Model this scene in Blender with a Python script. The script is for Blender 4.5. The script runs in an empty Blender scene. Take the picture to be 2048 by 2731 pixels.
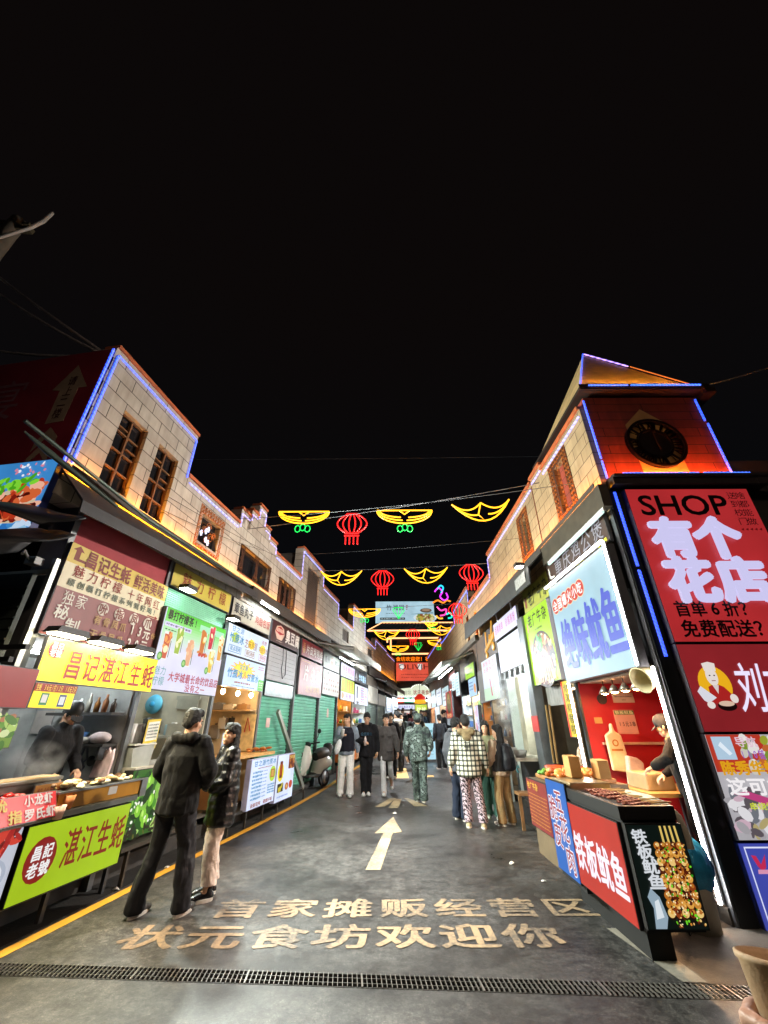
import bpy, bmesh, math, random
import numpy as np
from mathutils import Vector, Matrix, noise
random.seed(11)
sc = bpy.context.scene
COL = sc.collection
R = math.radians
# ------------------------------------------------------------------ camera
cam_d = bpy.data.cameras.new("camera")
cam = bpy.data.objects.new("camera", cam_d); COL.objects.link(cam)
cam_d.sensor_fit = 'VERTICAL'; cam_d.sensor_height = 24.0
cam_d.lens = 24.0 * 1072.0 / 2731.0
cam_d.clip_start = 0.02; cam_d.clip_end = 500
cam.matrix_world = Matrix.Translation((0, 0, 1.55)) @ Matrix.Rotation(R(90 + 27.84), 4, 'X') @ Matrix.Rotation(R(-0.23), 4, 'Z')
sc.camera = cam
# ------------------------------------------------------------------ world: night sky
world = bpy.data.worlds.new("World"); sc.world = world; world.use_nodes = True
bg = world.node_tree.nodes["Background"]
wn_ = world.node_tree; wt = wn_.nodes.new('ShaderNodeTexCoord'); ws = wn_.nodes.new('ShaderNodeSeparateXYZ'); wr = wn_.nodes.new('ShaderNodeValToRGB')
wn_.links.new(wt.outputs['Generated'], ws.inputs[0]); wn_.links.new(ws.outputs[2], wr.inputs['Fac']); wn_.links.new(wr.outputs['Color'], bg.inputs[0])
wr.color_ramp.elements[0].position = .2; wr.color_ramp.elements[0].color = (.70, .92, 1.25, 1); wr.color_ramp.elements[1].position = .8; wr.color_ramp.elements[1].color = (1.15, .82, .80, 1)
bg.inputs[1].default_value = 0.0029
sc.view_settings.view_transform = 'Standard'; sc.view_settings.look = 'None'
sc.view_settings.exposure = 0.0; sc.view_settings.gamma = 1.0
sc.render.engine = 'CYCLES'
cy = sc.cycles
cy.use_denoising = True
cy.max_bounces = 6; cy.diffuse_bounces = 3; cy.glossy_bounces = 3; cy.transmission_bounces = 4
cy.sample_clamp_indirect = 4.0
cy.caustics_reflective = False; cy.caustics_refractive = False

# ------------------------------------------------------------------ frames
def frame(o, u, v, w):
    m = Matrix.Identity(4)
    for i, c in enumerate((u, v, w)):
        for j in range(3): m[j][i] = c[j]
    for j in range(3): m[j][3] = o[j]
    return m
TH = R(9); DL = Vector((math.sin(TH), math.cos(TH), 0)); NL = Vector((math.cos(TH), -math.sin(TH), 0)); ZZ = Vector((0, 0, 1))
WF = Matrix.Identity(4)
LF = frame(NL * -4.0, DL, ZZ, NL)                     # left shop fronts: along, up, out
RF = frame((3, 0, 0), (0, -1, 0), ZZ, (-1, 0, 0))      # right shop fronts: u = -y
FF = frame((0, 4.7, 0), (1, 0, 0), ZZ, (0, -1, 0))     # front of the corner tower
EF = frame(NL * -4.0 + DL * 3.08, NL, ZZ, -DL)         # end wall of the left row
GF = frame((0, 30.0, 0), (1, 0, 0), ZZ, (0, -1, 0))    # gate at the far end
def zg(y):                                             # the lane climbs gently beyond 11 m
    t = max(0.0, y - 11.0); return 0.045 * t * t / (t + 1.2) if t > 0 else 0.0
# ------------------------------------------------------------------ materials
def lin(h):
    h = h.lstrip('#'); o = []
    for i in (0, 2, 4):
        c = int(h[i:i + 2], 16) / 255.0
        o.append(c / 12.92 if c <= 0.04045 else ((c + 0.055) / 1.055) ** 2.4)
    return (*o, 1.0)
_M = {}
def _new(key):
    m = bpy.data.materials.new(key); m.use_nodes = True
    nt = m.node_tree; return m, nt, nt.nodes["Principled BSDF"]
def nd(nt, t, **k):
    n = nt.nodes.new(t)
    for a, b in k.items(): setattr(n, a, b)
    return n
def P(h, rough=.6, metal=0., var=.18, scale=6., bump=0., bscale=60., coat=0., dirt=0.):
    """painted / plain surface with slight colour variation, optional bump and grime"""
    key = f"P{h}{rough}{metal}{var}{scale}{bump}{bscale}{coat}{dirt}"
    if key in _M: return _M[key]
    m, nt, b = _new(key); c = lin(h)
    tc = nd(nt, 'ShaderNodeTexCoord'); n = nd(nt, 'ShaderNodeTexNoise')
    n.inputs['Scale'].default_value = scale; n.inputs['Detail'].default_value = 5
    nt.links.new(tc.outputs['Object'], n.inputs['Vector'])
    r = nd(nt, 'ShaderNodeValToRGB'); r.color_ramp.elements[0].position = .3; r.color_ramp.elements[1].position = .7
    r.color_ramp.elements[0].color = (*[x * (1 - var) for x in c[:3]], 1)
    r.color_ramp.elements[1].color = (*[min(1, x * (1 + var)) for x in c[:3]], 1)
    nt.links.new(n.outputs['Fac'], r.inputs['Fac']); out = r.outputs['Color']
    if dirt:
        n2 = nd(nt, 'ShaderNodeTexNoise'); n2.inputs['Scale'].default_value = 2.3; n2.inputs['Detail'].default_value = 9; n2.inputs['Roughness'].default_value = .7
        nt.links.new(tc.outputs['Object'], n2.inputs['Vector'])
        r2 = nd(nt, 'ShaderNodeValToRGB'); r2.color_ramp.elements[0].position = .42; r2.color_ramp.elements[1].position = .68
        r2.color_ramp.elements[0].color = (0, 0, 0, 1); r2.color_ramp.elements[1].color = (dirt, dirt, dirt, 1)
        nt.links.new(n2.outputs['Fac'], r2.inputs['Fac'])
        mx = nd(nt, 'ShaderNodeMixRGB'); mx.inputs['Color2'].default_value = (.035, .03, .025, 1)
        nt.links.new(r2.outputs['Color'], mx.inputs['Fac']); nt.links.new(out, mx.inputs['Color1']); out = mx.outputs['Color']
    nt.links.new(out, b.inputs['Base Color'])
    b.inputs['Roughness'].default_value = rough; b.inputs['Metallic'].default_value = metal
    b.inputs['Coat Weight'].default_value = coat
    if bump:
        n3 = nd(nt, 'ShaderNodeTexNoise'); n3.inputs['Scale'].default_value = bscale; n3.inputs['Detail'].default_value = 4
        nt.links.new(tc.outputs['Object'], n3.inputs['Vector'])
        bp = nd(nt, 'ShaderNodeBump'); bp.inputs['Strength'].default_value = bump; bp.inputs['Distance'].default_value = .02
        nt.links.new(n3.outputs['Fac'], bp.inputs['Height']); nt.links.new(bp.outputs['Normal'], b.inputs['Normal'])
    _M[key] = m; return m
KL = 3.0
def E(h, s=1.0, light=True, base=.12, var=.15):
    """backlit face / lamp, or a sign with its light put in as glow"""
    if s >= 4: s *= KL
    key = f"E{h}{s}{light}{base}{var}"
    if key in _M: return _M[key]
    m, nt, b = _new(key); c = lin(h)
    b.inputs['Base Color'].default_value = (*[x * base for x in c[:3]], 1)
    b.inputs['Roughness'].default_value = .4
    b.inputs['Emission Color'].default_value = c; b.inputs['Emission Strength'].default_value = s
    if var and s < 4:
        tc = nd(nt, 'ShaderNodeTexCoord'); n = nd(nt, 'ShaderNodeTexNoise'); n.inputs['Scale'].default_value = 1.7; n.inputs['Detail'].default_value = 3
        nt.links.new(tc.outputs['Object'], n.inputs['Vector'])
        mr = nd(nt, 'ShaderNodeMapRange'); mr.inputs['From Min'].default_value = .25; mr.inputs['From Max'].default_value = .75
        mr.inputs['To Min'].default_value = s * (1 - var); mr.inputs['To Max'].default_value = s * (1 + var)
        nt.links.new(n.outputs['Fac'], mr.inputs['Value']); nt.links.new(mr.outputs['Result'], b.inputs['Emission Strength'])
    if not light: m.cycles.emission_sampling = 'NONE'
    _M[key] = m; return m
def T(h, s=1.0): return E(h, s, light=False, var=0)
def LED(h, s, beads=38.0):
    """LED strip with a row of beads under a diffuser"""
    key = f"L{h}{s}{beads}"
    if key in _M: return _M[key]
    m, nt, b = _new(key); c = lin(h)
    b.inputs['Base Color'].default_value = (.3, .3, .35, 1); b.inputs['Emission Color'].default_value = c
    tc = nd(nt, 'ShaderNodeTexCoord'); sep = nd(nt, 'ShaderNodeSeparateXYZ'); nt.links.new(tc.outputs['Object'], sep.inputs[0])
    ad = nd(nt, 'ShaderNodeMath', operation='ADD'); nt.links.new(sep.outputs[0], ad.inputs[0]); nt.links.new(sep.outputs[1], ad.inputs[1])
    ml = nd(nt, 'ShaderNodeMath', operation='MULTIPLY'); ml.inputs[1].default_value = beads * 2 * math.pi; nt.links.new(ad.outputs[0], ml.inputs[0])
    sn = nd(nt, 'ShaderNodeMath', operation='SINE'); nt.links.new(ml.outputs[0], sn.inputs[0])
    mr = nd(nt, 'ShaderNodeMapRange'); mr.inputs['From Min'].default_value = -1; mr.inputs['From Max'].default_value = 1
    mr.inputs['To Min'].default_value = s * .45; mr.inputs['To Max'].default_value = s * 1.5
    nt.links.new(sn.outputs[0], mr.inputs['Value']); nt.links.new(mr.outputs['Result'], b.inputs['Emission Strength'])
    _M[key] = m; return m
def tiles(c1, c2, mortar, bw, bh, off=.5):
    key = f"tile{c1}{c2}{bw}"
    if key in _M: return _M[key]
    m, nt, b = _new(key); tc = nd(nt, 'ShaderNodeTexCoord'); br = nd(nt, 'ShaderNodeTexBrick')
    nt.links.new(tc.outputs['Object'], br.inputs['Vector'])
    br.inputs['Scale'].default_value = 1; br.inputs['Brick Width'].default_value = bw; br.inputs['Row Height'].default_value = bh
    br.inputs['Mortar Size'].default_value = .0055; br.inputs['Mortar Smooth'].default_value = .2; br.offset = off
    br.inputs['Color1'].default_value = lin(c1); br.inputs['Color2'].default_value = lin(c2); br.inputs['Mortar'].default_value = lin(mortar)
    n = nd(nt, 'ShaderNodeTexNoise'); n.inputs['Scale'].default_value = 1.6; n.inputs['Detail'].default_value = 8; n.inputs['Roughness'].default_value = .65
    nt.links.new(tc.outputs['Object'], n.inputs['Vector'])
    rp = nd(nt, 'ShaderNodeValToRGB'); rp.color_ramp.elements[0].position = .3; rp.color_ramp.elements[1].position = .72
    rp.color_ramp.elements[0].color = (.52, .50, .47, 1); rp.color_ramp.elements[1].color = (1.1, 1.1, 1.08, 1)
    mpp = nd(nt, 'ShaderNodeMapping'); mpp.inputs['Scale'].default_value = (5, .7, 1); nt.links.new(tc.outputs['Object'], mpp.inputs['Vector']); n2 = nd(nt, 'ShaderNodeTexNoise'); n2.inputs['Scale'].default_value = 2.2; n2.inputs['Detail'].default_value = 7; nt.links.new(mpp.outputs['Vector'], n2.inputs['Vector'])
    mxn = nd(nt, 'ShaderNodeMath', operation='MULTIPLY_ADD'); mxn.inputs[1].default_value = .5; mxn.inputs[2].default_value = 0; nt.links.new(n2.outputs['Fac'], mxn.inputs[0]); mxa = nd(nt, 'ShaderNodeMath', operation='MULTIPLY_ADD'); mxa.inputs[1].default_value = .5; nt.links.new(n.outputs['Fac'], mxa.inputs[0]); nt.links.new(mxn.outputs[0], mxa.inputs[2])
    nt.links.new(mxa.outputs[0], rp.inputs['Fac'])
    mx = nd(nt, 'ShaderNodeMixRGB', blend_type='MULTIPLY'); mx.inputs['Fac'].default_value = 1
    nt.links.new(br.outputs['Color'], mx.inputs['Color1']); nt.links.new(rp.outputs['Color'], mx.inputs['Color2'])
    nt.links.new(mx.outputs['Color'], b.inputs['Base Color']); b.inputs['Roughness'].default_value = .7
    bp = nd(nt, 'ShaderNodeBump'); bp.inputs['Strength'].default_value = .6; bp.inputs['Distance'].default_value = .006; bp.invert = True
    nt.links.new(br.outputs['Fac'], bp.inputs['Height']); nt.links.new(bp.outputs['Normal'], b.inputs['Normal'])
    _M[key] = m; return m
def asphalt():
    m, nt, b = _new("asphalt"); tc = nd(nt, 'ShaderNodeTexCoord')
    def ns(s, d, r=.6):
        n = nd(nt, 'ShaderNodeTexNoise'); n.inputs['Scale'].default_value = s; n.inputs['Detail'].default_value = d; n.inputs['Roughness'].default_value = r
        nt.links.new(tc.outputs['Object'], n.inputs['Vector']); return n
    fine = ns(30, 10, .9); mid = ns(11, 6, .7); big = ns(.55, 6, .6)
    r = nd(nt, 'ShaderNodeValToRGB'); r.color_ramp.elements[0].position = .40; r.color_ramp.elements[1].position = .62
    r.color_ramp.elements[0].color = (.018, .018, .02, 1); r.color_ramp.elements[1].color = (.135, .127, .118, 1)
    nt.links.new(fine.outputs['Fac'], r.inputs['Fac'])
    def mulr(inp, n, lo, hi, p0=.3, p1=.7):
        rr = nd(nt, 'ShaderNodeValToRGB'); rr.color_ramp.elements[0].position = p0; rr.color_ramp.elements[1].position = p1
        rr.color_ramp.elements[0].color = (lo, lo, lo, 1); rr.color_ramp.elements[1].color = (hi, hi, hi, 1)
        nt.links.new(n.outputs['Fac'], rr.inputs['Fac'])
        mx = nd(nt, 'ShaderNodeMixRGB', blend_type='MULTIPLY'); mx.inputs['Fac'].default_value = 1
        nt.links.new(inp, mx.inputs['Color1']); nt.links.new(rr.outputs['Color'], mx.inputs['Color2']); return mx.outputs['Color']
    c = mulr(r.outputs['Color'], mid, .38, 1.15, .38, .62); c = mulr(c, big, .42, 1.4, .36, .64); spots = ns(3.1, 9, .7); c = mulr(c, spots, .62, 1.12, .40, .5)
    sp_ = nd(nt, 'ShaderNodeTexVoronoi'); sp_.inputs['Scale'].default_value = 55; nt.links.new(tc.outputs['Object'], sp_.inputs['Vector']); sr = nd(nt, 'ShaderNodeValToRGB'); sr.color_ramp.elements[0].position = .10; sr.color_ramp.elements[1].position = .30; sr.color_ramp.elements[0].color = (2.1, 2.0, 1.9, 1); sr.color_ramp.elements[1].color = (.82, .82, .82, 1); nt.links.new(sp_.outputs['Distance'], sr.inputs['Fac'])
    mv = nd(nt, 'ShaderNodeMixRGB', blend_type='MULTIPLY'); mv.inputs['Fac'].default_value = .8; b.inputs['Specular IOR Level'].default_value = .6; nt.links.new(c, mv.inputs['Color1']); nt.links.new(sr.outputs['Color'], mv.inputs['Color2']); c = mv.outputs['Color']
    nt.links.new(c, b.inputs['Base Color'])
    mr = nd(nt, 'ShaderNodeMapRange'); mr.inputs['From Min'].default_value = .35; mr.inputs['From Max'].default_value = .65
    mr.inputs['To Min'].default_value = .27; mr.inputs['To Max'].default_value = .62
    nt.links.new(big.outputs['Fac'], mr.inputs['Value']); nt.links.new(mr.outputs['Result'], b.inputs['Roughness'])
    bp = nd(nt, 'ShaderNodeBump'); bp.inputs['Strength'].default_value = .55; bp.inputs['Distance'].default_value = .006
    nt.links.new(fine.outputs['Fac'], bp.inputs['Height']); nt.links.new(bp.outputs['Normal'], b.inputs['Normal'])
    return m
def fabric(h, rough=.85, fold=.7, var=.15):
    """woven cloth: soft folds, fine weave"""
    key = f"F{h}{rough}{fold}"
    if key in _M: return _M[key]
    m, nt, b = _new(key); c = lin(h); tc = nd(nt, 'ShaderNodeTexCoord'); mp = nd(nt, 'ShaderNodeMapping'); mp.inputs['Scale'].default_value = (1, 1, .55); mp.inputs['Rotation'].default_value = (.3, .5, 0)
    nt.links.new(tc.outputs['Object'], mp.inputs['Vector'])
    def ns(s, d, r=.5, src=None):
        n = nd(nt, 'ShaderNodeTexNoise'); n.inputs['Scale'].default_value = s; n.inputs['Detail'].default_value = d; n.inputs['Roughness'].default_value = r; n.inputs['Distortion'].default_value = .8 if s < 20 else 0; nt.links.new(src or mp.outputs['Vector'], n.inputs['Vector']); return n.outputs['Fac']
    a = ns(7.5, 3); w = ns(420, 2)
    r = nd(nt, 'ShaderNodeValToRGB'); r.color_ramp.elements[0].position = .3; r.color_ramp.elements[1].position = .7; r.color_ramp.elements[0].color = (*[x * (1 - var) for x in c[:3]], 1); r.color_ramp.elements[1].color = (*[min(1, x * (1 + var)) for x in c[:3]], 1)
    nt.links.new(ns(30, 6, .7), r.inputs['Fac']); nt.links.new(r.outputs['Color'], b.inputs['Base Color']); b.inputs['Roughness'].default_value = rough; b.inputs['Sheen Weight'].default_value = .04; b.inputs['Specular IOR Level'].default_value = .3
    b1 = nd(nt, 'ShaderNodeBump'); b1.inputs['Strength'].default_value = fold; b1.inputs['Distance'].default_value = .05; nt.links.new(a, b1.inputs['Height'])
    b2 = nd(nt, 'ShaderNodeBump'); b2.inputs['Strength'].default_value = .25; b2.inputs['Distance'].default_value = .003; nt.links.new(w, b2.inputs['Height']); nt.links.new(b1.outputs['Normal'], b2.inputs['Normal']); nt.links.new(b2.outputs['Normal'], b.inputs['Normal'])
    _M[key] = m; return m
def worn(h, wear=.5, under=(.06, .058, .055)):
    """road paint worn through to the asphalt"""
    key = f"worn{h}{wear}"
    if key in _M: return _M[key]
    m, nt, b = _new(key); tc = nd(nt, 'ShaderNodeTexCoord')
    n = nd(nt, 'ShaderNodeTexNoise'); n.inputs['Scale'].default_value = 26; n.inputs['Detail'].default_value = 9; n.inputs['Roughness'].default_value = .75
    n2 = nd(nt, 'ShaderNodeTexNoise'); n2.inputs['Scale'].default_value = 1.8; n2.inputs['Detail'].default_value = 4
    for q in (n, n2): nt.links.new(tc.outputs['Object'], q.inputs['Vector'])
    ad = nd(nt, 'ShaderNodeMath', operation='ADD'); nt.links.new(n.outputs['Fac'], ad.inputs[0]); nt.links.new(n2.outputs['Fac'], ad.inputs[1])
    r = nd(nt, 'ShaderNodeValToRGB'); r.color_ramp.elements[0].position = wear * .9; r.color_ramp.elements[1].position = wear * .9 + .3
    r.color_ramp.elements[0].color = (*under, 1); r.color_ramp.elements[1].color = lin(h)
    nt.links.new(ad.outputs[0], r.inputs['Fac']); nt.links.new(r.outputs['Color'], b.inputs['Base Color']); b.inputs['Roughness'].default_value = .6
    ml = nd(nt, 'ShaderNodeMath', operation='MULTIPLY'); ml.inputs[1].default_value = .5; nt.links.new(ad.outputs[0], ml.inputs[0]); nt.links.new(ml.outputs[0], r.inputs['Fac'])
    r.color_ramp.elements[0].position = wear - .13; r.color_ramp.elements[1].position = wear + .07
    _M[key] = m; return m
def glassm():
    if 'glass' in _M: return _M['glass']
    m, nt, b = _new('glass'); b.inputs['Base Color'].default_value = (.012, .012, .014, 1); b.inputs['Roughness'].default_value = .08
    _M['glass'] = m; return m
# ------------------------------------------------------------------ mesh builder
class MB:
    def __init__(s): s.v = []; s.f = []; s.mi = []; s.mats = []; s.cur = 0; s.sm = []; s.g = []; s.gc = 0; s.hold = False
    def use(s, m):
        if m not in s.mats: s.mats.append(m)
        s.cur = s.mats.index(m); return s
    def add(s, vs, fs, smooth=False):
        o = len(s.v); s.v += [tuple(p) for p in vs]
        if not s.hold: s.gc += 1
        s.g += [s.gc] * len(fs)
        for f in fs: s.f.append([i + o for i in f]); s.mi.append(s.cur); s.sm.append(smooth)
        return s
    def box(s, a0, a1, b0, b1, c0, c1):
        v = [(a0, b0, c0), (a1, b0, c0), (a1, b1, c0), (a0, b1, c0), (a0, b0, c1), (a1, b0, c1), (a1, b1, c1), (a0, b1, c1)]
        return s.add(v, [(3, 2, 1, 0), (4, 5, 6, 7), (0, 1, 5, 4), (1, 2, 6, 5), (2, 3, 7, 6), (3, 0, 4, 7)])
    def poly(s, pts, w=None):
        if w is not None: pts = [(p[0], p[1], w) for p in pts]
        return s.add(pts, [list(range(len(pts)))])
    def prism(s, pts, w0, w1):
        n = len(pts); v = [(p[0], p[1], w0) for p in pts] + [(p[0], p[1], w1) for p in pts]
        return s.add(v, [list(range(n))[::-1], [i + n for i in range(n)]] + [(i, (i + 1) % n, (i + 1) % n + n, i + n) for i in range(n)])
    def disk(s, c, ru, rv, w, n=20, rot=0.):
        cr, sr = math.cos(rot), math.sin(rot); pts = []
        for i in range(n):
            a = 2 * math.pi * i / n; x, y = ru * math.cos(a), rv * math.sin(a)
            pts.append((c[0] + x * cr - y * sr, c[1] + x * sr + y * cr, w))
        return s.add(pts, [list(range(n))])
    def tube(s, pts, r, n=8, cap=True):
        pts = [Vector(p) for p in pts]; rs = r if isinstance(r, (list, tuple)) else [r] * len(pts)
        vs = []; fs = []; prev = None
        for i, p in enumerate(pts):
            t = (pts[min(i + 1, len(pts) - 1)] - pts[max(i - 1, 0)]).normalized()
            if prev is None:
                a = Vector((0, 0, 1)) if abs(t.z) < .9 else Vector((1, 0, 0)); x = t.cross(a).normalized()
            else: x = (prev - t * prev.dot(t)).normalized()
            prev = x; y = t.cross(x)
            for k in range(n):
                a = 2 * math.pi * k / n; vs.append(p + (x * math.cos(a) + y * math.sin(a)) * rs[i])
        for i in range(len(pts) - 1):
            for k in range(n):
                fs.append((i * n + k, i * n + (k + 1) % n, (i + 1) * n + (k + 1) % n, (i + 1) * n + k))
        s.add(vs, fs, True); h0 = s.hold; s.hold = True
        if cap:
            s.add(vs[:n], [list(range(n))[::-1]]); s.add(vs[-n:], [list(range(n))])
        s.hold = h0; return s
    def ell(s, c, r, n=12, m=8, axis=None):
        if not isinstance(r, (tuple, list)): r = (r, r, r)
        vs = []; fs = []
        for i in range(m + 1):
            a = math.pi * i / m
            for k in range(n):
                b = 2 * math.pi * k / n; vs.append((c[0] + r[0] * math.sin(a) * math.cos(b), c[1] + r[1] * math.sin(a) * math.sin(b), c[2] + r[2] * math.cos(a)))
        for i in range(m):
            for k in range(n): fs.append((i * n + k, (i + 1) * n + k, (i + 1) * n + (k + 1) % n, i * n + (k + 1) % n))
        return s.add(vs, fs, True)
    def lathe(s, prof, c=(0, 0, 0), n=20, axis='z'):
        vs = []; fs = []; m = len(prof)
        for (r, h) in prof:
            for k in range(n):
                a = 2 * math.pi * k / n; x, y, z = r * math.cos(a), r * math.sin(a), h
                if axis == 'x': x, y, z = z, x, y
                if axis == 'y': x, y, z = y, z, x
                vs.append((c[0] + x, c[1] + y, c[2] + z))
        for i in range(m - 1):
            for k in range(n): fs.append((i * n + k, i * n + (k + 1) % n, (i + 1) * n + (k + 1) % n, (i + 1) * n + k))
        return s.add(vs, fs, True)
    def beam(s, p, q, w, h):
        p, q = Vector(p), Vector(q); t = (q - p).normalized(); a = Vector((0, 0, 1)) if abs(t.z) < .95 else Vector((1, 0, 0))
        x = t.cross(a).normalized() * w / 2; y = x.cross(t).normalized() * h / 2
        v = [p - x - y, p + x - y, p + x + y, p - x + y, q - x - y, q + x - y, q + x + y, q - x + y]
        return s.add(v, [(3, 2, 1, 0), (4, 5, 6, 7), (0, 1, 5, 4), (1, 2, 6, 5), (2, 3, 7, 6), (3, 0, 4, 7)])
    def mesh(s, name, off=(0, 0, 0)):
        me = bpy.data.meshes.new(name)
        me.from_pydata([(p[0] - off[0], p[1] - off[1], p[2] - off[2]) for p in s.v], [], s.f)
        for m in s.mats: me.materials.append(m)
        me.polygons.foreach_set('material_index', s.mi); me.polygons.foreach_set('use_smooth', s.sm)
        me.update(); return me
# ------------------------------------------------------------------ lettering
_fc = bpy.data.curves.new('glyph', 'FONT'); _fo = bpy.data.objects.new('glyph', _fc)
_fc.resolution_u = 3; _G = {}
COL.objects.link(_fo)
def glyph(ch, bold=0., ext=0.):
    bold = 0.; k = (ch, bold, ext)
    if k not in _G:
        _fc.body = ch; _fc.offset = bold; _fc.extrude = ext
        dg = bpy.context.evaluated_depsgraph_get(); dg.update()
        me = bpy.data.meshes.new_from_object(_fo.evaluated_get(dg))
        _G[k] = ([v.co[:] for v in me.vertices], [list(p.vertices) for p in me.polygons]); bpy.data.meshes.remove(me)
    return _G[k]
def text(mb, st, u0, u1, v0, v1, w, bold=.02, vert=False, gap=.06, shear=0., rise=0., ext=0., rot=0., fat=False):
    """fit the string to the box; square scripts one cell per character"""
    if bold > .004 and not fat:        # heavier strokes: the glyph laid a few times, slightly shifted
        em = ((v1 - v0) if st.isascii() else min((u1 - u0) / (1 if vert else max(1, len(st))), (v1 - v0) / (len(st) if vert else 1))) * bold
        sx = 1. if st.isascii() else ((u1 - u0) / (1 if vert else len(st))) / max(1e-6, min((u1 - u0) / (1 if vert else len(st)), (v1 - v0) / (len(st) if vert else 1)))
        nn = 6 if bold < .03 else 8
        for i in range(nn):
            a = 6.28318 * i / nn
            text(mb, st, u0 + em * sx * math.cos(a), u1 + em * sx * math.cos(a), v0 + em * math.sin(a), v1 + em * math.sin(a), w + .00004 * (i + 1), 0., vert, gap, shear, rise, ext, rot, True)
    if st.isascii():
        vs, fs = glyph(st, bold, ext)
        if not vs: return mb
        xs = [p[0] for p in vs]; ys = [p[1] for p in vs]; x0, x1, y0, y1 = min(xs), max(xs), min(ys), max(ys)
        su = (u1 - u0) / (x1 - x0); sv = (v1 - v0) / max(y1 - y0, 1e-3)
        return mb.add([(u0 + (p[0] - x0) * su + shear * (p[1] - y0) * sv, v0 + (p[1] - y0) * sv + rise * (p[0] - x0) * su, w + p[2] * su) for p in vs], fs)
    n = len(st)
    for i, ch in enumerate(st):
        if ch == ' ': continue
        if vert: a0, a1 = u0, u1; h = (v1 - v0) / n; b1 = v1 - i * h; b0 = b1 - h
        else: c = (u1 - u0) / n; a0 = u0 + i * c; a1 = a0 + c; b0, b1 = v0, v1
        vs, fs = glyph(ch, bold, ext)
        if not vs: continue
        su = (a1 - a0) * (1 - gap); sv = (b1 - b0) * (1 - (gap if vert else 0)); ca, cb = (a0 + a1) / 2, (b0 + b1) / 2
        aw = .5
        if ch.isascii():
            aw = (min(p[0] for p in vs) + max(p[0] for p in vs)) / 2; cbm = .35
        else: cbm = .38
        cr, sr = math.cos(rot), math.sin(rot); o = []
        for p in vs:
            x, y = (p[0] - aw), (p[1] - cbm) * 1.02
            x, y = x * cr - y * sr, x * sr + y * cr
            o.append((ca + x * su + shear * y * sv, cb + y * sv + rise * (ca + x * su - u0), w + p[2] * su))
        mb.add(o, fs)
    return mb
# ------------------------------------------------------------------ things and parts
def link(o, parent=None):
    COL.objects.link(o)
    if parent is not None: o.parent = parent
    return o
def tag(o, label=None, cat=None, group=None, kind=None):
    if label: o['label'] = label
    if cat: o['category'] = cat
    if group: o['group'] = group
    if kind: o['kind'] = kind
    return o
class Thing:
    """an Empty at base (frame coordinates); parts are meshes given in frame coordinates"""
    def __init__(s, name, label, cat, F=WF, base=(0, 0, 0), group=None):
        s.b = Vector(base); s.o = bpy.data.objects.new(name, None); s.o.empty_display_size = .1
        s.o.matrix_world = F @ Matrix.Translation(s.b); link(s.o); tag(s.o, label, cat, group)
    def part(s, name, mb, mat=None, parent=None, bevel=0., label=None):
        if mat is not None: mb.mats = [mat]; mb.mi = [0] * len(mb.f)
        if name in ('led_strip', 'coping', 'leg', 'led_trough', 'eave_board', 'fascia', 'hook', 'bracket', 'board', 'post', 'neon_tube', 'roof_board', 'hand', 'canopy_rail', 'guide_rail', 'sticker') and len(mb.g) == len(mb.f) and len(set(mb.g)) > 1:
            for k in sorted(set(mb.g)):          # one mesh per piece
                q = MB(); ids = [i for i, g in enumerate(mb.g) if g == k]; vs = sorted({v for i in ids for v in mb.f[i]}); mp = {v: j for j, v in enumerate(vs)}
                q.v = [mb.v[v] for v in vs]; q.f = [[mp[v] for v in mb.f[i]] for i in ids]; q.sm = [mb.sm[i] for i in ids]; ms = sorted({mb.mi[i] for i in ids}); q.mats = [mb.mats[a] for a in ms]; q.mi = [ms.index(mb.mi[i]) for i in ids]
                o = s.part(name, q, None, parent, bevel, label)
            return o
        o = bpy.data.objects.new(name, mb.mesh(name, s.b)); link(o, parent or s.o)
        if bevel: bev(o, bevel)
        if label: o['label'] = label
        return o
def bev(o, w):
    b = o.modifiers.new('bevel', 'BEVEL'); b.width = w; b.segments = 2; b.limit_method = 'ANGLE'; b.angle_limit = R(40)
def solo(name, mb, label, cat, F=WF, base=(0, 0, 0), mat=None, group=None, kind=None, bevel=0.):
    if mat is not None: mb.mats = [mat]; mb.mi = [0] * len(mb.f)
    o = bpy.data.objects.new(name, mb.mesh(name, base)); o.matrix_world = F @ Matrix.Translation(Vector(base)); link(o)
    if bevel: bev(o, bevel)
    return tag(o, label, cat, group, kind)
def copy_tree(o, parent=None):
    c = o.copy(); COL.objects.link(c)
    if parent is not None: c.parent = parent; c.matrix_parent_inverse = o.matrix_parent_inverse.copy()
    for ch in list(o.children): copy_tree(ch, c)
    return c
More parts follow.
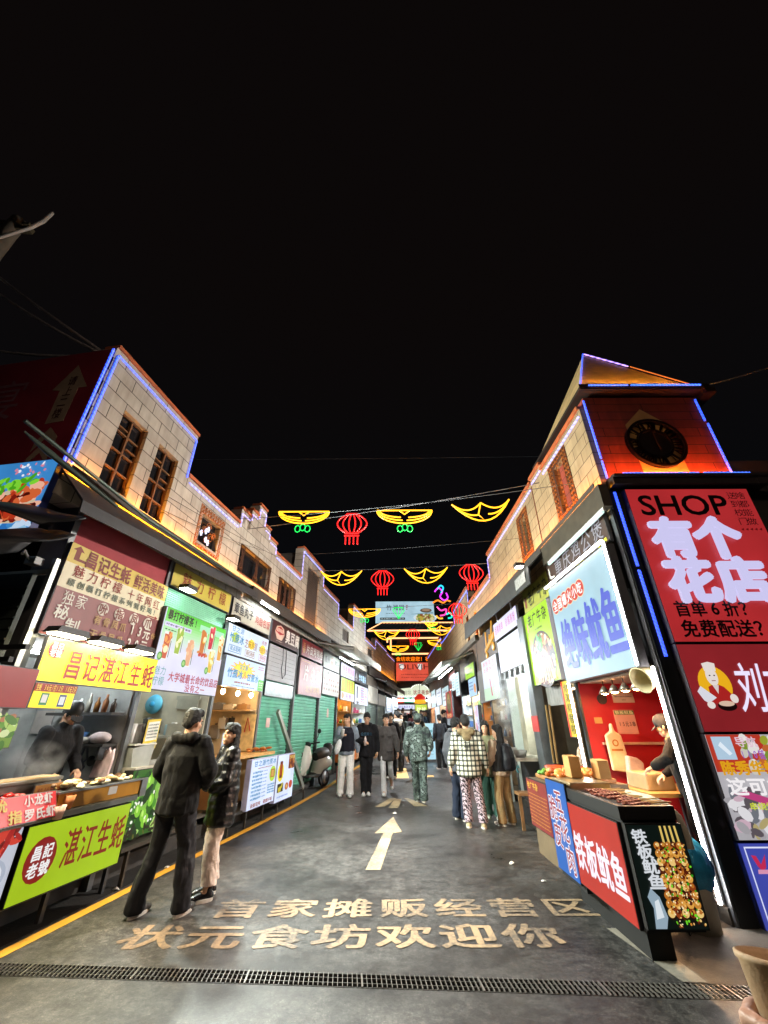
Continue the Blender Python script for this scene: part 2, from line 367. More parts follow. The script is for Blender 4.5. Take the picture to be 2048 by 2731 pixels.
class Sign:
    """a board: panel, lettering per colour, pictures; positions as fractions of the face"""
    def __init__(s, F, name, label, rect, face, w=.02, d=.06, cat='sign', edge=None, group=None, rim=None):
        s.r = rect; s.w = w + d; s.k = 0; s.L = {}; s.pc = MB(); u0, u1, v0, v1 = rect
        s.t = Thing(name, label, cat, F, (u0, v0, w), group)
        b = MB(); b.use(edge or P('#55565a', .5)); b.box(u0, u1, v0, v1, w, w + d - .004); b.use(face); b.box(u0 + .008, u1 - .008, v0 + .008, v1 - .008, w + d - .004, w + d)
        s.t.part('panel', b)
        if rim:
            f = MB(); q = .03
            f.box(u0 - q, u0, v0 - q, v1 + q, w, w + d + .02); f.box(u1, u1 + q, v0 - q, v1 + q, w, w + d + .02)
            f.box(u0, u1, v0 - q, v0, w, w + d + .018); f.box(u0, u1, v1, v1 + q, w, w + d + .018); s.t.part('frame', f, rim)
    def X(s, a): return s.r[0] + a * (s.r[1] - s.r[0])
    def Y(s, b): return s.r[2] + b * (s.r[3] - s.r[2])
    def z(s): s.k += 1; return s.w + .003 + .00003 * s.k
    def txt(s, m, st, a0, a1, b0, b1, **k):
        mb = s.L.setdefault(m, MB()); s.k += 14; text(mb, st, s.X(a0), s.X(a1), s.Y(b0), s.Y(b1), s.z() + .004, **k); return s
    def rect(s, m, a0, a1, b0, b1):
        s.pc.use(m); w = s.z(); s.pc.poly([(s.X(a0), s.Y(b0)), (s.X(a1), s.Y(b0)), (s.X(a1), s.Y(b1)), (s.X(a0), s.Y(b1))], w); return s
    def poly(s, m, pts): s.pc.use(m); s.pc.poly([(s.X(a), s.Y(b)) for a, b in pts], s.z()); return s
    def dot(s, m, a, b, ra, rb, rot=0., n=18):
        s.pc.use(m); s.pc.disk((s.X(a), s.Y(b)), ra * (s.r[1] - s.r[0]), rb * (s.r[3] - s.r[2]), s.z(), n, rot); return s
    def blobs(s, ms, a0, a1, b0, b1, n, ra, rb, seed=1, inside=None):
        rg = random.Random(seed)
        for i in range(n):
            a, b = rg.uniform(a0, a1), rg.uniform(b0, b1)
            if inside and not inside(a, b): continue
            s.dot(rg.choice(ms), a, b, ra * rg.uniform(.5, 1.2), rb * rg.uniform(.5, 1.2), rg.uniform(0, 3.1), 9)
        return s
    def lines(s, m, a0, a1, b0, b1, rows, seed=1, fill=.55, cols=1):
        """small print too fine to read: broken strokes"""
        rg = random.Random(seed)
        for i in range(rows):
            y = b1 - (i + .5) * (b1 - b0) / rows; h = (b1 - b0) / rows * fill / 2; x = a0
            while x < a1 - .01:
                wd = rg.uniform(.012, .035); s.rect(m, x, min(a1, x + wd), y - h * rg.uniform(.5, 1), y + h * rg.uniform(.5, 1)); x += wd + rg.uniform(.006, .015)
        return s
    def columns(s, m, a0, a1, b0, b1, n, seed=1, h=.012):
        """upright columns of tiny marks"""
        rg = random.Random(seed)
        for i in range(n):
            x = a0 + (i + .5) * (a1 - a0) / n; y = b1 - rg.uniform(0, .12) * (b1 - b0); e = b0 + rg.uniform(0, .5) * (b1 - b0)
            while y > e: w_ = h * rg.uniform(.5, 1.1); s.rect(m, x - w_, x + w_, y - .035 * rg.uniform(.5, 1), y); y -= rg.uniform(.045, .07)
        return s
    def done(s):
        if s.pc.f: s.t.part('picture', s.pc)
        for m, mb in s.L.items():
            if mb.f: s.t.part('lettering', mb, m)
        return s.t
STEEL = P('#9a9da0', .35, .9, .1, 8, .05, 30); DSTEEL = P('#4b4e52', .5, .6, .15, 5); DARK = P('#141416', .6, 0, .2, 6)
BLACK = P('#0b0b0c', .55); WHITE = P('#d8d8d4', .55, 0, .06); BROWN = P('#4a3324', .65, 0, .2, 9)
# ================================================================== SETTING
ASPH = asphalt()
YS = [-8, 0, 3, 11, 11.5, 12, 12.5, 13, 14, 15, 16, 18, 20, 22, 24, 26, 28, 30, 34, 40, 60, 120]
def gline(x): return 4.0 - (x + 2.7) * 0.064            # near edge of the drain, slanting slightly
def strip(x0, x1, ya, yb, z=0., mat=None, yf=None):
    mb = MB()
    ys = [ya] + [y for y in YS if ya < y < yb] + [yb]
    for a, b in zip(ys, ys[1:]):
        mb.add([(x0, a, zg(a) + z), (x1, a, zg(a) + z), (x1, b, zg(b) + z), (x0, b, zg(b) + z)], [(0, 1, 2, 3)])
    return mb
mb = MB(); GX0, GX1 = -60, 60; DW = .17
g0, g1 = gline(-60), gline(60)
# front sheet, back sheet, and the channel between
mb.add([(GX0, -20, 0), (GX1, -20, 0), (GX1, 0.0, 0), (GX0, 0.0, 0)], [(0, 1, 2, 3)])
DX0, DX1 = -4.2, 4.6
mb.add([(GX0, 0, 0), (GX1, 0, 0), (GX1, gline(DX1), 0), (DX1, gline(DX1), 0), (DX0, gline(DX0), 0), (GX0, gline(DX0), 0)], [(0, 1, 2, 3, 4, 5)])
mb.add([(DX0, gline(DX0) + DW, 0), (DX1, gline(DX1) + DW, 0), (DX1, 11, 0), (DX0, 11, 0)], [(0, 1, 2, 3)])
mb.add([(GX0, gline(DX0), 0), (DX0, gline(DX0), 0), (DX0, 11, 0), (GX0, 11, 0)], [(0, 1, 2, 3)])
mb.add([(DX1, gline(DX1), 0), (GX1, gline(DX1), 0), (GX1, 11, 0), (DX1, 11, 0)], [(0, 1, 2, 3)])
ys = [y for y in YS if y >= 11]
for a, b in zip(ys, ys[1:]): mb.add([(GX0, a, zg(a)), (GX1, a, zg(a)), (GX1, b, zg(b)), (GX0, b, zg(b))], [(0, 1, 2, 3)])
solo('ground', mb, 'dark worn asphalt of the market lane', None, mat=ASPH, kind='structure')
ch = MB(); A0 = Vector((DX0, gline(DX0), 0)); A1 = Vector((DX1, gline(DX1), 0)); q = Vector((0, DW, 0)); dn = Vector((0, 0, -.16))
ch.add([A0, A1, A1 + dn, A0 + dn, A0 + q, A1 + q, A1 + q + dn, A0 + q + dn], [(0, 1, 2, 3), (5, 4, 7, 6), (3, 2, 6, 7), (0, 3, 7, 4), (1, 5, 6, 2)])
solo('drain_channel', ch, None, None, mat=P('#16150f', .8, 0, .3), kind='structure')
dg_ = Thing('drain_grate', 'long dark steel drain grate laid across the lane in the foreground', 'drain grate', WF, A0)
f = MB(); fr = MB(); Ld = (A1 - A0).length; dd = (A1 - A0).normalized()
for o in (0.006, DW / 2 - .03, DW / 2 + .03, DW - .006):
    fr.beam(A0 + Vector((0, o, -.004)), A1 + Vector((0, o, -.004)), .008, .012)
nb = int(Ld / .0335)
for i in range(nb):
    p = A0 + dd * (i + .5) * Ld / nb; tw = .0045 if i % 24 else .012
    f.beam(p + Vector((.012, .004, 0)), p + Vector((-.002, DW - .004, 0)), tw, .014)
dg_.part('bars', f, P('#8f8b86', .4, .8, .2)); dg_.part('frame', fr, P('#4c4a47', .5, .7, .2))
# apron of pale concrete at the right corner
ap = MB(); ap.add([(2.02, gline(2.1) + DW + .01, .004), (3.6, gline(3.6) + DW + .01, .004), (3.6, 4.69, .004), (1.9, 4.69, .004)], [(0, 1, 2, 3)])
solo('concrete_apron', ap, None, None, mat=P('#6f6a60', .75, 0, .3, 5, .3, 80, dirt=.6), kind='structure')
ks = MB(); ks.add([(2.0, gline(2.0) + DW + .01, .008), (2.16, gline(2.16) + DW + .01, .008), (2.12, 4.69, .008), (1.88, 4.69, .008)], [(0, 1, 2, 3)])
solo('kerb_strip', ks, None, None, mat=P('#8d877b', .7, 0, .2, 6, .2, 60, dirt=.35), kind='structure')
# left: painted edge line, gutter and raised step of the shops
def left_strip(n0, n1, s0, s1, z):
    m = MB(); n = 16
    for i in range(n):
        a = s0 + (s1 - s0) * i / n; b = s0 + (s1 - s0) * (i + 1) / n; vs = []
        for s, w in ((a, n0), (a, n1), (b, n1), (b, n0)):
            p = NL * (-4.0 + w) + DL * s; vs.append((p.x, p.y, zg(p.y) + z))
        m.add(vs, [(0, 1, 2, 3)])
    return m
solo('edge_line', left_strip(.36, .47, 1.0, 30, .004), 'long yellow painted edge line along the left gutter', None, mat=worn('#d39a2e', .36), kind='structure')
solo('gutter', left_strip(-.1, .30, -1, 31, .003), None, None, mat=P('#2a2a29', .7, 0, .35, 7, .4, 50, dirt=.6), kind='structure')
# road paint
PAINT = worn('#ab9070', .52)
tg = Thing('road_lettering', 'large pale characters painted in two rows on the asphalt in front', 'road marking', WF, (0, 4.8, 0))
t1 = MB(); text(t1, '首家摊贩经营区', -1.66, 2.0, 4.93, 5.38, .004, bold=.022, gap=.1)
t2 = MB(); text(t2, '状元食坊欢迎你', -2.2, 1.47, 4.36, 4.80, .004, bold=.024, gap=.06)
tg.part('lettering', t1, PAINT); tg.part('lettering', t2, PAINT)
ar = MB(); ar.poly([(-.24, 6.28), (-.06, 6.28), (.12, 8.12), (.27, 8.2), (.15, 9.4), (-.17, 8.12), (-.03, 8.12)], .004)
solo('road_arrow', ar, 'single straight painted arrow pointing down the lane, nearest one', 'road marking', base=(0, 7.8, 0), mat=worn('#c4ae8c', .49))
ar = MB(); z2 = .006
ar.poly([(.07, 10.3), (.27, 10.3), (.5, 12.5), (.36, 12.5)], z2); ar.poly([(-.22, 10.4), (.0, 10.45), (.28, 11.6), (.22, 11.9)], z2 + .002); ar.poly([(.42, 11.9), (.44, 11.6), (.62, 10.45), (.9, 10.5)], z2 + .002)
solo('road_arrow', ar, 'worn painted arrow with a split tail, farther up the lane between the walkers', 'road marking', base=(.2, 11.2, 0), mat=worn('#b8a47e', .48))
ar = strip(.33, .72, 14.4, 16.4, .005); ar2 = strip(.95, 1.5, 14.6, 14.9, .005); ar2.v += []
o = len(ar.v); ar.v += ar2.v; ar.f += [[i + o for i in x] for x in ar2.f]; ar.mi += ar2.mi; ar.sm += ar2.sm
solo('road_marking', ar, 'short pale road marking beside the camouflage walker', 'road marking', base=(.8, 15, zg(15)), mat=worn('#e0b570', .4))
# litter
def litter(x, y, s, label, sd):
    rg = random.Random(sd); m = MB(); n = 9; pts = []
    for i in range(n):
        a = 6.28 * i / n; r = s * rg.uniform(.6, 1.1); pts.append((x + r * math.cos(a), y + r * .8 * math.sin(a), zg(y) + .004 + s * rg.uniform(0, .35)))
    m.add(pts + [(x, y, zg(y) + s * .75)], [(i, (i + 1) % n, n) for i in range(n)])
    solo('crumpled_tissue', m, label, 'litter', base=(x, y, zg(y)), mat=P('#cfcac2', .8, 0, .1))
litter(1.58, 6.49, .045, 'crumpled white tissue on the dark asphalt in front of the blue stall board', 1)
litter(1.75, 5.85, .03, 'small pale scrap of paper lying nearest the red stall front', 2)
litter(.19, 9.69, .05, 'white paper scrap lying just ahead of the arrow tip', 3)
litter(-2.86, 5.64, .045, 'white tissue on the yellow line beside the lime lightbox', 4)
litter(-2.68, 6.4, .03, 'tiny white scrap by the yellow line behind the legs of the man', 5)
# ================================================================== LEFT ROW
TILE = tiles('#c6c0b4', '#b2aba0', '#231d18', .42, .205)
ORL = E('#ff9a18', 66, var=0); ORE = E('#ff8438', .85, var=0)
BLUE = LED('#2a55ff', 2.4, 16); BLUEW = LED('#6a7cff', 2.4, 9); LAV = LED('#a8a0ff', 1.6, 8)
lb = Thing('market_row', 'long two storey tiled market row with stepped parapet on the left of the lane', 'building', LF, (3.05, 0, 0))
prof = [(3.05, 4.93, 5.92), (4.93, 6.71, 5.13), (6.71, 7.12, 5.47), (7.12, 7.43, 5.66), (7.43, 7.79, 5.95), (7.79, 8.1, 5.6), (8.1, 8.53, 5.43), (8.53, 10.33, 5.22), (10.33, 12.39, 6.1), (12.39, 14.4, 5.6), (14.4, 16.78, 5.1), (16.78, 19.3, 6.12), (19.3, 22.1, 5.2), (22.1, 26, 5.66), (26, 30.8, 5.55)]
wins = [(3.47, 3.93, 4.15, 5.23), (4.18, 4.64, 4.13, 5.22), (5.52, 6.1, 4.25, 4.75), (6.9, 8.38, 4.2, 4.78), (8.9, 10.0, 4.07, 4.75), (10.85, 11.95, 4.1, 5.75), (15.12, 16.1, 4.38, 4.83), (20, 21.25, 4.5, 4.9)]
def wallmesh(prof, wins, z0, mb, depth=.24, back=True):
    ss = sorted({a for p in prof for a in p[:2]} | {a for w in wins for a in w[:2]})
    zs = sorted({z0} | {p[2] for p in prof} | {a for w in wins for a in w[2:]})
    def solid(i, j):
        if i < 0 or j < 0 or i >= len(ss) - 1 or j >= len(zs) - 1: return False
        s = (ss[i] + ss[i + 1]) / 2; z = (zs[j] + zs[j + 1]) / 2
        if any(w[0] < s < w[1] and w[2] < z < w[3] for w in wins): return False
        return any(p[0] < s < p[1] and z < p[2] for p in prof)
    for i in range(len(ss) - 1):
        for j in range(len(zs) - 1):
            if not solid(i, j): continue
            a, b, c, d = ss[i], ss[i + 1], zs[j], zs[j + 1]
            mb.add([(a, c, 0), (b, c, 0), (b, d, 0), (a, d, 0)], [(0, 1, 2, 3)])
            mb.add([(a, c, -depth), (b, c, -depth), (b, d, -depth), (a, d, -depth)], [(3, 2, 1, 0)])
            if not solid(i - 1, j): mb.add([(a, c, 0), (a, d, 0), (a, d, -depth), (a, c, -depth)], [(0, 1, 2, 3)])
            if not solid(i + 1, j): mb.add([(b, c, 0), (b, d, 0), (b, d, -depth), (b, c, -depth)], [(3, 2, 1, 0)])
            if not solid(i, j + 1): mb.add([(a, d, 0), (b, d, 0), (b, d, -depth), (a, d, -depth)], [(0, 1, 2, 3)])
            if not solid(i, j - 1): mb.add([(a, c, 0), (b, c, 0), (b, c, -depth), (a, c, -depth)], [(3, 2, 1, 0)])
w_ = MB().use(TILE); wallmesh(prof, wins, 3.72, w_); lb.part('upper_wall', w_)
bk = MB(); bk.box(3.1, 30.7, 3.5, 5.0, -5.5, -.26); bk.box(3.1, 30.7, 0, 3.5, -5.5, -2.3)
for a, b, h in ((3.1, 4.9, 5.85), (10.4, 12.3, 6.05), (16.85, 19.2, 6.05)): bk.box(a, b, 5.0, h - .05, -1.1, -.25)
lb.part('back_wall', bk, P('#3a3733', .8, 0, .2))
cp = MB()
for a, b, h in prof: cp.box(a + .003, b - .003, h, h + .05, -.2, .03)
lb.part('coping', cp, P('#b0603a', .6, 0, .2, 8))
oe = MB()
for a, b, h in prof[:9]: oe.box(a + .02, b - .02, h + .052, h + .066, -.03, .005)
lb.part('led_strip', oe, ORE)
st = MB()
for k, (a, b, h) in enumerate(prof):
    st.use(BLUE if k == 0 else (BLUEW if k in (1, 7, 8) else LAV))
    st.box(a + .05, b - .05, h - .107, h - .09, .004, .02)
    if k + 1 < len(prof):
        h2 = prof[k + 1][2]; lo, hi = sorted((h, h2)); st.use(BLUE if k == 0 else LAV)
        if hi - lo > .15: st.box(b - .04 if h > h2 else b + .02, b - .02 if h > h2 else b + .04, lo - .05, hi - .1, .004, .02)
st.use(BLUE); st.box(3.085, 3.105, 4.12, 5.80, .004, .022)
lb.part('led_strip', st)
ol = MB()
for a, b in ((3.1, 12.9), (17.6, 30.6)):
    ol.box(a, b, 4.022, 4.037, .05, .065)
lb.part('led_strip', ol, ORL)
ol = MB(); ol.box(3.05, 7.3, 3.96, 4.06, .085, .095); ol.box(7.3, 13.0, 4.021, 4.06, .1, .11); ol.box(17.6, 30.6, 4.021, 4.06, .1, .11); lb.part('led_trough', ol, P('#3a352f', .6))
FRM = P('#6b4a2c', .5, 0, .2); IRON = P('#4b2f1f', .5, .4, .2)
for k, (a, b, c, d) in enumerate(wins):
    wf = MB(); pane = MB(); pane.box(a, b, c, d, -.12, -.1)
    if k < 2:
        for x in (a, (a + b) / 2 - .012, b - .025): wf.box(x, x + .025, c, d, -.095, -.055)
        for j in range(5): y = c + (d - c - .025) * j / 4; wf.box(a + .026, b - .026, y, y + .022, -.09, -.06)
        for (x, y) in ((a + .03, d - .22), (a + .26, d - .45)): wf.box(x, x + .17, y, y + .02, -.098, -.05)
    elif k == 2:
        # fretwork surround of meander pattern
        F0, F1, G0, G1 = 5.42, 6.21, 4.13, 4.9
        def fret(x, y, w, h): wf.box(x, x + w, y, y + .008, .004, .014); wf.box(x, x + w, y + h - .008, y + h, .004, .014); wf.box(x, x + .008, y + .008, y + h - .008, .004, .014); wf.box(x + w - .008, x + w, y + .008, y + h * .7, .004, .014); wf.box(x + .025, x + w - .02, y + h * .45, y + h * .55, .004, .014)
        nx, ny = 10, 10
        for i in range(nx):
            for j in range(ny):
                x = F0 + (F1 - F0) * i / nx; y = G0 + (G1 - G0) * j / ny
                if x + .04 < a - .005 or x + .03 > b + .005 or y + .04 < c - .005 or y + .03 > d + .005: fret(x + .006, y + .006, (F1 - F0) / nx - .014, (G1 - G0) / ny - .014)
        for (x, y, r) in ((5.68, 4.52, .07), (5.8, 4.62, .08), (5.9, 4.45, .09), (5.78, 4.36, .07), (5.98, 4.52, .06)):
            wf.tube([(x + r * (1 - i / 26) * math.cos(i * .55), y + r * (1 - i / 26) * math.sin(i * .55), -.03) for i in range(20)], .007, 5)
        nz = MB()
        for (x, y) in ((5.5, 4.45), (5.6, 4.42), (5.72, 4.5), (5.78, 4.56), (5.76, 4.36), (5.83, 4.33)):
            nz.tube([(x + .03 * math.cos(i * 1.9), y + .05 * math.sin(i * 1.3), -.015) for i in range(7)], .011, 5)
    elif k in (3, 4):
        n = 3 if k == 3 else 4
        for i in range(n):
            x = a + (b - a) * (.06 + .88 * i / (n - 1))
            for dx in (-.09, -.03, .03, .09): wf.tube([(x + dx, c + .01, .005), (x + dx * .3, (c + d) / 2, .03), (x + dx, d - .01, .005)], .008, 5)
            for y in (c + .14, d - .14, (c + d) / 2):
                wf.tube([(x + .05 * math.cos(q_ * .63), y + .05 * math.sin(q_ * .63), .02) for q_ in range(11)], .008, 5)
        wf.box(a, b, c, c + .02, .0, .02); wf.box(a, b, d - .02, d, .0, .02)
    else:
        wf.box(a + .02, (a + b) / 2 - .01, c, d - .02, -.06, -.04); wf.box((a + b) / 2 + .01, b - .02, c, d - .02, -.06, -.04)
        y = c + .05
        while y < d - .08: wf.box(a + .05, b - .05, y, y + .02, -.042, -.03); y += .07
    wn = lb.part('window', wf, FRM if k < 2 else (P('#b06a35', .5, .3) if k == 2 else (IRON if k < 5 else P('#4a3f37', .7))))
    lb.part('pane', pane, glassm(), parent=wn)
    if k == 2: lb.part('neon_tube', nz, E('#e8e4ff', 1.6, var=0), parent=wn)
# sloping metal canopy under the tiled wall, with fascia board and rail
CAN = P('#3c3f42', .5, .4, .2, 5, .1, 20, dirt=.4)
cn = MB(); sec = [(3.0, .46, 3.56), (4.6, .42, 3.66), (7.25, .33, 3.86)]
for (a, na, za), (b, nb_, zb) in zip(sec, sec[1:]):
    cn.add([(a, 4.0, .03), (b, 4.0, .03), (b, zb, nb_), (a, za, na), (a, 3.97, .03), (b, 3.97, .03), (b, zb - .03, nb_), (a, za - .03, na)], [(0, 1, 2, 3)[::-1], (4, 5, 6, 7), (0, 3, 7, 4), (1, 5, 6, 2)])
    cn.add([(a, za, na), (b, zb, nb_), (b, zb - .13, nb_ + .01), (a, za - .13, na + .01), (a, za, na - .02), (b, zb, nb_ - .02), (b, zb - .13, nb_ - .01), (a, za - .13, na - .01)], [(3, 2, 1, 0), (4, 5, 6, 7), (0, 1, 5, 4), (2, 3, 7, 6), (0, 4, 7, 3), (1, 2, 6, 5)])
lb.part('canopy', cn, CAN)
rl = MB(); rl.tube([(2.4, 4.12, .16), (4.2, 3.93, .22), (7.2, 3.98, .18)], .022, 6); rl.tube([(2.35, 3.93, .3), (2.6, 3.88, .32), (3.4, 3.7, .46)], [.01, .034, .02], 6)
lb.part('canopy_rail', rl, P('#4c5a52', .4, .5))
c2 = MB(); c2.box(7.3, 30.5, 3.98, 4.02, .01, .2); c2.box(7.3, 13.0, 3.78, 3.99, .17, .2); c2.box(19.8, 30.6, 3.62, 3.98, .1, .13)
lb.part('eave_board', c2, P('#3a352f', .6, 0, .25, 7, dirt=.3))
# end wall (faces the camera) of the left row
ew = Thing('end_wall_board', 'dark maroon advertising wall with a pale upward arrow on the end of the left row', 'billboard', EF, (-3.2, 4.12, .02))
m_ = MB(); m_.box(-6.5, -.02, 4.125, 5.84, .02, .08); ew.part('panel', m_, P('#7a2030', .5, 0, .15, 3))
m_ = MB(); m_.prism([(-.41, 5.61), (-.62, 5.21), (-.5, 5.19), (-.48, 4.66), (-.24, 4.68), (-.25, 5.2), (-.13, 5.2)], .081, .084)
for dz in (0, .22): m_.prism([(-.49, 4.40 - dz), (-.37, 4.60 - dz), (-.22, 4.45 - dz), (-.22, 4.3 - dz), (-.36, 4.46 - dz), (-.49, 4.26 - dz)], .081, .084)
ew.part('arrow', m_, P('#8d7d6a', .6))
m_ = MB(); text(m_, '请上二楼', -.44, -.31, 4.72, 5.42, .087, vert=True, bold=.015); ew.part('lettering', m_, P('#3c1a1e', .6))
m_ = MB(); text(m_, '湘宴', -2.2, -.98, 4.8, 5.5, .084, bold=.0); text(m_, '食坊', -1.5, -.92, 4.22, 4.42, .084); ew.part('lettering', m_, P('#7a5560', .6))
m_ = MB(); m_.use(BLUE); m_.box(-.022, .0, 4.1, 5.86, .05, .07); ew.part('led_strip', m_)
sg = Sign(EF, 'screen', 'bright blue screen showing a plate of braised meat on the end wall', (-2.2, -.02, 3.15, 4.115), E('#3f8fd6', .8), w=.02, d=.08, cat='screen', edge=P('#1c2a6a', .5))
sg.blobs([T('#cfe6ff', .8), T('#9fd2f4', .8), T('#2f79c8', .8)], .0, 1, 0, .3, 60, .06, .05, 3)
sg.poly(T('#d8c7a8', .8), [(.5, .25), (.62, .42), (.78, .62), (.95, .6), (.99, .3), (.9, .2)])
sg.blobs([T('#c23a1e', .8), T('#8e2013', .7), T('#e06a3a', .8), T('#f0b49a', .9), T('#5d130c', .6)], .6, .98, .25, .66, 150, .035, .05, 4)
sg.blobs([T('#7fd636', .9), T('#4fae1f', .8)], .72, .92, .62, .76, 26, .03, .03, 5); sg.blobs([T('#f0f4ff', .9), T('#e88aa0', .8)], .76, .96, .78, .95, 20, .012, .02, 6)
sg.done()
# steelwork of the stall at the far left
t = Thing('stall_scaffold', 'light steel corner post and cross bars left of the oyster stall', 'frame', EF, (.08, 0, -.2)); m_ = MB(); m_.box(.055, .105, 0, 3.06, -.24, -.19); t.part('post', m_, P('#a4a6a4', .4, .5, .15, 5, dirt=.3)); m_ = MB(); m_.box(-3.2, .054, 2.9, 2.95, -.23, -.2); t.part('cross_bar', m_, P('#b8b6a4', .5, .2, .15)); m_ = MB(); m_.box(-3.2, .3, 2.15, 2.19, -.1, -.06); t.part('cross_bar', m_, P('#2a2b2c', .5, .4)); m_ = MB(); m_.box(-3.2, .3, 2.03, 2.07, .0, .04); t.part('cross_bar', m_, P('#2a2b2c', .5, .4))
m_ = MB(); m_.box(-3.0, -.06, .2, 2.9, -.2, -.15)
for i in range(26): m_.box(-3.0, -.06, .25 + i * .1, .27 + i * .1, -.15, -.135)
solo('ribbed_wall', m_, 'dark green ribbed wall at the back of the far left stall', 'wall', EF, (-1.5, .2, -.2), P('#2f3a36', .6, .2, .2, 4, dirt=.3))
m_ = Sign(EF, 'lime_sign', 'piece of a lime yellow lit sign at the far left edge', (-1.2, -.36, 2.5, 2.8), E('#b8e020', .8), w=-.1, d=.06); m_.done()
m_ = MB(); m_.box(-.1, .02, 2.96, 3.04, -.15, -.05); m_.tube([(-.05, 3.0, -.05), (-.02, 3.06, .05), (.04, 3.0, .1)], .015, 6); solo('wall_bracket', m_, 'grey junction bracket at the top of the steel corner post', 'bracket', EF, (-.04, 2.96, -.1), P('#7a7c7c', .5, .3), bevel=.006)
# dark tarpaulin canopies below the screen
tp = MB(); pts = [[(-1.9, 3.42, .35), (-.9, 3.50, .25), (-.05, 3.5, .15), (.6, 3.34, .1)], [(-1.9, 3.33, .9), (-.9, 3.36, .85), (-.05, 3.3, .7), (.35, 3.2, .3)]]
def sheet(mb, rows, th=.02, sub=5, amp=.02, sd=0):
    n = len(rows[0]); m = len(rows); U, V = (n - 1) * sub + 1, (m - 1) * sub + 1; vs = []
    for j in range(V):
        fj = j / sub; j0 = min(int(fj), m - 2); tj = fj - j0
        for i in range(U):
            fi = i / sub; i0 = min(int(fi), n - 2); ti = fi - i0
            p = (Vector(rows[j0][i0]) * (1 - ti) + Vector(rows[j0][i0 + 1]) * ti) * (1 - tj) + (Vector(rows[j0 + 1][i0]) * (1 - ti) + Vector(rows[j0 + 1][i0 + 1]) * ti) * tj
            p = p + Vector((0, amp * noise.noise(p * 4 + Vector((sd, 0, 0))), 0)); vs.append(p)
    N_ = len(vs); fs = []
    for j in range(V - 1):
        for i in range(U - 1):
            a = j * U + i; fs.append((a, a + 1, a + U + 1, a + U)); fs.append((a + N_, a + U + N_, a + U + 1 + N_, a + 1 + N_))
    for i in range(U - 1): fs += [(i, i + N_, i + 1 + N_, i + 1), ((V - 1) * U + i, (V - 1) * U + i + 1, (V - 1) * U + i + 1 + N_, (V - 1) * U + i + N_)]
    for j in range(V - 1): fs += [(j * U, (j + 1) * U, (j + 1) * U + N_, j * U + N_), (j * U + U - 1, j * U + U - 1 + N_, (j + 1) * U + U - 1 + N_, (j + 1) * U + U - 1)]
    mb.add(vs + [v - Vector((0, th, 0)) for v in vs], fs, True)
sheet(tp, pts, sd=1); TARP = P('#1d2226', .55, 0, .25, 4, .2, 12)
ta = Thing('tarpaulin', 'dark folded tarpaulin canopy hanging below the blue screen at the far left', 'tarpaulin', EF, (-.9, 3.4, .5))
ta.part('upper_sheet', tp, TARP)
tp = MB(); sheet(tp, [[(-2.2, 3.32, .1), (-1, 3.3, .1), (.1, 3.26, .08), (.5, 3.2, .06)], [(-2.2, 3.0, 1.0), (-1, 2.98, .95), (.1, 2.92, .7), (.42, 3.0, .35)], [(-2.2, 2.78, 1.05), (-1, 2.76, 1.0), (.1, 2.76, .75), (.36, 2.9, .38)]], amp=.05, sd=5)
ta.part('lower_sheet', tp, TARP)
bl = MB(); bl.ell((-.22, 3.04, .9), (.022, .03, .022)); ta.part('bulb', bl, E('#fff1d8', 4, var=0))
# ------------------------------------------------------------------ left shop bays
bays = [(3.42, 5.07), (5.07, 6.84), (6.84, 8.68), (8.68, 10.6), (10.6, 12.72), (12.72, 14.76), (14.76, 17.0), (17.0, 19.8), (19.8, 22.7), (22.7, 25.2), (25.2, 28), (28, 30.6)]
pl = MB()
for a in [q[0] for q in bays] + [30.6]:
    pl = MB(); pl.box(a - .04, a + .03, 0, 3.72, -.3, .02); lb.part('pillar', pl, P('#6c7072', .45, .5, .15, 4, dirt=.25))
def hz(a, b): p = NL * -4 + DL * ((a + b) / 2); return zg(p.y)
def interior(Th, a, b, z0, z1, depth, wall, floor=None, split=None):
    m = MB(); m.use(wall); e = .004
    m.box(a + .03 + e, b - .04 - e, z0, z1, -depth - .03, -depth); m.box(a + .03, a + .05, z0, z1, -depth, -.03); m.box(b - .06, b - .04, z0, z1, -depth, -.03)
    m.use(floor or P('#55524c', .7)); m.box(a + .05 + e, b - .06 - e, z0 - .02, z0, -depth, -.02)
    m.use(P('#b9b7b0', .7)); m.box(a + .05 + e, b - .06 - e, z1 - .02, z1, -depth, -.06)
    return Th.part('interior', m)
GRN = P('#5fb496', .45, .2, .12, 3, .0, 20, dirt=.22); GRY = P('#8fa39a', .5, .3, .12, 3, dirt=.25)
def shutter(Th, a, b, z0, z1, mat, w=-.06, F=None):
    m = MB(); n = max(3, int((z1 - z0) / .075)); pr = []
    for i in range(n):
        y = z0 + (z1 - z0) * i / n; h = (z1 - z0) / n
        pr += [(y, w), (y + h * .2, w + .016), (y + h * .75, w + .02), (y + h * .92, w + .002)]
    pr.append((z1, w))
    for (y0, w0), (y1, w1) in zip(pr, pr[1:]): m.add([(a, y0, w0), (b, y0, w0), (b, y1, w1), (a, y1, w1)], [(0, 1, 2, 3)])
    m.box(a, b, z0, z1, w - .03, w - .01)
    o = Th.part('roller_shutter', m, mat)
    r = MB(); r.box(a - .02, a + .03, z0, z1, w - .02, w + .03); r.box(b - .03, b + .02, z0, z1, w - .02, w + .03); Th.part('guide_rail', r, DSTEEL, parent=o)
    return o
interior(lb, 3.42, 5.07, .25, 2.35, 1.35, P('#8d8f8c', .6, 0, .2)); interior(lb, 5.07, 6.84, .25, 3.05, 1.5, P('#c9c3ad', .6, 0, .12)); interior(lb, 6.84, 8.68, .3, 2.6, 1.5, P('#c8b48c', .6, 0, .2, 3))
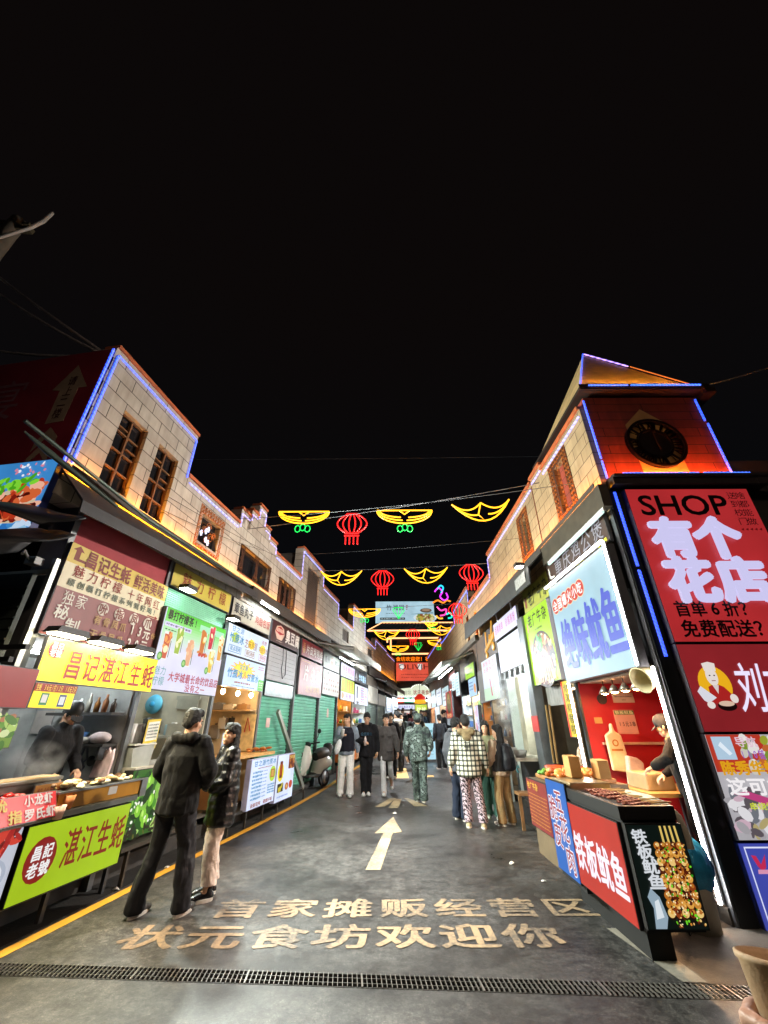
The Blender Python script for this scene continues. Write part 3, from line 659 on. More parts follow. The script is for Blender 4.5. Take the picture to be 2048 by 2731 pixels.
for (a, b), g in zip(bays[3:6], (GRN, GRN, GRN)): shutter(lb, a + .05, b - .06, hz(a, b) + .18, 2.5, g)
interior(lb, 14.76, 17.0, .5, 2.6, 1.6, P('#c79a5e', .6, 0, .2)); interior(lb, 17.0, 19.8, .5, 2.6, 1.6, P('#d2d4cf', .6))
shutter(lb, 19.9, 22.6, .6, 2.6, GRY); shutter(lb, 22.75, 25.1, .7, 2.6, GRY)
interior(lb, 25.2, 28, .7, 3.0, 1.5, P('#b9c4c8', .6)); interior(lb, 28, 30.6, .8, 3.0, 1.5, P('#c9b9a8', .6))
m_ = MB(); m_.box(3.45, 5.03, 3.31, 3.72, -.04, -.01); lb.part('fascia', m_, P('#9a3038', .7, 0, .1))
m_ = MB(); m_.box(19.86, 30.5, 3.2, 3.64, -.03, .0); lb.part('fascia', m_, P('#6f6458', .7, 0, .2))
stp = left_strip(-2.3, -.06, 3.4, 31, .17); stp2 = MB()
solo('shop_floor', stp, None, None, mat=P('#4b4945', .75, 0, .3, 5, dirt=.4), kind='structure')
for i in range(30):
    a, b = 3.0 + i * .93, 3.0 + (i + 1) * .93; vs = []
    for s in (a, b):
        p = NL * (-4.0 - .06) + DL * s; vs += [(p.x, p.y, zg(p.y)), (p.x, p.y, zg(p.y) + .17)]
    stp2.add(vs, [(0, 2, 3, 1)])
solo('shop_step', stp2, None, None, mat=P('#3b3936', .8, 0, .3, 5, dirt=.5), kind='structure')
# ================================================================== LEFT SIGNS
Wt = '#e6e8ff'
def flood(F, u, v, w, label, grp, width=.36, s=70, hexc='#fff3dc', spot=0, tip=-172):
    t = Thing('flood_lamp', label, 'lamp', F, (u, v, w), grp)
    h = MB(); h.prism([(-width / 2, .0), (width / 2, 0), (width / 2 * .8, .06), (-width / 2 * .8, .06)], 0, .16)
    h.v = [(p[0] + u, p[1] + v, p[2] + w) for p in h.v]; t.part('housing', h, P('#2a2c2c', .5, .3))
    l = MB(); l.box(u - width * .42, u + width * .42, v - .012, v - .003, w + .02, w + .14); t.part('lens', l, E(hexc, s, var=0))
    if spot:
        d = bpy.data.lights.new('beam', 'SPOT'); d.energy = spot; d.spot_size = R(150); d.spot_blend = .6; d.shadow_soft_size = .09; d.color = lin(hexc)[:3]; o = bpy.data.objects.new('beam', d); COL.objects.link(o); o.parent = t.o; o.location = (0, -.03, .2); o.rotation_euler = (R(tip), 0, 0)
    return t
def tubelight(F, u0, u1, v, w, label, s=40, hexc='#f2fbff', grp=None, r=.016, tilt=0., spot=0, out=.06):
    t = Thing('tube_light', label, 'lamp', F, ((u0 + u1) / 2, v, w), grp)
    m = MB(); m.tube([(u0, v, w), (u1, v + tilt, w)], r, 8); t.part('tube', m, E(hexc, s, var=0))
    m = MB(); m.beam((u0 - .03, v + .03, w - .01), (u1 + .03, v + tilt + .03, w - .01), .05, .025); t.part('batten', m, P('#c9cac6', .5))
    if spot:
        d = bpy.data.lights.new('beam', 'SPOT'); d.energy = spot; d.spot_size = R(155); d.spot_blend = .6; d.shadow_soft_size = .2; d.color = lin(hexc)[:3]; o = bpy.data.objects.new('beam', d); COL.objects.link(o); o.parent = t.o; o.location = (0, -.06, out); o.rotation_euler = (R(-165), 0, 0)
    return t
s = Sign(LF, 'menu_sign', 'tall three band yellow, cream and maroon sign with prices above the oyster stall', (3.40, 5.03, 2.34, 3.30), P('#7e3a3a', .5, 0, .08), w=.03, d=.04)
cr = P('#d9d2b0', .5, 0, .06); ye = P('#c9b03c', .5, 0, .06); mr = P('#7a2f22', .6); br_ = P('#8c2a1e', .6); wh = P('#dcd8cc', .5); go = P('#b08a4a', .5); gg = P('#5f6a58', .6)
s.rect(cr, .0, 1, .50, .78); s.rect(ye, 0, 1, .78, 1)
s.txt(mr, '昌记生蚝', .13, .56, .79, .99, bold=.03, gap=.03).txt(mr, '鲜活美味', .6, .97, .79, .98, bold=.02, gap=.03)
s.poly(mr, [(.045, .82), (.045, .93), (.02, .93), (.065, .99), (.11, .93), (.085, .93), (.085, .85), (.2, .85), (.2, .82)])
s.txt(br_, '魅力柠檬', .06, .52, .64, .78, bold=.006, gap=.2).txt(br_, '十年网红', .56, .96, .62, .76, bold=.0, gap=.2)
s.txt(gg, '原创暴打柠檬系列到好喝！', .05, .96, .535, .62, gap=.2); s.poly(br_, [(.84, .52), (.93, .52), (.93, .535), (.97, .512), (.93, .49), (.93, .505), (.84, .505)])
s.txt(wh, '独家', .06, .26, .33, .49, bold=.0, gap=.1).txt(wh, '秘', .04, .15, .18, .33).txt(wh, '制', .14, .26, .06, .22)
for i, c in enumerate('吮指凤爪'): s.dot(wh, .40 + i * .155, .41, .048, .075); s.txt(mr, c, .36 + i * .155, .44 + i * .155, .345, .475, bold=.02, gap=0)
s.txt(go, '有骨凤爪', .34, .66, .22, .33, gap=.2).txt(wh, '13元', .68, .92, .2, .36, bold=.03, gap=.0).txt(go, '份', .93, 1, .23, .31)
s.txt(go, '无骨凤爪', .34, .66, .06, .17, gap=.2).txt(wh, '20元', .68, .92, .03, .19, bold=.03, gap=.0)
s.done()
s = Sign(LF, 'shop_sign', 'bright yellow sign with big red characters under three flood lamps', (3.46, 5.10, 1.92, 2.32), E('#f0e01c', .55, base=.9), w=.1, d=.05)  # flood light on face and letters put in as glow, not backlit
RD = T('#c8281c', .55)
s.txt(RD, '昌记湛江生蚝', .16, .985, .1, .82, bold=.018, gap=.1); s.dot(RD, .075, .74, .055, .2); s.txt(T('#ffffff', .8), '昌记', .035, .115, .74, .9, bold=.03, gap=0).txt(T('#ffffff', .8), '老號', .035, .115, .56, .74, bold=.03, gap=0); s.done()
for i, u in enumerate((3.56, 4.06, 4.6)): flood(LF, u, 2.345, .16, ['left', 'middle', 'right'][i] + ' one of the three black flood lamps over the yellow oyster sign', 'flood lamps over the yellow sign', .40, 26, '#fff0c8', 130, -140)
s = Sign(LF, 'payment_sign', 'small yellow sign with a red price band and two payment cards', (3.48, 3.95, 1.69, 1.905), E('#f0d81c', .5, base=.9), w=.15, d=.02)
s.rect(T('#c02a20', .5), 0, 1, .68, 1); s.txt(T('#ffe04a', .8), '生蚝 36元/打12只 10元3只', .03, .97, .7, .98, bold=.02, gap=0)
s.rect(T('#3a9a58', .6), .2, .38, .14, .62).rect(T('#ece8e4', .7), .23, .35, .24, .56).rect(T('#3c5a8a', .6), .62, .8, .1, .6).rect(T('#e6ecf0', .7), .65, .77, .18, .52); s.done()
s = Sign(LF, 'red_lightbox', 'plain red box hanging at the far left edge beside the payment sign', (2.75, 3.34, 1.68, 2.0), E('#c8141c', .4), w=.2, d=.12); s.done()
s = Sign(LF, 'vegetable_poster', 'poster of green lettuce pieces at the far left edge below the red box', (2.9, 3.40, 1.38, 1.62), E('#8fbf4a', .45), w=.2, d=.03, cat='poster')
s.blobs([T('#6fae3a', .6), T('#b6d870', .7), T('#4f8e2c', .5), T('#dcecb0', .7), T('#d88a5a', .5)], .05, .95, .05, .95, 60, .12, .14, 3); s.done()
s = Sign(LF, 'shop_sign', 'olive yellow fascia with red brush characters above the lemon tea shop', (5.09, 6.80, 3.35, 3.70), P('#b8a83a', .5, 0, .06), w=.0, d=.05)
s.txt(P('#8a2418', .6), '魅力柠檬', .1, .93, .2, .85, bold=.004, gap=.34); s.done()
m_ = MB(); m_.box(5.12, 6.78, 3.06, 3.33, -.25, .0)
for i in range(9): m_.box(5.12, 6.78, 3.075 + i * .029, 3.09 + i * .029, 0, .012)
solo('shutter_case', m_, 'pale green ribbed shutter case between the two lemon tea signs', 'shutter case', LF, (5.95, 3.06, 0), P('#7fc8a4', .5, 0, .1))
flood(LF, 5.3, 3.33, .12, 'left one of two bright white flood lamps above the green drinks board', 'lamps above the drinks board', .26, 12, '#f4fff4', 1500); flood(LF, 6.66, 3.2, .16, 'right one of two bright white flood lamps above the green drinks board', 'lamps above the drinks board', .26, 12, '#f4fff4', 1500)
s = Sign(LF, 'menu_board', 'large green and white backlit board with tall fruit drinks', (5.02, 6.68, 1.96, 3.02), E('#dcdcf6', .9), w=.06, d=.08)
for k in range(14): s.rect(T(['#4fd02a', '#5ad43a', '#68d84c', '#78dc60', '#88e076', '#98e48c', '#a6e69e', '#b2e8ae', '#bce8bc', '#c6e8ca', '#cee6d6', '#d4e4e0', '#d8e0e8', '#dadeee'][k], .9), .012, .988, .96 - k * .035, .995 - k * .035)
s.txt(T('#0f1f10', .3), '暴打柠檬茶!', .03, .48, .85, .98, bold=.03, gap=.02); s.rect(T('#d8d8f2', .9), .02, .4, .76, .82).lines(T('#8a7ab0', .6), .04, .38, .765, .815, 1, 4); s.lines(T('#2f7a2c', .5), .04, .3, .71, .74, 1, 5); s.rect(T('#a8eac0', .9), .52, .96, .84, .93)
cups = [(.1, .36, '#d85a2e', '#f0a048'), (.25, .45, '#a8c83a', '#7fb82e'), (.43, .33, '#f2b48a', '#f4c89a'), (.61, .5, '#d87a1e', '#f0c03a'), (.74, .62, '#d81f3a', '#e8465a'), (.80, .3, '#f0c838', '#f4e070'), (.93, .5, '#f0a830', '#f4ecd8')]
for i, (x, y, c1, c2) in enumerate(cups):
    k = 1.0; hh = .34 if i != 6 else .36
    s.poly(T('#eef4ea', .9), [(x - .035, y), (x + .035, y), (x + .052, y + hh), (x - .052, y + hh)]); s.poly(T(c1, .75), [(x - .03, y + .01), (x + .03, y + .01), (x + .045, y + hh * .9), (x - .045, y + hh * .9)])
    s.blobs([T(c2, .85), T(c1, .8), T('#fff2c0', .9)], x - .03, x + .03, y + hh * .35, y + hh, 9, .026, .05, i); s.rect(T('#3a6a2e', .5), x + .047, x + .055, y + .03, y + hh * .7)
    if i in (0, 2, 5): s.dot(T('#4fae3a', .7), x - .05, y + .03, .03, .05).dot(T('#a8dc80', .8), x - .05, y + .03, .018, .03)
    if i == 3: s.blobs([T('#e08a1e', .8), T('#d83a2a', .7)], x - .06, x + .1, y, y + .06, 8, .025, .03, 8)
s.txt(T('#c81848', .6), '大学城最长命的饮品店', .21, .99, .115, .235, bold=.02, gap=.05).txt(T('#c81848', .6), '没有之一', .46, .78, .01, .115, bold=.015, gap=.05).txt(T('#4fa8b0', .7), '魅力', .02, .17, .17, .28, bold=0, gap=.05).txt(T('#4fa8b0', .7), '柠檬', .02, .17, .05, .16, bold=0, gap=.05); s.done()
s = Sign(LF, 'shop_sign', 'cream fascia with black and dark red characters above the sugarcane juice boards', (6.90, 8.62, 3.29, 3.68), P('#a8a594', .5, 0, .05), w=.0, d=.05)
s.txt(P('#23201e', .6), '章鱼丸子', .03, .5, .3, .85, bold=.025, gap=.06).txt(P('#8e2028', .6), '鸡翅包饭', .55, .98, .25, .75, bold=.01, gap=.06); s.done()
tubelight(LF, 7.7, 8.6, 3.78, .22, 'white tube light under the canopy edge above the cream fascia', 40, spot=400)
CY = T('#3a9ad0', .7); RO = T('#b0503a', .6); YL = T('#ffe23a', .95)
s = Sign(LF, 'menu_board', 'upper pale blue backlit board with three dish names and yellow bursts', (6.73, 8.45, 2.66, 3.17), E('#dcecff', .95), w=.06, d=.08)
def burst(s, m, a, b, r, n=12, k=.6, asp=1.):
    s.poly(m, [(a + r * (1 if i % 2 else k) * math.cos(6.283 * i / (2 * n)), b + r * asp * (1 if i % 2 else k) * math.sin(6.283 * i / (2 * n))) for i in range(2 * n)])
s.txt(CY, '甘之源', .06, .34, .76, .97, bold=.0, gap=.05); burst(s, T('#c8e020', .9), .17, .58, .09, 14, .8, 2.2); burst(s, YL, .55, .55, .1, 12, .72, 2.2); burst(s, YL, .85, .5, .1, 12, .72, 2.2)
s.txt(CY, '竹蔗冰', .04, .36, .4, .72, bold=.02, gap=.03).txt(RO, '芝麻鸡腿', .38, .7, .36, .68, bold=.0, gap=.03).txt(RO, '鸡翅包饭', .74, .99, .36, .6, bold=.0, gap=.03).txt(T('#c86a7a', .8), '天然', .8, .94, .7, .86)
for a0, a1, m, st_ in ((.06, .33, CY, '现点现榨'), (.42, .66, T('#b08060', .7), '网红美食'), (.77, .98, T('#d07a90', .8), '西味炒饭')): s.rect(m, a0, a1, .08, .31).rect(T('#e4eefc', .95), a0 + .006, a1 - .006, .1, .29); s.txt(m, st_, a0 + .02, a1 - .02, .12, .28, gap=0)
s.done()
s = Sign(LF, 'menu_board', 'lower pale blue backlit board with a yellow starburst and sugarcane juice names', (6.82, 8.44, 2.14, 2.64), E('#cfe4ff', .95), w=.06, d=.08)
burst(s, T('#f07828', .8), .42, .62, .33, 14, .62, .95); burst(s, YL, .42, .62, .3, 14, .62, .95)
s.txt(CY, '甘之源', .32, .52, .62, .8, bold=.02, gap=0).txt(CY, '竹蔗冰', .06, .42, .3, .6, bold=.03, gap=.02).txt(CY, '甘蔗水', .52, .84, .28, .56, bold=.03, gap=.02).txt(T('#f0a020', .9), '&', .44, .5, .34, .58, bold=.03)
s.lines(RO, .25, .65, .12, .24, 1, 2).lines(T('#7aa0c0', .7), .2, .75, .03, .1, 1, 3); s.rect(T('#58c83a', .9), .84, .99, .0 + .02, .42).lines(T('#d8f4c0', .9), .87, .97, .1, .35, 3, 5); s.lines(T('#d07a90', .8), .8, .96, .75, .92, 2, 6); s.done()
s = Sign(LF, 'shop_sign', 'dark maroon fascia with white tofu characters and a red fan emblem', (8.73, 10.52, 3.21, 3.69), P('#3c1c20', .4, 0, .1), w=.0, d=.05)
s.txt(P('#e4e0da', .5), '臭豆腐', .45, .99, .18, .85, bold=.03, gap=.05); s.poly(P('#d8b8a8', .5), [(.1, .5), (.14, .78), (.27, .88), (.38, .78), (.42, .5), (.34, .2), (.18, .2)]); s.poly(P('#a8202a', .5), [(.12, .52), (.16, .74), (.27, .82), (.36, .74), (.4, .52), (.26, .42)])
for i in range(5): s.rect(P('#e0c8b8', .5), .16 + i * .045, .19 + i * .045, .55, .72)
s.lines(P('#b8a8a0', .5), .17, .36, .08, .16, 1, 3); s.done()
m_ = Thing('louvre_panel', 'white louvred panel with a hanging cable below the tofu fascia', 'louvre', LF, (9.6, 2.4, .02)); l = MB(); l.box(8.8, 10.48, 2.42, 3.16, .0, .03)
for i in range(8): l.box(8.82, 10.46, 2.44 + i * .09, 2.447 + i * .09, .03, .042)
m_.part('panel', l, P('#9a9ca0', .5, 0, .05)); l = MB(); l.tube([(9.5, 3.16, .05), (9.55, 2.9, .055), (9.5, 2.7, .055), (9.62, 2.5, .055), (9.78, 2.6, .05), (9.72, 3.16, .05)], .008, 5); m_.part('cable', l, BLACK)
m_ = MB(); m_.box(8.8, 10.45, 2.1, 2.385, .0, .03); solo('tarnished_panel', m_, 'dull crumpled grey panel just above the first green shutter', 'panel', LF, (9.6, 2.1, 0), P('#5a6262', .3, .5, .3, 4, .5, 9))
s = Sign(LF, 'shop_sign', 'red fascia with white roast duck roll characters', (10.77, 12.66, 3.19, 3.63), P('#7d1c26', .45, 0, .08), w=.0, d=.05); WHP = P('#e0dcd6', .5)
s.txt(WHP, '片皮烤鸭卷', .18, .99, .22, .8, bold=.015, gap=.06).txt(P('#c89a4a', .5), '正宗', .03, .14, .15, .8, vert=True); s.done()
s = Sign(LF, 'menu_board', 'tall maroon board with three white characters and gold ones below', (10.69, 12.68, 2.24, 3.13), P('#8a3a38', .45, 0, .06), w=.02, d=.05)
s.txt(WHP, '片皮鸭', .12, .95, .38, .85, bold=.01, gap=.3).txt(P('#c89a4a', .5), '北京烤鸭', .26, .9, .08, .3, bold=.0, gap=.1).lines(P('#c89a4a', .5), .06, .4, .9, .96, 1, 4); s.done()
s = Sign(LF, 'shop_sign', 'pale grey green fascia with black characters around a brown emblem', (12.78, 14.7, 3.13, 3.60), P('#8f968a', .5, 0, .05), w=.0, d=.05)
s.txt(P('#2c2c2a', .5), '衢州', .05, .36, .35, .8, bold=.02, gap=.1).txt(P('#2c2c2a', .5), '鸭头', .66, .97, .3, .75, bold=.02, gap=.1).dot(P('#8a4a2c', .5), .5, .55, .06, .3).dot(P('#caa888', .5), .5, .68, .035, .1).lines(P('#6a6a62', .5), .35, .66, .08, .18, 1, 2); s.done()
s = Sign(LF, 'menu_board', 'cream board with rows of small brown dish photos above the third shutter', (12.77, 14.7, 2.37, 3.09), P('#a09e94', .5, 0, .04), w=.02, d=.05)
s.lines(P('#55504a', .5), .3, .8, .84, .92, 1, 3).dot(P('#2c2c2a', .5), .26, .88, .03, .07)
for j in range(3):
    for i in range(7): s.dot(P(['#6b4a34', '#7d5a44', '#8a4a3a', '#a08a70'][(i * 3 + j) % 4], .5), .09 + i * .135, .62 - j * .2, .04, .05); s.lines(P('#8a847a', .5), .05 + i * .135, .13 + i * .135, .68 - j * .2, .72 - j * .2, 1, i + j)
s.done()
MG = T('#d858a8', .8)
s = Sign(LF, 'menu_board', 'white and pink backlit board under the grey awning', (14.82, 16.96, 3.08, 3.53), E('#e4dcff', .95), w=.03, d=.06); s.txt(T('#d0609a', .9), '特色烤冷面', .08, .96, .35, .85, bold=.0, gap=.25).lines(T('#a8c0e8', .9), .1, .8, .1, .25, 1, 2); s.done()
s = Sign(LF, 'menu_board', 'lime green and white backlit board with orange columns of print', (14.9, 16.96, 2.32, 3.05), E('#e6e8f4', .95), w=.03, d=.06); s.rect(T('#b6d81e', .9), 0.01, .99, .36, .99)
s.txt(T('#e8a018', .9), '烤冷面', .05, .22, .42, .95, vert=True, bold=.02)
for i in range(3): s.rect(T('#e8782a', .8), .4 + i * .2, .44 + i * .2, .42, .94).lines(T('#f0c83a', .9), .46 + i * .2, .56 + i * .2, .42, .94, 6, i)
s.dot(T('#e8a060', .8), .12, .2, .09, .14).txt(T('#b070d0', .8), '招牌', .3, .75, .08, .3, gap=.1); s.done()
s = Sign(LF, 'shop_sign', 'black fascia with pale blue glowing characters and a small emblem', (17.03, 19.5, 3.1, 3.52), P('#26262a', .5), w=.0, d=.05); s.txt(T('#bfe6ff', 1.0), '炸鸡薯条', .36, .97, .15, .85, bold=.03, gap=.1).poly(T('#d8d8dc', .5), [(.08, .3), (.17, .85), (.27, .3)]); s.rect(T('#b8b8bc', .5), .1, .25, .12, .24); s.done()
s = Sign(LF, 'menu_board', 'white backlit board with a black ladle drawing and red print', (17.1, 19.72, 2.27, 3.0), E('#dfe6fb', .95), w=.03, d=.06); s.poly(T('#2a2a30', .3), [(.1, .15), (.3, .15), (.27, .02), (.13, .02)]).rect(T('#3a3a40', .3), .12, .2, .3, .9); s.lines(T('#c8507a', .7), .42, .7, .1, .95, 6, 4).lines(T('#7aa0e0', .8), .42, .65, .2, .85, 5, 8); s.txt(T('#d0506a', .8), '人气', .74, .92, .35, .75, vert=True, bold=.02); s.done()
for (a, b, c, d, lb_) in ((19.98, 22.62, 2.44, 3.18, 'nearer one of two blank cream boards above the grey shutters'), (22.75, 25.2, 2.43, 2.98, 'farther one of two blank cream boards above the grey shutters')):
    s = Sign(LF, 'blank_board', lb_, (a, b, c, d), P('#c9c3b4', .6, 0, .08), w=.02, d=.04, group='blank cream boards'); s.done()
for (a, b, c, d, h, lb_) in ((25.3, 27.4, 2.2, 2.95, '#dfeaff', 'nearer small white lit board near the far end of the left row'), (27.7, 30.2, 1.9, 3.1, '#e8f4ff', 'farthest tall white lit board at the end of the left row')):
    s = Sign(LF, 'menu_board', lb_, (a, b, c, d), E(h, .9), w=.05, d=.05); s.lines(T('#7a90a8', .7), .15, .85, .15, .9, 5, 3); s.done()
# big grey awnings
def awning(F, name, label, s0, s1, z0, n1, z1, drop, mat, n0=.02):
    t = Thing(name, label, 'awning', F, ((s0 + s1) / 2, z1, n0)); m = MB(); K = 22; vs = []; fs = []
    for i in range(K + 1):
        u = s0 + (s1 - s0) * i / K
        for j in range(5):
            f_ = j / 4; v = z0 + (z1 - z0) * f_ - .05 * math.sin(math.pi * f_) + .006 * math.sin(i * 2.1 + j); vs.append((u, v, n0 + (n1 - n0) * f_))
    for i in range(K):
        for j in range(4): a = i * 5 + j; fs.append((a, a + 1, a + 6, a + 5))
    n_ = len(vs); m.add(vs + [(p[0], p[1] - .012, p[2]) for p in vs], fs + [tuple(x + n_ for x in f_[::-1]) for f_ in fs], True); t.part('canvas', m, mat)
    v_ = MB(); vs = []; fs = []
    for i in range(K * 2 + 1):
        u = s0 + (s1 - s0) * i / (K * 2); w_z = .012 * math.sin(i * 1.3); vs += [(u, z1, n1 + .004), (u, z1 - drop - .02 * (i % 2), n1 + .012 + w_z)]
    fs = [(i * 2, i * 2 + 1, i * 2 + 3, i * 2 + 2) for i in range(K * 2)]; n_ = len(vs)
    v_.add(vs + [(p[0], p[1], p[2] - .006) for p in vs], fs + [tuple(x + n_ for x in f_[::-1]) for f_ in fs]); t.part('valance', v_, mat)
    r = MB()
    for u in (s0 + .06, s1 - .06): r.beam((u, z0 - .1, n0), (u, z1 - .06, n1 - .05), .04, .04)
    r.tube([(s0, z1 - .02, n1 - .02), (s1, z1 - .02, n1 - .02)], .025, 6); t.part('frame', r, P('#b8b8b4', .4, .5)); return t
AWN = P('#c2c4b8', .75, 0, .12, 3, .1, 30, dirt=.25)
awning(LF, 'awning', 'large pale grey awning jutting over the lane from the left row', 12.1, 16.7, 3.86, 1.18, 3.60, .2, AWN)
tubelight(LF, 13.6, 15.6, 3.52, .35, 'bright tube light under the left grey awning', 22, spot=1100, out=.95)  # added spot sits out past the awning edge to brighten the walls opposite
awning(LF, 'awning', 'drooping dark awning at the far end of the left row', 21.5, 30, 3.75, .7, 3.5, .22, P('#5a564e', .8, 0, .2))
# ================================================================== shop interiors, left
tubelight(LF, 3.7, 4.8, 2.28, -.6, 'tube light inside the oyster stall', 55); tubelight(LF, 5.5, 6.5, 2.9, -.6, 'tube light on the ceiling of the lemon tea shop', 60)
tubelight(LF, 15.2, 16.6, 2.5, -.5, 'warm tube light inside the shop under the lime green board', 60, '#ffc070'); tubelight(LF, 17.5, 19.2, 2.5, -.5, 'white tube light inside the shop under the ladle board', 60)
tubelight(LF, 25.6, 27.6, 2.9, -.4, 'tube light in the second last shop of the left row', 50); tubelight(LF, 28.4, 30.2, 2.9, -.4, 'tube light in the last shop of the left row', 50, '#fff0dc')
for i in range(3):
    t = Thing('pendant_bulb', ['left', 'middle', 'right'][i] + ' one of three warm bulbs under the sugarcane juice board', 'lamp', LF, (7.15 + i * .55, 2.15, .0), 'warm bulbs under the juice board'); x = 7.15 + i * .55
    b = MB(); b.ell((x, 2.07, .0), (.035, .045, .035)); t.part('bulb', b, E('#ffc890', 55, var=0)); b = MB(); b.tube([(x, 2.11, 0), (x, 2.2, 0)], .015, 6); t.part('cord', b, BLACK)
# oyster stall: shelf, goods, counter
def SW(s_): return frame(NL * -4.0 + DL * s_, NL, ZZ, -DL)     # inner side wall that faces the camera
S1 = SW(4.99)
t = Thing('wall_shelf', 'dark two tier wall shelf behind the oyster vendor', 'shelf', S1, (-.4, 1.32, .1)); m = MB()
for z in (1.33, 1.66): m.box(-.95, -.05, z, z + .03, .0, .22)
t.part('board', m, P('#2b2927', .6)); m = MB(); m.box(-.8, -.77, 1.2, 1.33, .0, .2); m.box(-.12, -.09, 1.2, 1.33, 0, .2); t.part('bracket', m, DSTEEL)
def tub(name, label, cat, F, u, v, w, r, h, mat, taper=.8, oval=1., rim=True, group=None):
    """open tub / bowl with thickness; v is up"""
    m = MB(); pr = [(r * taper, 0), (r, h), (r * .94, h), (r * taper * .92, .012), (0.001, .012)]
    vs = []; fs = []; n = 22
    for (rr, hh) in pr:
        for k in range(n): a = 6.2832 * k / n; vs.append((u + rr * oval * math.cos(a), v + hh, w + rr * math.sin(a)))
    for i in range(len(pr) - 1):
        for k in range(n): fs.append((i * n + k, (i + 1) * n + k, (i + 1) * n + (k + 1) % n, i * n + (k + 1) % n))
    fs.append(list(range(n))); m.add(vs, fs, True)
    return solo(name, m, label, cat, F, (u, v, w), mat, group)
tub('plastic_tub', 'blue plastic tub on the shelf behind the oyster vendor', 'tub', S1, -.52, 1.362, .11, .09, .12, P('#3a6aa8', .4), .85, 1.5)
tub('plastic_tub', 'small white bowl on the shelf beside the blue tub', 'bowl', S1, -.37, 1.362, .14, .05, .07, P('#d8d8d6', .4), .7)
m = MB(); m.ell((-.2, 1.42, .11), (.13, .065, .09), 14, 9); solo('plastic_bag', m, 'white lumpy plastic bag on the shelf by the bowl', 'bag', S1, (-.2, 1.36, .11), P('#d0c4c4', .5, 0, .2, 8, .6, 12))
for i, (u, h) in enumerate(((-.62, .16), (-.5, .21), (-.38, .17), (-.27, .2), (-.15, .15))):
    m = MB(); m.lathe([(.001, 0), (.03, 0), (.032, h * .6), (.014, h * .8), (.014, h), (.001, h)], n=12); m.v = [(p[0] + u, p[2] + 1.692, p[1] + .1) for p in m.v]
    solo('sauce_bottle', m, f'sauce bottle {["with clear glass at the left end", "tall and pale in second place", "short and amber in the middle", "tall and brown in fourth place", "short and dark at the right end"][i]} of the top shelf', 'bottle', S1, (u, 1.692, .1), P(['#c8ccc8', '#b8b4a8', '#8a5a2a', '#a06a48', '#3a2f28'][i], .2), 'bottles on the top shelf')
m = MB()
for i, (u, h) in enumerate(((-.2, .26), (-.12, .31), (-.03, .3))):
    pts = [(u - .05, 1.02), (u + .07, 1.01), (u + .09, 1.02 + h * .6), (u + .075, 1.02 + h), (u + .045, 1.02 + h * .85), (u + .02, 1.02 + h * .95), (u - .01, 1.02 + h * .7)]; m.prism(pts, .04 + i * .035, .07 + i * .035)
solo('plastic_bag', m, 'pink and white carrier bags hanging by the right post of the oyster stall', 'bag', S1, (-.1, 1.02, .07), P('#e6ccd2', .5, 0, .3, 9, .6, 14), bevel=.01)
m = MB(); m.lathe([(.001, 0), (.05, .005), (.055, .02), (.001, .03)], n=18); m.v = [(p[0] - .3, p[1] + 1.18, p[2] + .02) for p in m.v]; solo('frying_pan', m, 'small black pan hanging on the grey wall left of the carrier bags', 'pan', S1, (-.3, 1.18, .03), BLACK)
m = MB(); m.tube([(-.42, 1.33, .05), (-.44, 1.22, .05), (-.36, 1.12, .05), (-.4, 1.05, .05)], .012, 6); m.tube([(-.38, 1.32, .06), (-.34, 1.2, .06), (-.4, 1.15, .06)], .012, 6); solo('cable_bundle', m, 'loose blue grey cables hanging under the lower shelf', 'cables', S1, (-.4, 1.2, .05), P('#4a5064', .5))
m = MB(); m.prism([(-1.3, 1.46), (-1.05, 1.46), (-1.05, 1.72), (-1.3, 1.72)], .0, .01); solo('notice_sheet', m, 'pale notice sheet on the wall behind the vendor', 'notice', S1, (-1.2, 1.46, 0), P('#9a948e', .7))
ct = Thing('stall_counter', 'oyster stall counter with a steel top and black frame', 'counter', LF, (4.3, 0, .1)); m = MB()
m.box(3.3, 5.06, .80, .85, -.25, .34); m.box(3.3, 5.05, .22, .26, -.2, .24); ct.part('top', m, P('#7c7c78', .35, .8, .15)); m = MB()
for u in (3.4, 4.3, 5.02):
    for w in (-.2, .2): m.box(u - .02, u + .02, .0, .8, w - .02, w + .02)
ct.part('leg', m, DSTEEL); m = MB(); m.box(3.3, 5.05, .27, .79, -.16, -.12); ct.part('back_panel', m, DARK)
s = Sign(LF, 'lightbox', 'lime green lightbox with red characters on the oyster counter front', (3.77, 5.01, .25, .785), E('#b4d81c', .75, var=.12), w=.25, d=.07, edge=BLACK)
s.txt(T('#a8281c', .55), '湛江生蚝', .34, .98, .26, .82, bold=.02, gap=.08); s.dot(T('#a8201c', .55), .17, .5, .125, .3); s.txt(T('#fff', .8) if False else T('#ffffff', .8), '昌記', .08, .26, .5, .7, bold=.03, gap=.08).txt(T('#ffffff', .8), '老號', .08, .26, .28, .48, bold=.03, gap=.08); s.done()
s = Sign(LF, 'lightbox', 'white lightbox with red crayfish picture at the far left counter', (2.6, 3.72, .28, .80), E('#cdd4e4', .75), w=.25, d=.07, edge=BLACK)
s.blobs([T('#c01c1c', .6), T('#e04030', .7), T('#8c1010', .5)], .62, .98, .72, .95, 26, .06, .05, 3); s.dot(T('#b8c4d8', .7), .8, .42, .16, .24).dot(T('#dfe6f2', .8), .8, .42, .13, .19); s.done()
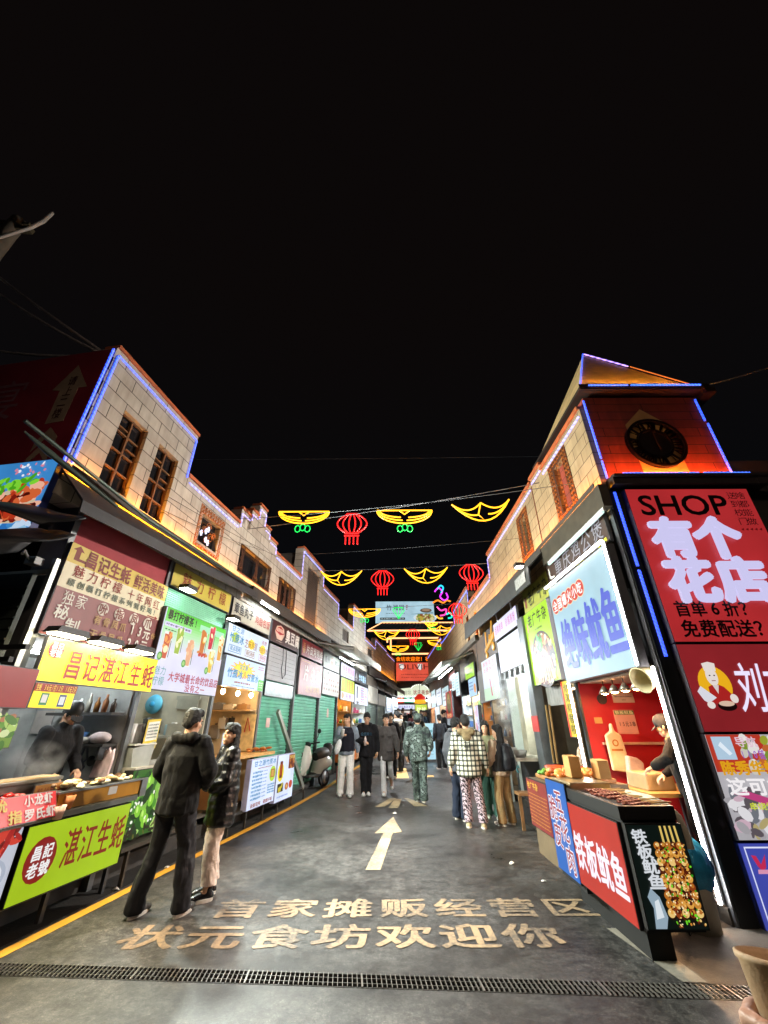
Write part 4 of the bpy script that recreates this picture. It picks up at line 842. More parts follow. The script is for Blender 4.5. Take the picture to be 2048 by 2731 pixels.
t = Thing('steel_tray', 'long steel oyster tray with an amber side panel on the counter', 'tray', LF, (4.5, .85, .2)); m = MB(); m.box(3.98, 5.2, .985, 1.0, .02, .32); m.box(3.98, 5.2, 1.0, 1.02, .02, .035); m.box(5.12, 5.22, .82, 1.0, .03, .31); t.part('rim', m, STEEL); m = MB(); m.box(4.0, 5.1, .855, .984, .04, .30); t.part('side_panel', m, P('#a8741e', .35, .2, .2, 4)); m = MB(); m.box(4.62, 4.74, .9, .97, .301, .303); t.part('sticker', m, P('#b8b4b0', .5))
rg = random.Random(4)
def pile(F, name, labelf, cat, n, u0, u1, v, w0, w1, r, mats, group, flat=.5):
    for i in range(n):
        m = MB(); u, w = rg.uniform(u0, u1), rg.uniform(w0, w1); rr = r * rg.uniform(.75, 1.2); h = v + rr * flat + rg.choice((0, 0, .02, .035))
        m.ell((0, 0, 0), (rr, rr * flat, rr * rg.uniform(.6, .85)), 9, 6); a = rg.uniform(0, 3.1); tl = rg.uniform(-.4, .4); mat_ = Matrix.Rotation(a, 3, 'Y') @ Matrix.Rotation(tl, 3, 'X')
        m.v = [tuple(mat_ @ Vector(p) * (1 + .12 * noise.noise(Vector(p) * 40 + Vector((i, 0, 0)))) + Vector((u, h, w))) for p in m.v]
        solo(name, m, labelf, cat, F, (u, v, w), rg.choice(mats), group)
pile(LF, 'oyster', 'grilled oyster shell lying on the long steel tray of the oyster stall', 'oyster', 46, 4.05, 5.05, 1.0, .06, .29, .045, [P('#c9b98e', .4, 0, .3, 20), P('#b8a070', .4, 0, .3, 20), P('#6b4a30', .4, 0, .4, 20), P('#d6d0b4', .4, 0, .2, 20)], 'oysters on the tray', .45)
m = MB(); m.box(3.55, 4.2, 1.08, 1.11, -.12, .1); m.box(3.57, 4.18, .86, 1.08, -.1, .08); solo('steamer_rack', m, 'raised steel rack between crayfish and oysters', 'rack', LF, (3.9, .86, 0), P('#7a7670', .35, .7, .2), bevel=.005)
m = MB(); m.box(3.5, 4.15, 1.112, 1.122, -.1, .09); solo('tan_ledge', m, 'thin pale tan ledge on the steel rack', 'ledge', LF, (3.8, 1.112, 0), P('#d8b888', .5, 0, .2))  # thin slab in one pale tan colour
s = Sign(LF, 'price_card', 'small brown card with faint red print standing before the rack', (3.86, 4.17, .92, 1.07), P('#a0703a', .6, 0, .15), w=.14, d=.012, cat='price card'); s.txt(P('#7a2a1c', .6), '粉丝生蚝', .08, .92, .2, .8, bold=.02, gap=.05); s.done()
t = Thing('red_basin', 'red basin heaped with crayfish at the left end of the oyster counter', 'basin', LF, (3.42, .86, .1)); m = MB()
for (a, b, c, d) in ((3.0, 3.78, -.1, -.08), (3.0, 3.78, .22, .24)): m.box(a, b, .86, 1.0, c, d)
m.box(3.0, 3.02, .86, 1.0, -.08, .22); m.box(3.76, 3.78, .86, 1.0, -.08, .22); m.box(3.02, 3.76, .86, .87, -.08, .22); t.part('basin', m, P('#b01c1c', .4))
pile(LF, 'crayfish', 'red cooked crayfish in the heap in the red basin', 'crayfish', 44, 3.05, 3.74, .96, -.05, .2, .045, [P('#a81410', .3, 0, .3, 20), P('#c82a1c', .3, 0, .3, 20), P('#7c0c0c', .35, 0, .3, 20)], 'crayfish in the basin', .6)
F1 = frame(LF @ Vector((3.2, .80, .36)), DL, (ZZ * .9 - NL * .43).normalized(), (NL * .9 + ZZ * .43).normalized())
s = Sign(F1, 'tilted_sign', 'tilted red sign with white prawn characters leaning on the counter front', (-.4, .78, .02, .24), E('#9c2830', .35, base=1), w=.0, d=.015); WE = T('#e8e0dc', .55); GD = T('#d8b83a', .6)
s.txt(WE, '小龙虾', .72, .96, .54, .95, bold=.03, gap=.04).txt(WE, '罗氏虾', .72, .98, .05, .46, bold=.03, gap=.04).txt(GD, '吮', .5, .6, .5, .95, bold=.03).txt(GD, '指', .6, .71, .05, .5, bold=.03); s.done()
tub('paper_cup', 'orange brown paper cup on the counter beside the tilted sign', 'cup', LF, 4.12, .855, .30, .055, .11, P('#c07a4a', .6), .75); tub('paper_cup', 'pinkish white paper cup nearest the tilted red sign', 'cup', LF, 4.0, .80, .34, .055, .1, P('#d8b0a8', .5), .75)
# lemon tea shop
s = Sign(LF, 'lightbox', 'lightbox printed with green mangoes and leaves on the lemon tea counter', (5.05, 6.5, .40, 1.08), E('#3c7a22', .55), w=.1, d=.12, edge=BLACK)
s.blobs([T('#2a6a1c', .5), T('#58a82e', .6), T('#1c4a14', .35), T('#8fcf50', .7), T('#b8e07a', .8)], .0 + .03, .97, .05, .95, 150, .05, .07, 5)
rg2 = random.Random(8)
for i in range(26): a, b = rg2.uniform(.05, .95), rg2.uniform(.2, .92); s.dot(T('#8fd83a', .75), a, b, .035, .1, rg2.uniform(-.4, .4)).dot(T('#c4f07a', .9), a - .008, b + .02, .012, .05, .2)
s.blobs([T('#f0f4e8', .9)], .05, .95, .1, .8, 22, .014, .03, 7).blobs([T('#3a2f14', .3), T('#7a7a30', .5)], .02, .98, .02, .18, 40, .03, .03, 9); s.done()
m = MB(); m.box(5.1, 6.6, 1.06, 1.1, -.5, .2); solo('serving_counter', m, 'pale counter top of the lemon tea shop', 'counter', LF, (5.8, 1.06, -.1), P('#b8b4a8', .4))
m = MB(); m.box(5.05, 6.5, .32, .36, -.05, .3); m.box(5.2, 5.23, 0.0, .32, .24, .28); m.box(6.4, 6.43, 0, .32, .24, .28); solo('steel_platform', m, 'low rusty steel platform under the mango lightbox', 'platform', LF, (5.8, 0, .1), P('#4a443c', .6, .4, .3, 8, dirt=.4))
t = Thing('clear_bin', 'cloudy plastic bin on the lemon tea counter', 'bin', LF, (5.3, 1.1, 0)); m = MB(); m.prism([(5.14, 1.1), (5.46, 1.1), (5.5, 1.36), (5.1, 1.3)], -.14, .1); t.part('tub', m, P('#a4aaa4', .3)); m = MB(); m.box(5.1, 5.5, 1.33, 1.345, -.16, .12); t.part('rim', m, P('#c8ccc6', .3))
for k in range(3): m = MB(); m.lathe([(.001, 0), (.035, 0), (.045, .22), (.001, .22)], n=12); m.v = [(p[0] + 5.2 + k * .09, p[2] + 1.35, p[1] - .05) for p in m.v]; solo('cup_stack', m, ['left', 'middle', 'right'][k] + ' stack of white cups standing in the cloudy bin', 'cups', LF, (5.2 + k * .09, 1.35, -.05), P('#dadcd8', .4), 'stacks of white cups')
s = Sign(frame(LF @ Vector((5.28, 1.26, .05)), DL, (ZZ + DL * -.12).normalized(), NL), 'price_card', 'yellow framed price card standing on the lemon tea counter', (0, .3, .0, .36), P('#d8c23a', .5), w=0, d=.02, cat='price card', edge=BLACK); s.rect(P('#e4e6dc', .5), .1, .9, .3, .9).lines(P('#5a6a6a', .6), .15, .85, .35, .85, 5, 3).lines(P('#2a8a5a', .6), .6, .85, .55, .64, 1, 4); s.done()
m = MB(); m.lathe([(.001, 0), (.13, .01), (.15, .05), (.13, .09), (.001, .1)], n=20); m.v = [(p[0] - .95, p[1] + 1.86, p[2]) for p in m.v]
S2 = SW(6.76); t = Thing('wall_fan', 'round pale blue fan on the inner wall of the lemon tea shop', 'fan', S2, (-.95, 1.86, 0)); t.part('guard', m, P('#58b4d8', .3)); m = MB(); m.ell((-.95, 1.86, .11), (.045, .045, .03)); t.part('hub', m, P('#2a90c0', .3))
for i, (u, v, a, b, h, lb_) in enumerate(((-.92, 1.72, .16, .22, '#2c3030', 'dark blender standing at the back of the lemon tea shop'), (-.72, 1.74, .1, .16, '#3a3a3a', 'small dark kettle at the back of the lemon tea shop'), (-.3, 1.25, .4, .62, '#bdb9a6', 'tall cream cabinet at the back of the lemon tea shop'))):
    m = MB(); m.lathe([(.001, 0), (a * .5, 0), (a * .42, b * .5), (a * .5, b), (a * .3, b * 1.1), (.001, b * 1.1)], n=14) if i < 2 else m.box(-a / 2, a / 2, -.1, .1, 0, b); m.v = [(p[0] + u, p[2] + v - .3, p[1] * .9 + .14) for p in m.v]; solo('appliance', m, lb_, 'appliance', S2, (u, v - .3, .14), P(h, .4))
m = MB(); m.box(-1.3, -.02, 1.38, 1.41, .0, .28); solo('wall_shelf', m, 'white shelf under the blender in the lemon tea shop', 'shelf', S2, (-.7, 1.38, .1), P('#c8c6b8', .5))
m = MB(); m.box(-.58, -.16, 1.92, 1.98, .0, .02); m.box(-.56, -.18, 1.78, 1.92, .0, .012); solo('wall_frame', m, 'thin framed sheet high on the inner wall of the lemon tea shop', 'frame', S2, (-.4, 1.8, 0), P('#a8a898', .5))
for k in range(5): m = MB(); m.box(-.62 + k * .1, -.55 + k * .1, 1.41, 1.56 + .03 * (k % 2), .05, .12); solo('cup_sleeve', m, ['pale blue', 'white', 'teal', 'clear grey', 'cream'][k] + ' cup tower on the white shelf of the lemon tea shop', 'cups', S2, (-.6 + k * .1, 1.41, .08), P(['#a8c8d0', '#dcdcd8', '#5a9a98', '#9aa4a4', '#cfc8b0'][k], .4), bevel=.01)
# sugarcane juice stall
S3 = SW(8.61); m = MB(); m.box(-.95, -.03, 1.79, 1.82, .0, .25); solo('wall_shelf', m, 'pale wooden shelf in the sugarcane juice shop', 'shelf', S3, (-.4, 1.8, .1), P('#b89a6a', .5), bevel=.004)
for i, (u, h, c, lb_) in enumerate(((-.8, .13, '#8a8f90', 'grey kettle on the left end of the pale wooden shelf'), (-.55, .1, '#cfc4a8', 'cream box in the middle of the pale wooden shelf'), (-.25, .1, '#8a6a40', 'brown tray box on the right of the pale wooden shelf'))):
    m = MB(); m.box(u - .1, u + .12, 1.822, 1.822 + h, .05, .2); m.box(u - .03, u + .03, 1.822 + h, 1.84 + h, .1, .15); solo('shelf_goods', m, lb_, 'shelf goods', S3, (u, 1.822, .1), P(c, .5), bevel=.015)
for i, (u, z, a, b, h, lb_) in enumerate(((-.68, 1.48, .08, .2, '#d4d4cc', 'white jug hanging on the wall of the juice shop'), (-.5, 1.52, .05, .16, '#1c1c1c', 'black switch box on the wall of the juice shop'), (-.82, 1.3, .1, .25, '#7a7468', 'grey sack hanging on the wall of the juice shop'))):
    m = MB(); m.box(u - a, u + a, z, z + b, .0, .09); m.box(u - a * .3, u + a * .3, z + b, z + b * 1.15, .02, .06); solo('wall_item', m, lb_, 'kitchenware', S3, (u, z, .05), P(h, .5, 0, .2), bevel=.02)
t = Thing('juice_counter', 'wood topped juice counter on a thin steel frame', 'counter', LF, (8.4, 0, .1)); m = MB(); m.box(7.3, 9.05, 1.03, 1.08, -.3, .3); t.part('top', m, P('#c89a58', .5, 0, .2)); m = MB(); m.box(7.35, 7.62, .35, 1.03, -.25, .28); t.part('side_panel', m, P('#a87c50', .5, 0, .15)); m = MB(); m.box(7.3, 11.1, .24, .28, .0, .34)
for u in (7.4, 8.0, 8.7, 9.4, 10.2, 11.0): m.box(u - .015, u + .015, 0, .24, .30, .33)
t.part('frame', m, P('#4a4a48', .5, .6)); 
def mlb(u0, u1, v0, v1, lb_): return Sign(LF, 'lightbox', lb_, (u0, u1, v0, v1), E('#dce8ff', .95), w=.3, d=.1, edge=P('#b8bce0', .4))
s = mlb(7.82, 8.96, .26, 1.0, 'white menu lightbox with blue price rows on the juice counter'); s.txt(CY, '甘之源竹蔗冰', .08, .95, .84, .97, bold=.015, gap=.04).lines(RO, .25, .8, .78, .82, 1, 2).lines(CY, .08, .44, .16, .76, 8, 3, .7).lines(T('#8ab0d0', .8), .46, .62, .16, .76, 8, 4, .4); s.dot(T('#b8dc40', .9), .84, .62, .13, .17).rect(T('#b8742a', .7), .76, .92, .54, .72).rect(T('#e0b060', .8), .79, .89, .56, .70).lines(CY, .68, .96, .2, .42, 4, 6, .8).txt(RO, '新鲜现榨 健康好喝', .1, .9, .03, .12, gap=0); s.done()
s = mlb(9.02, 9.98, .2, 1.0, 'white poster lightbox with food pictures right of the blue menu'); s.dot(T('#f0dc30', .9), .2, .62, .17, .2).rect(T('#8a3a20', .5), .13, .28, .5, .86).rect(T('#c8502a', .6), .15, .26, .56, .8).rect(T('#a84a24', .6), .62, .98, .66, .98).blobs([T('#d8903a', .7), T('#7a2f18', .5)], .64, .96, .68, .86, 20, .05, .04, 2).txt(T('#f0d070', .8), '芝麻鸡腿', .64, .97, .88, .96, gap=0); s.rect(T('#3a3a20', .4), .08, .4, .2, .38).blobs([T('#d8c83a', .8)], .12, .36, .23, .35, 7, .05, .06, 4); s.dot(T('#c86a2a', .7), .6, .28, .1, .08).dot(T('#e8c070', .8), .6, .28, .05, .04).dot(T('#d84a2a', .7), .83, .3, .1, .09).lines(T('#90a8d8', .8), .1, .7, .06, .14, 1, 4); s.done()
pile(LF, 'sausage', 'row of grilled sausages on the juice counter tray', 'sausage', 16, 8.3, 9.0, 1.085, -.1, .22, .06, [P('#b0642c', .4, 0, .2, 20), P('#c8803c', .4, 0, .2, 20)], 'sausages on the counter', .3)
m = MB(); m.box(.12, .36, .95, 1.43, .0, .04); solo('price_sign', m, 'pale blue lit price panel beside the puffer jacket woman', 'sign', SW(7.2), (.24, .95, 0), E('#c8dcf0', .9))
m = MB(); m.box(-.3, .0, 1.1, 1.74, .0, .015); solo('wall_mat', m, 'cream yellow patterned wall sheet with red tongs in the juice shop', 'wall sheet', S3, (-.15, 1.1, 0), P('#d8c48a', .6, 0, .3, 9))
m = MB(); m.tube([(-.2, 1.42, .03), (-.16, 1.68, .03), (-.08, 1.44, .03)], .012, 6); solo('tongs', m, 'red handled tongs hanging on the cream wall sheet', 'tongs', S3, (-.15, 1.5, .03), P('#b02a20', .4))
# leaning plank, notices
m = MB(); m.beam((9.45, 1.82, .1), (10.9, .24, .32), .1, .06); solo('leaning_plank', m, 'grey steel plank leaning between the two green shutters', 'plank', LF, (10.4, .25, .25), P('#8f9288', .4, .4, .15))
for (a, b, c, d, h, lb_) in ((9.2, 9.4, 1.5, 1.68, '#d8b8b4', 'pink paper notice on the first green shutter'), (13.75, 13.95, 1.75, 2.0, '#d0a8a0', 'pink paper notice on the third green shutter')):
    m = MB(); m.box(a, b, c, d, -.036, -.034); solo('paper_notice', m, lb_, 'notice', LF, (a, c, -.035), P(h, .7))
# ================================================================== RIGHT CORNER TOWER (u = -y on RF)
rb = Thing('corner_tower', 'corner tower with blue lit edges, dark clock and pointed roof on the right', 'building', FF, (3.95, 0, 0))
TILE2 = tiles('#b89c78', '#a88e6c', '#3a2616', .4, .2)
REDW = tiles('#a04430', '#964032', '#481c14', 1.4, .155)
m = MB().use(REDW); m.box(3.09, 4.84, 4.5, 6.02, -1.9, 0); rb.part('upper_wall', m)
m = MB(); m.prism([(3.62, 4.52), (4.26, 4.52), (4.22, 5.5), (3.9, 5.78), (3.6, 5.48)], .003, .008); rb.part('pale_patch', m, P('#c89a56', .6, 0, .12, 6))
# pitched roof
m = MB(); ap_ = (3.3, 6.96, -.2)
b0 = [(3.05, 6.13, .05), (4.88, 6.17, .05), (4.88, 6.17, -2.0), (3.05, 6.13, -2.0)]
m.add(b0 + [(3.99, 8.06, -.95)], [(0, 1, 4), (1, 2, 4), (2, 3, 4), (3, 0, 4), (3, 2, 1, 0)]); rb.part('roof', m, P('#dcb880', .55, 0, .2, 5, .25, 9, dirt=.25))
m = MB(); m.box(3.0, 5.0, 6.07, 6.12, -2.05, .139); m.box(4.9, 5.06, 6.0, 6.1, -.3, .15); rb.part('roof_board', m, P('#2a1c16', .6))
m = MB(); m.box(3.06, 4.98, 4.36, 4.5, -.2, .16); m.box(3.06, 5.12, 4.46, 4.498, .16, .2); m.box(4.98, 5.12, 4.36, 4.45, -.1, .17); rb.part('cornice', m, P('#3a3436', .5, .3, .2))
l = MB().use(LED('#3a6cff', 2.6, 20)); l.box(3.2, 4.06, 4.502, 4.52, .17, .185); l.box(4.09, 4.22, 4.502, 4.52, .17, .185); l.box(4.28, 4.9, 4.502, 4.52, .17, .185)
l.box(3.14, 3.74, 6.122, 6.14, .151, .165); l.box(3.79, 4.86, 6.122, 6.142, .151, .165)
l.use(LED('#2a55ff', 2.4, 16))
l.box(3.07, 3.09, 4.54, 4.83, .002, .02); l.box(3.07, 3.09, 4.87, 5.95, .002, .02); l.box(4.82, 4.84, 4.55, 5.5, .002, .02); l.box(4.80, 4.82, 5.55, 5.97, .002, .02)
l.tube([(3.06, 6.17, .06), (3.98, 8.07, -.93)], .012, 5); l.use(LED('#b08cff', 2.2, 16)); l.tube([(4.0, 8.07, -.93), (4.40, 7.23, -.48)], .012, 5); l.use(ORE); l.tube([(4.42, 7.2, -.46), (4.89, 6.2, .06)], .009, 5)
rb.part('led_strip', l)
o_ = MB(); o_.box(3.14, 4.82, 4.501, 4.509, .085, .1); rb.part('led_strip', o_, E('#ff7a2c', 120, var=0)); o_ = MB(); o_.box(3.1, 4.86, 6.125, 6.135, .12, .135); rb.part('led_strip', o_, E('#ffb040', 170, var=0)); o_ = MB(); o_.box(3.0, 5.0, 6.10, 6.165, .14, .15); rb.part('led_trough', o_, P('#2a1c16', .6))
ck = Thing('tower_clock', 'round dark iron clock with roman ring on the red tower wall', 'clock', FF, (3.92, 5.12, .02)); ct_ = (3.92, 5.12)
m = MB(); n = 40
def ring(mb, c, r0, r1, w0, w1, sx=1., sy=1.):
    vs = []; n = 40
    for r, w in ((r0, w0), (r1, w0), (r1, w1), (r0, w1)):
        for k in range(n): a = 6.28318 * k / n; vs.append((c[0] + r * sx * math.cos(a), c[1] + r * sy * math.sin(a), w))
    fs = [(i * n + k, ((i + 1) % 4) * n + k, ((i + 1) % 4) * n + (k + 1) % n, i * n + (k + 1) % n) for i in range(4) for k in range(n)]
    mb.add(vs, fs)
ring(m, ct_, .38, .42, .012, .07); ring(m, ct_, .22, .245, .02, .05); ck.part('rim', m, P('#191210', .4, .5))
m = MB(); m.disk(ct_, .225, .225, .016, 32); ring(m, ct_, .375, .386, .012, .03); ring(m, ct_, .24, .262, .012, .03)
for i in range(12): a = i * math.pi / 6 + .26; m.beam((ct_[0] + .25 * math.cos(a), ct_[1] + .25 * math.sin(a), .02), (ct_[0] + .38 * math.cos(a), ct_[1] + .38 * math.sin(a), .02), .03, .012)
ck.part('face', m, P('#1c1412', .5, .2, .3))
m = MB()
for i, nm in enumerate(('XII', 'I', 'II', 'III', 'IV', 'V', 'VI', 'VII', 'VIII', 'IX', 'X', 'XI')):
    a = math.pi / 2 - i * math.pi / 6; t_ = MB(); text(t_, nm, -.05 if len(nm) > 1 else -.012, .05 if len(nm) > 1 else .012, -.06, .06, 0, bold=.05)
    for (x, y, z_) in [t_.v[j] for j in range(len(t_.v))]: pass
    ca, sa = math.cos(a - math.pi / 2), math.sin(a - math.pi / 2); t_.v = [(ct_[0] + .31 * math.cos(a) + p[0] * ca - p[1] * sa, ct_[1] + .31 * math.sin(a) + p[0] * sa + p[1] * ca, .05) for p in t_.v]; m.add(t_.v, t_.f)
ck.part('numerals', m, P('#3a2418', .5, .4))
for nm_, (x, y), w_ in (('hand', (0, .19), .012), ('hand', (.02, -.12), .016)):
    m = MB(); m.beam((ct_[0], ct_[1], .06), (ct_[0] + x, ct_[1] + y, .062), w_, .006); ck.part(nm_, m, P('#4a3422', .5, .4))
# front fascia boards, facing the camera
s = Sign(FF, 'shop_board', 'tall glowing red board with black latin capitals and giant white characters', (3.19, 4.81, 2.335, 4.30), E('#cc3438', .6, base=.5), w=.02, d=.1, edge=P('#1a1420', .5))
BK = T('#120607', .25)
s.txt(BK, 'SHOP', .08, .78, .80, .945, bold=.028)
for st_, a in (('啥都能做', .87), ('送到校门', .80)): s.txt(BK, st_, a - .0, a + .09, .72, .975, vert=True, bold=.004, gap=.12)
for i in range(5): s.poly(T('#8a1418', .4), [(.80 + i * .035, .695), (.825 + i * .035, .705), (.82 + i * .035, .685)])
s.txt(BK, '首单6折？', .07, .64, .14, .235, bold=.025, gap=.02).txt(BK, '免费配送？', .07, .70, .025, .125, bold=.025, gap=.02)
for i in range(5):
    for j in range(3):
        if (i + j) % 2 == 0: s.rect(BK, .80 + i * .04, .84 + i * .04, .145 + j * .022, .167 + j * .022)
s.done()
lt = Thing('channel_letters', 'four giant glowing white channel characters on the red board', 'lettering', FF, (4.0, 2.78, .13)); WHL = E('#d8d4ff', .86, var=0)
for st_, (a, b, c, d) in (('有', (3.30, 3.86, 3.32, 3.86)), ('个', (3.83, 4.42, 3.30, 3.86)), ('花', (3.31, 3.90, 2.77, 3.32)), ('店', (3.92, 4.52, 2.77, 3.32))):
    m = MB(); text(m, st_, a, b, c, d, .155, bold=.05, gap=.02, ext=.03); lt.part('letter', m, WHL)
s = Sign(FF, 'shop_board', 'plain red board with a cook emblem and white brush characters', (3.19, 4.81, 1.465, 2.32), E('#a02a30', .6, base=.5), w=.02, d=.1, edge=P('#1a1420', .5))
a_, b_ = .17, .47; cw = T('#f0e6e0', .85)
s.dot(T('#f0b41e', .9), a_, b_ + .05, .105, .21, n=28); s.poly(T('#c02a28', .7), [(a_ - .06, b_ - .16), (a_ - .05, b_ + .02), (a_, b_ + .06), (a_ + .05, b_ + .02), (a_ + .10, b_ - .1), (a_ + .07, b_ - .18)])
s.dot(cw, a_ - .005, b_ + .14, .038, .11).poly(cw, [(a_ - .04, b_ + .2), (a_ - .045, b_ + .29), (a_, b_ + .31), (a_ + .042, b_ + .29), (a_ + .035, b_ + .2)]); s.poly(T('#e8dcd8', .8), [(a_ - .02, b_ + .04), (a_ + .0, b_ - .06), (a_ + .02, b_ + .04)])
for q_ in (-.016, .014): s.dot(T('#5a4040', .4), a_ + q_, b_ + .15, .006, .008)
s.rect(T('#c08080', .6), a_ - .014, a_ + .012, b_ + .085, b_ + .095)
s.poly(T('#e4e4ee', .85), [(a_ - .13, b_ - .03), (a_ - .1, b_ + .03), (a_ - .02, b_ - .1), (a_ - .08, b_ - .16), (a_ - .105, b_ - .13)]); s.dot(T('#2a1414', .3), a_ + .03, b_ - .19, .06, .055).dot(T('#e8c8b0', .8), a_ + .03, b_ - .165, .05, .03).dot(cw, a_ + .09, b_ - .11, .025, .05).dot(cw, a_ - .07, b_ - .18, .025, .04)
s.txt(T('#ece4ff', 1.0), '刘文祥', .30, .86, .2, .78, bold=.012, gap=.0, shear=.15); s.done()
s = Sign(FF, 'poster', 'crowded market poster with white and yellow characters below the red boards', (3.19, 4.81, .605, 1.455), E('#c9c6cc', .7), w=.02, d=.08, cat='poster', edge=P('#1a1420', .5))
s.rect(T('#d0402c', .7), 0.005, .34, .62, .99); s.blobs([T('#d8d4c8', .8), T('#8fa83a', .7), T('#d8743a', .7), T('#e8e4e0', .9), T('#b0b83a', .7), T('#9aa0a8', .7)], .2, .97, .62, .96, 110, .04, .05, 2)
s.blobs([T('#e8e6ea', .85), T('#b8b4ba', .7), T('#8a8e98', .6), T('#d8b8c8', .8), T('#c8b880', .7), T('#7a7078', .5), T('#f4f2f4', .95)], .03, .97, .03, .44, 170, .045, .05, 5)
s.poly(T('#d04a8a', .75), [(.05, .42), (.14, .44), (.42, .28), (.42, .2)]); s.rect(T('#b8d4ea', .85), .03, .15, .74, .97).poly(T('#e8f4ff', .9), [(.06, .88), (.08, .92), (.13, .8), (.11, .78)]); s.txt(T('#e8c8d8', .9), '导航', .165, .3, .86, .97, bold=.02, gap=.02).txt(T('#a86ad0', .8), '110铺', .17, .32, .74, .84, bold=.02, gap=.0)
YE = T('#e8a81e', .85)
s.txt(YE, '陈秀华螺蛳', .03, .46, .59, .73, bold=.04, gap=.02).txt(T('#f4f0f2', .95), '这可能是你', .03, .62, .4, .57, bold=.03, gap=.04).txt(T('#d8e23a', .85), '串烧烤鸡串', .12, .36, .27, .34, bold=.02, gap=0).txt(T('#d8e23a', .85), '烧烤鸡', .42, .6, .27, .34, bold=.02, gap=0)
for i in range(5): s.rect(T('#c83a3a', .7), .23 + i * .025, .24 + i * .025, .18, .26)
s.dot(T('#3a3a40', .4), .5, .2, .09, .09).dot(T('#c8ccd0', .8), .5, .21, .08, .07); s.done()
s = Sign(FF, 'information_sign', 'blue sign with a white border and white characters low at the right edge', (3.19, 4.6, -.03 + .03, .59), E('#4a55c0', .7), w=.02, d=.05, edge=P('#232a6a', .5)); wb = T('#dfe4ff', .9)
for (a0, a1, c0, c1) in ((.03, .97, .93, .95), (.03, .97, .04, .06), (.03, .038, .06, .93), (.962, .97, .06, .93)): s.rect(wb, a0, a1, c0, c1)
s.poly(T('#d0305a', .8), [(.06, .85), (.09, .84), (.105, .74), (.15, .86), (.13, .7), (.1, .66), (.08, .72)]).poly(T('#e8a0c0', .8), [(.075, .68), (.15, .68), (.16, .63), (.07, .63)]); s.txt(wb, '众服', .17, .34, .66, .84, bold=.015, gap=.05).txt(wb, '广州', .11, .55, .18, .6, bold=.03, gap=.05); s.done()
# dark side wall below the tower, corner pillar with blue strip and bright tube
pl_ = MB(); pl_.box(3.02, 3.17, 0, 4.36, -.12, .03); rb.part('pillar', pl_, P('#2c2e30', .35, .6, .15)); m = MB(); m.box(3.17, 4.9, 0, 4.35, -.2, .018); rb.part('lower_wall', m, P('#1c1a1d', .7))
l = MB().use(LED('#2a50ff', 2.4, 22)); l.box(3.085, 3.115, 3.25, 4.30, .032, .046); l.box(3.085, 3.115, 2.2, 3.2, .032, .046); rb.part('led_strip', l)
# ------------------------------------------------------------------ right row
rr = Thing('market_row', 'long tiled market row on the right of the lane with fretwork windows', 'building', RF, (-9, 0, 0))
def ry(y0, y1): return (-y1, -y0)
profR = [(4.72, 6.4, 5.82), (6.4, 7.0, 5.95), (7.0, 10.95, 5.88), (10.95, 13.05, 5.28), (13.05, 14.2, 5.3), (14.2, 17.4, 5.95), (17.4, 22, 5.4), (22, 29.5, 5.7)]
profRu = [(-b, -a, h) for a, b, h in profR][::-1]
winsR = [(5.56, 5.94, 4.66, 5.52), (7.62, 7.95, 4.72, 5.5), (14.5, 14.9, 3.95, 5.0), (13.15, 13.5, 4.1, 4.85)]
m = MB().use(TILE2); wallmesh(profRu, [(-b, -a, c, d) for a, b, c, d in winsR], 4.06, m); rr.part('upper_wall', m)
m = MB(); m.box(-29.5, -4.8, 4.0, 4.9, -4.5, -.26); m.box(-29.5, -6.9, 0, 4.0, -4.5, -2.0); m.box(-6.9, -4.72, 0, 4.0, -4.5, -1.75); m.box(-17.3, -14.3, 4.9, 5.85, -1.5, -.26); rr.part('back_wall', m, P('#37332f', .8))
m = MB()
for a, b, h in profRu: m.box(a + .003, b - .003, h, h + .05, -.24, .04)
rr.part('coping', m, P('#b0603a', .6)); m = MB()
for a, b, h in profRu[3:]: m.box(a + .02, b - .02, h + .051, h + .066, .0, .035)
rr.part('led_strip', m, ORE)
m = MB()
for k, (a, b, h) in enumerate(profRu):
    m.use(LED('#8a86ff', 2.0, 9) if k > 3 else LED('#6a7cff', 1.8, 8)); m.box(a + .05, b - .05, h - .13, h - .10, .004, .02)
    if k: h0 = profRu[k - 1][2]; lo, hi = sorted((h, h0)); (hi - lo > .2) and m.box(a - .01, a + .015, lo - .08, hi - .12, .004, .022)
rr.part('led_strip', m)
m = MB(); m.box(-13.6, -4.76, 4.43, 4.445, .05, .07)
rr.part('led_strip', m, ORL)
m = MB(); m.box(-13.2, -6.86, 4.2, 4.462, .122, .132); m.box(-6.86, -4.7, 4.401, 4.462, .122, .132); rr.part('led_trough', m, P('#3a352f', .6))
m = MB(); m.box(-7.0, -6.98, 4.5, 5.8, .002, .012); rr.part('drain_pipe', m, P('#6a2c14', .5))
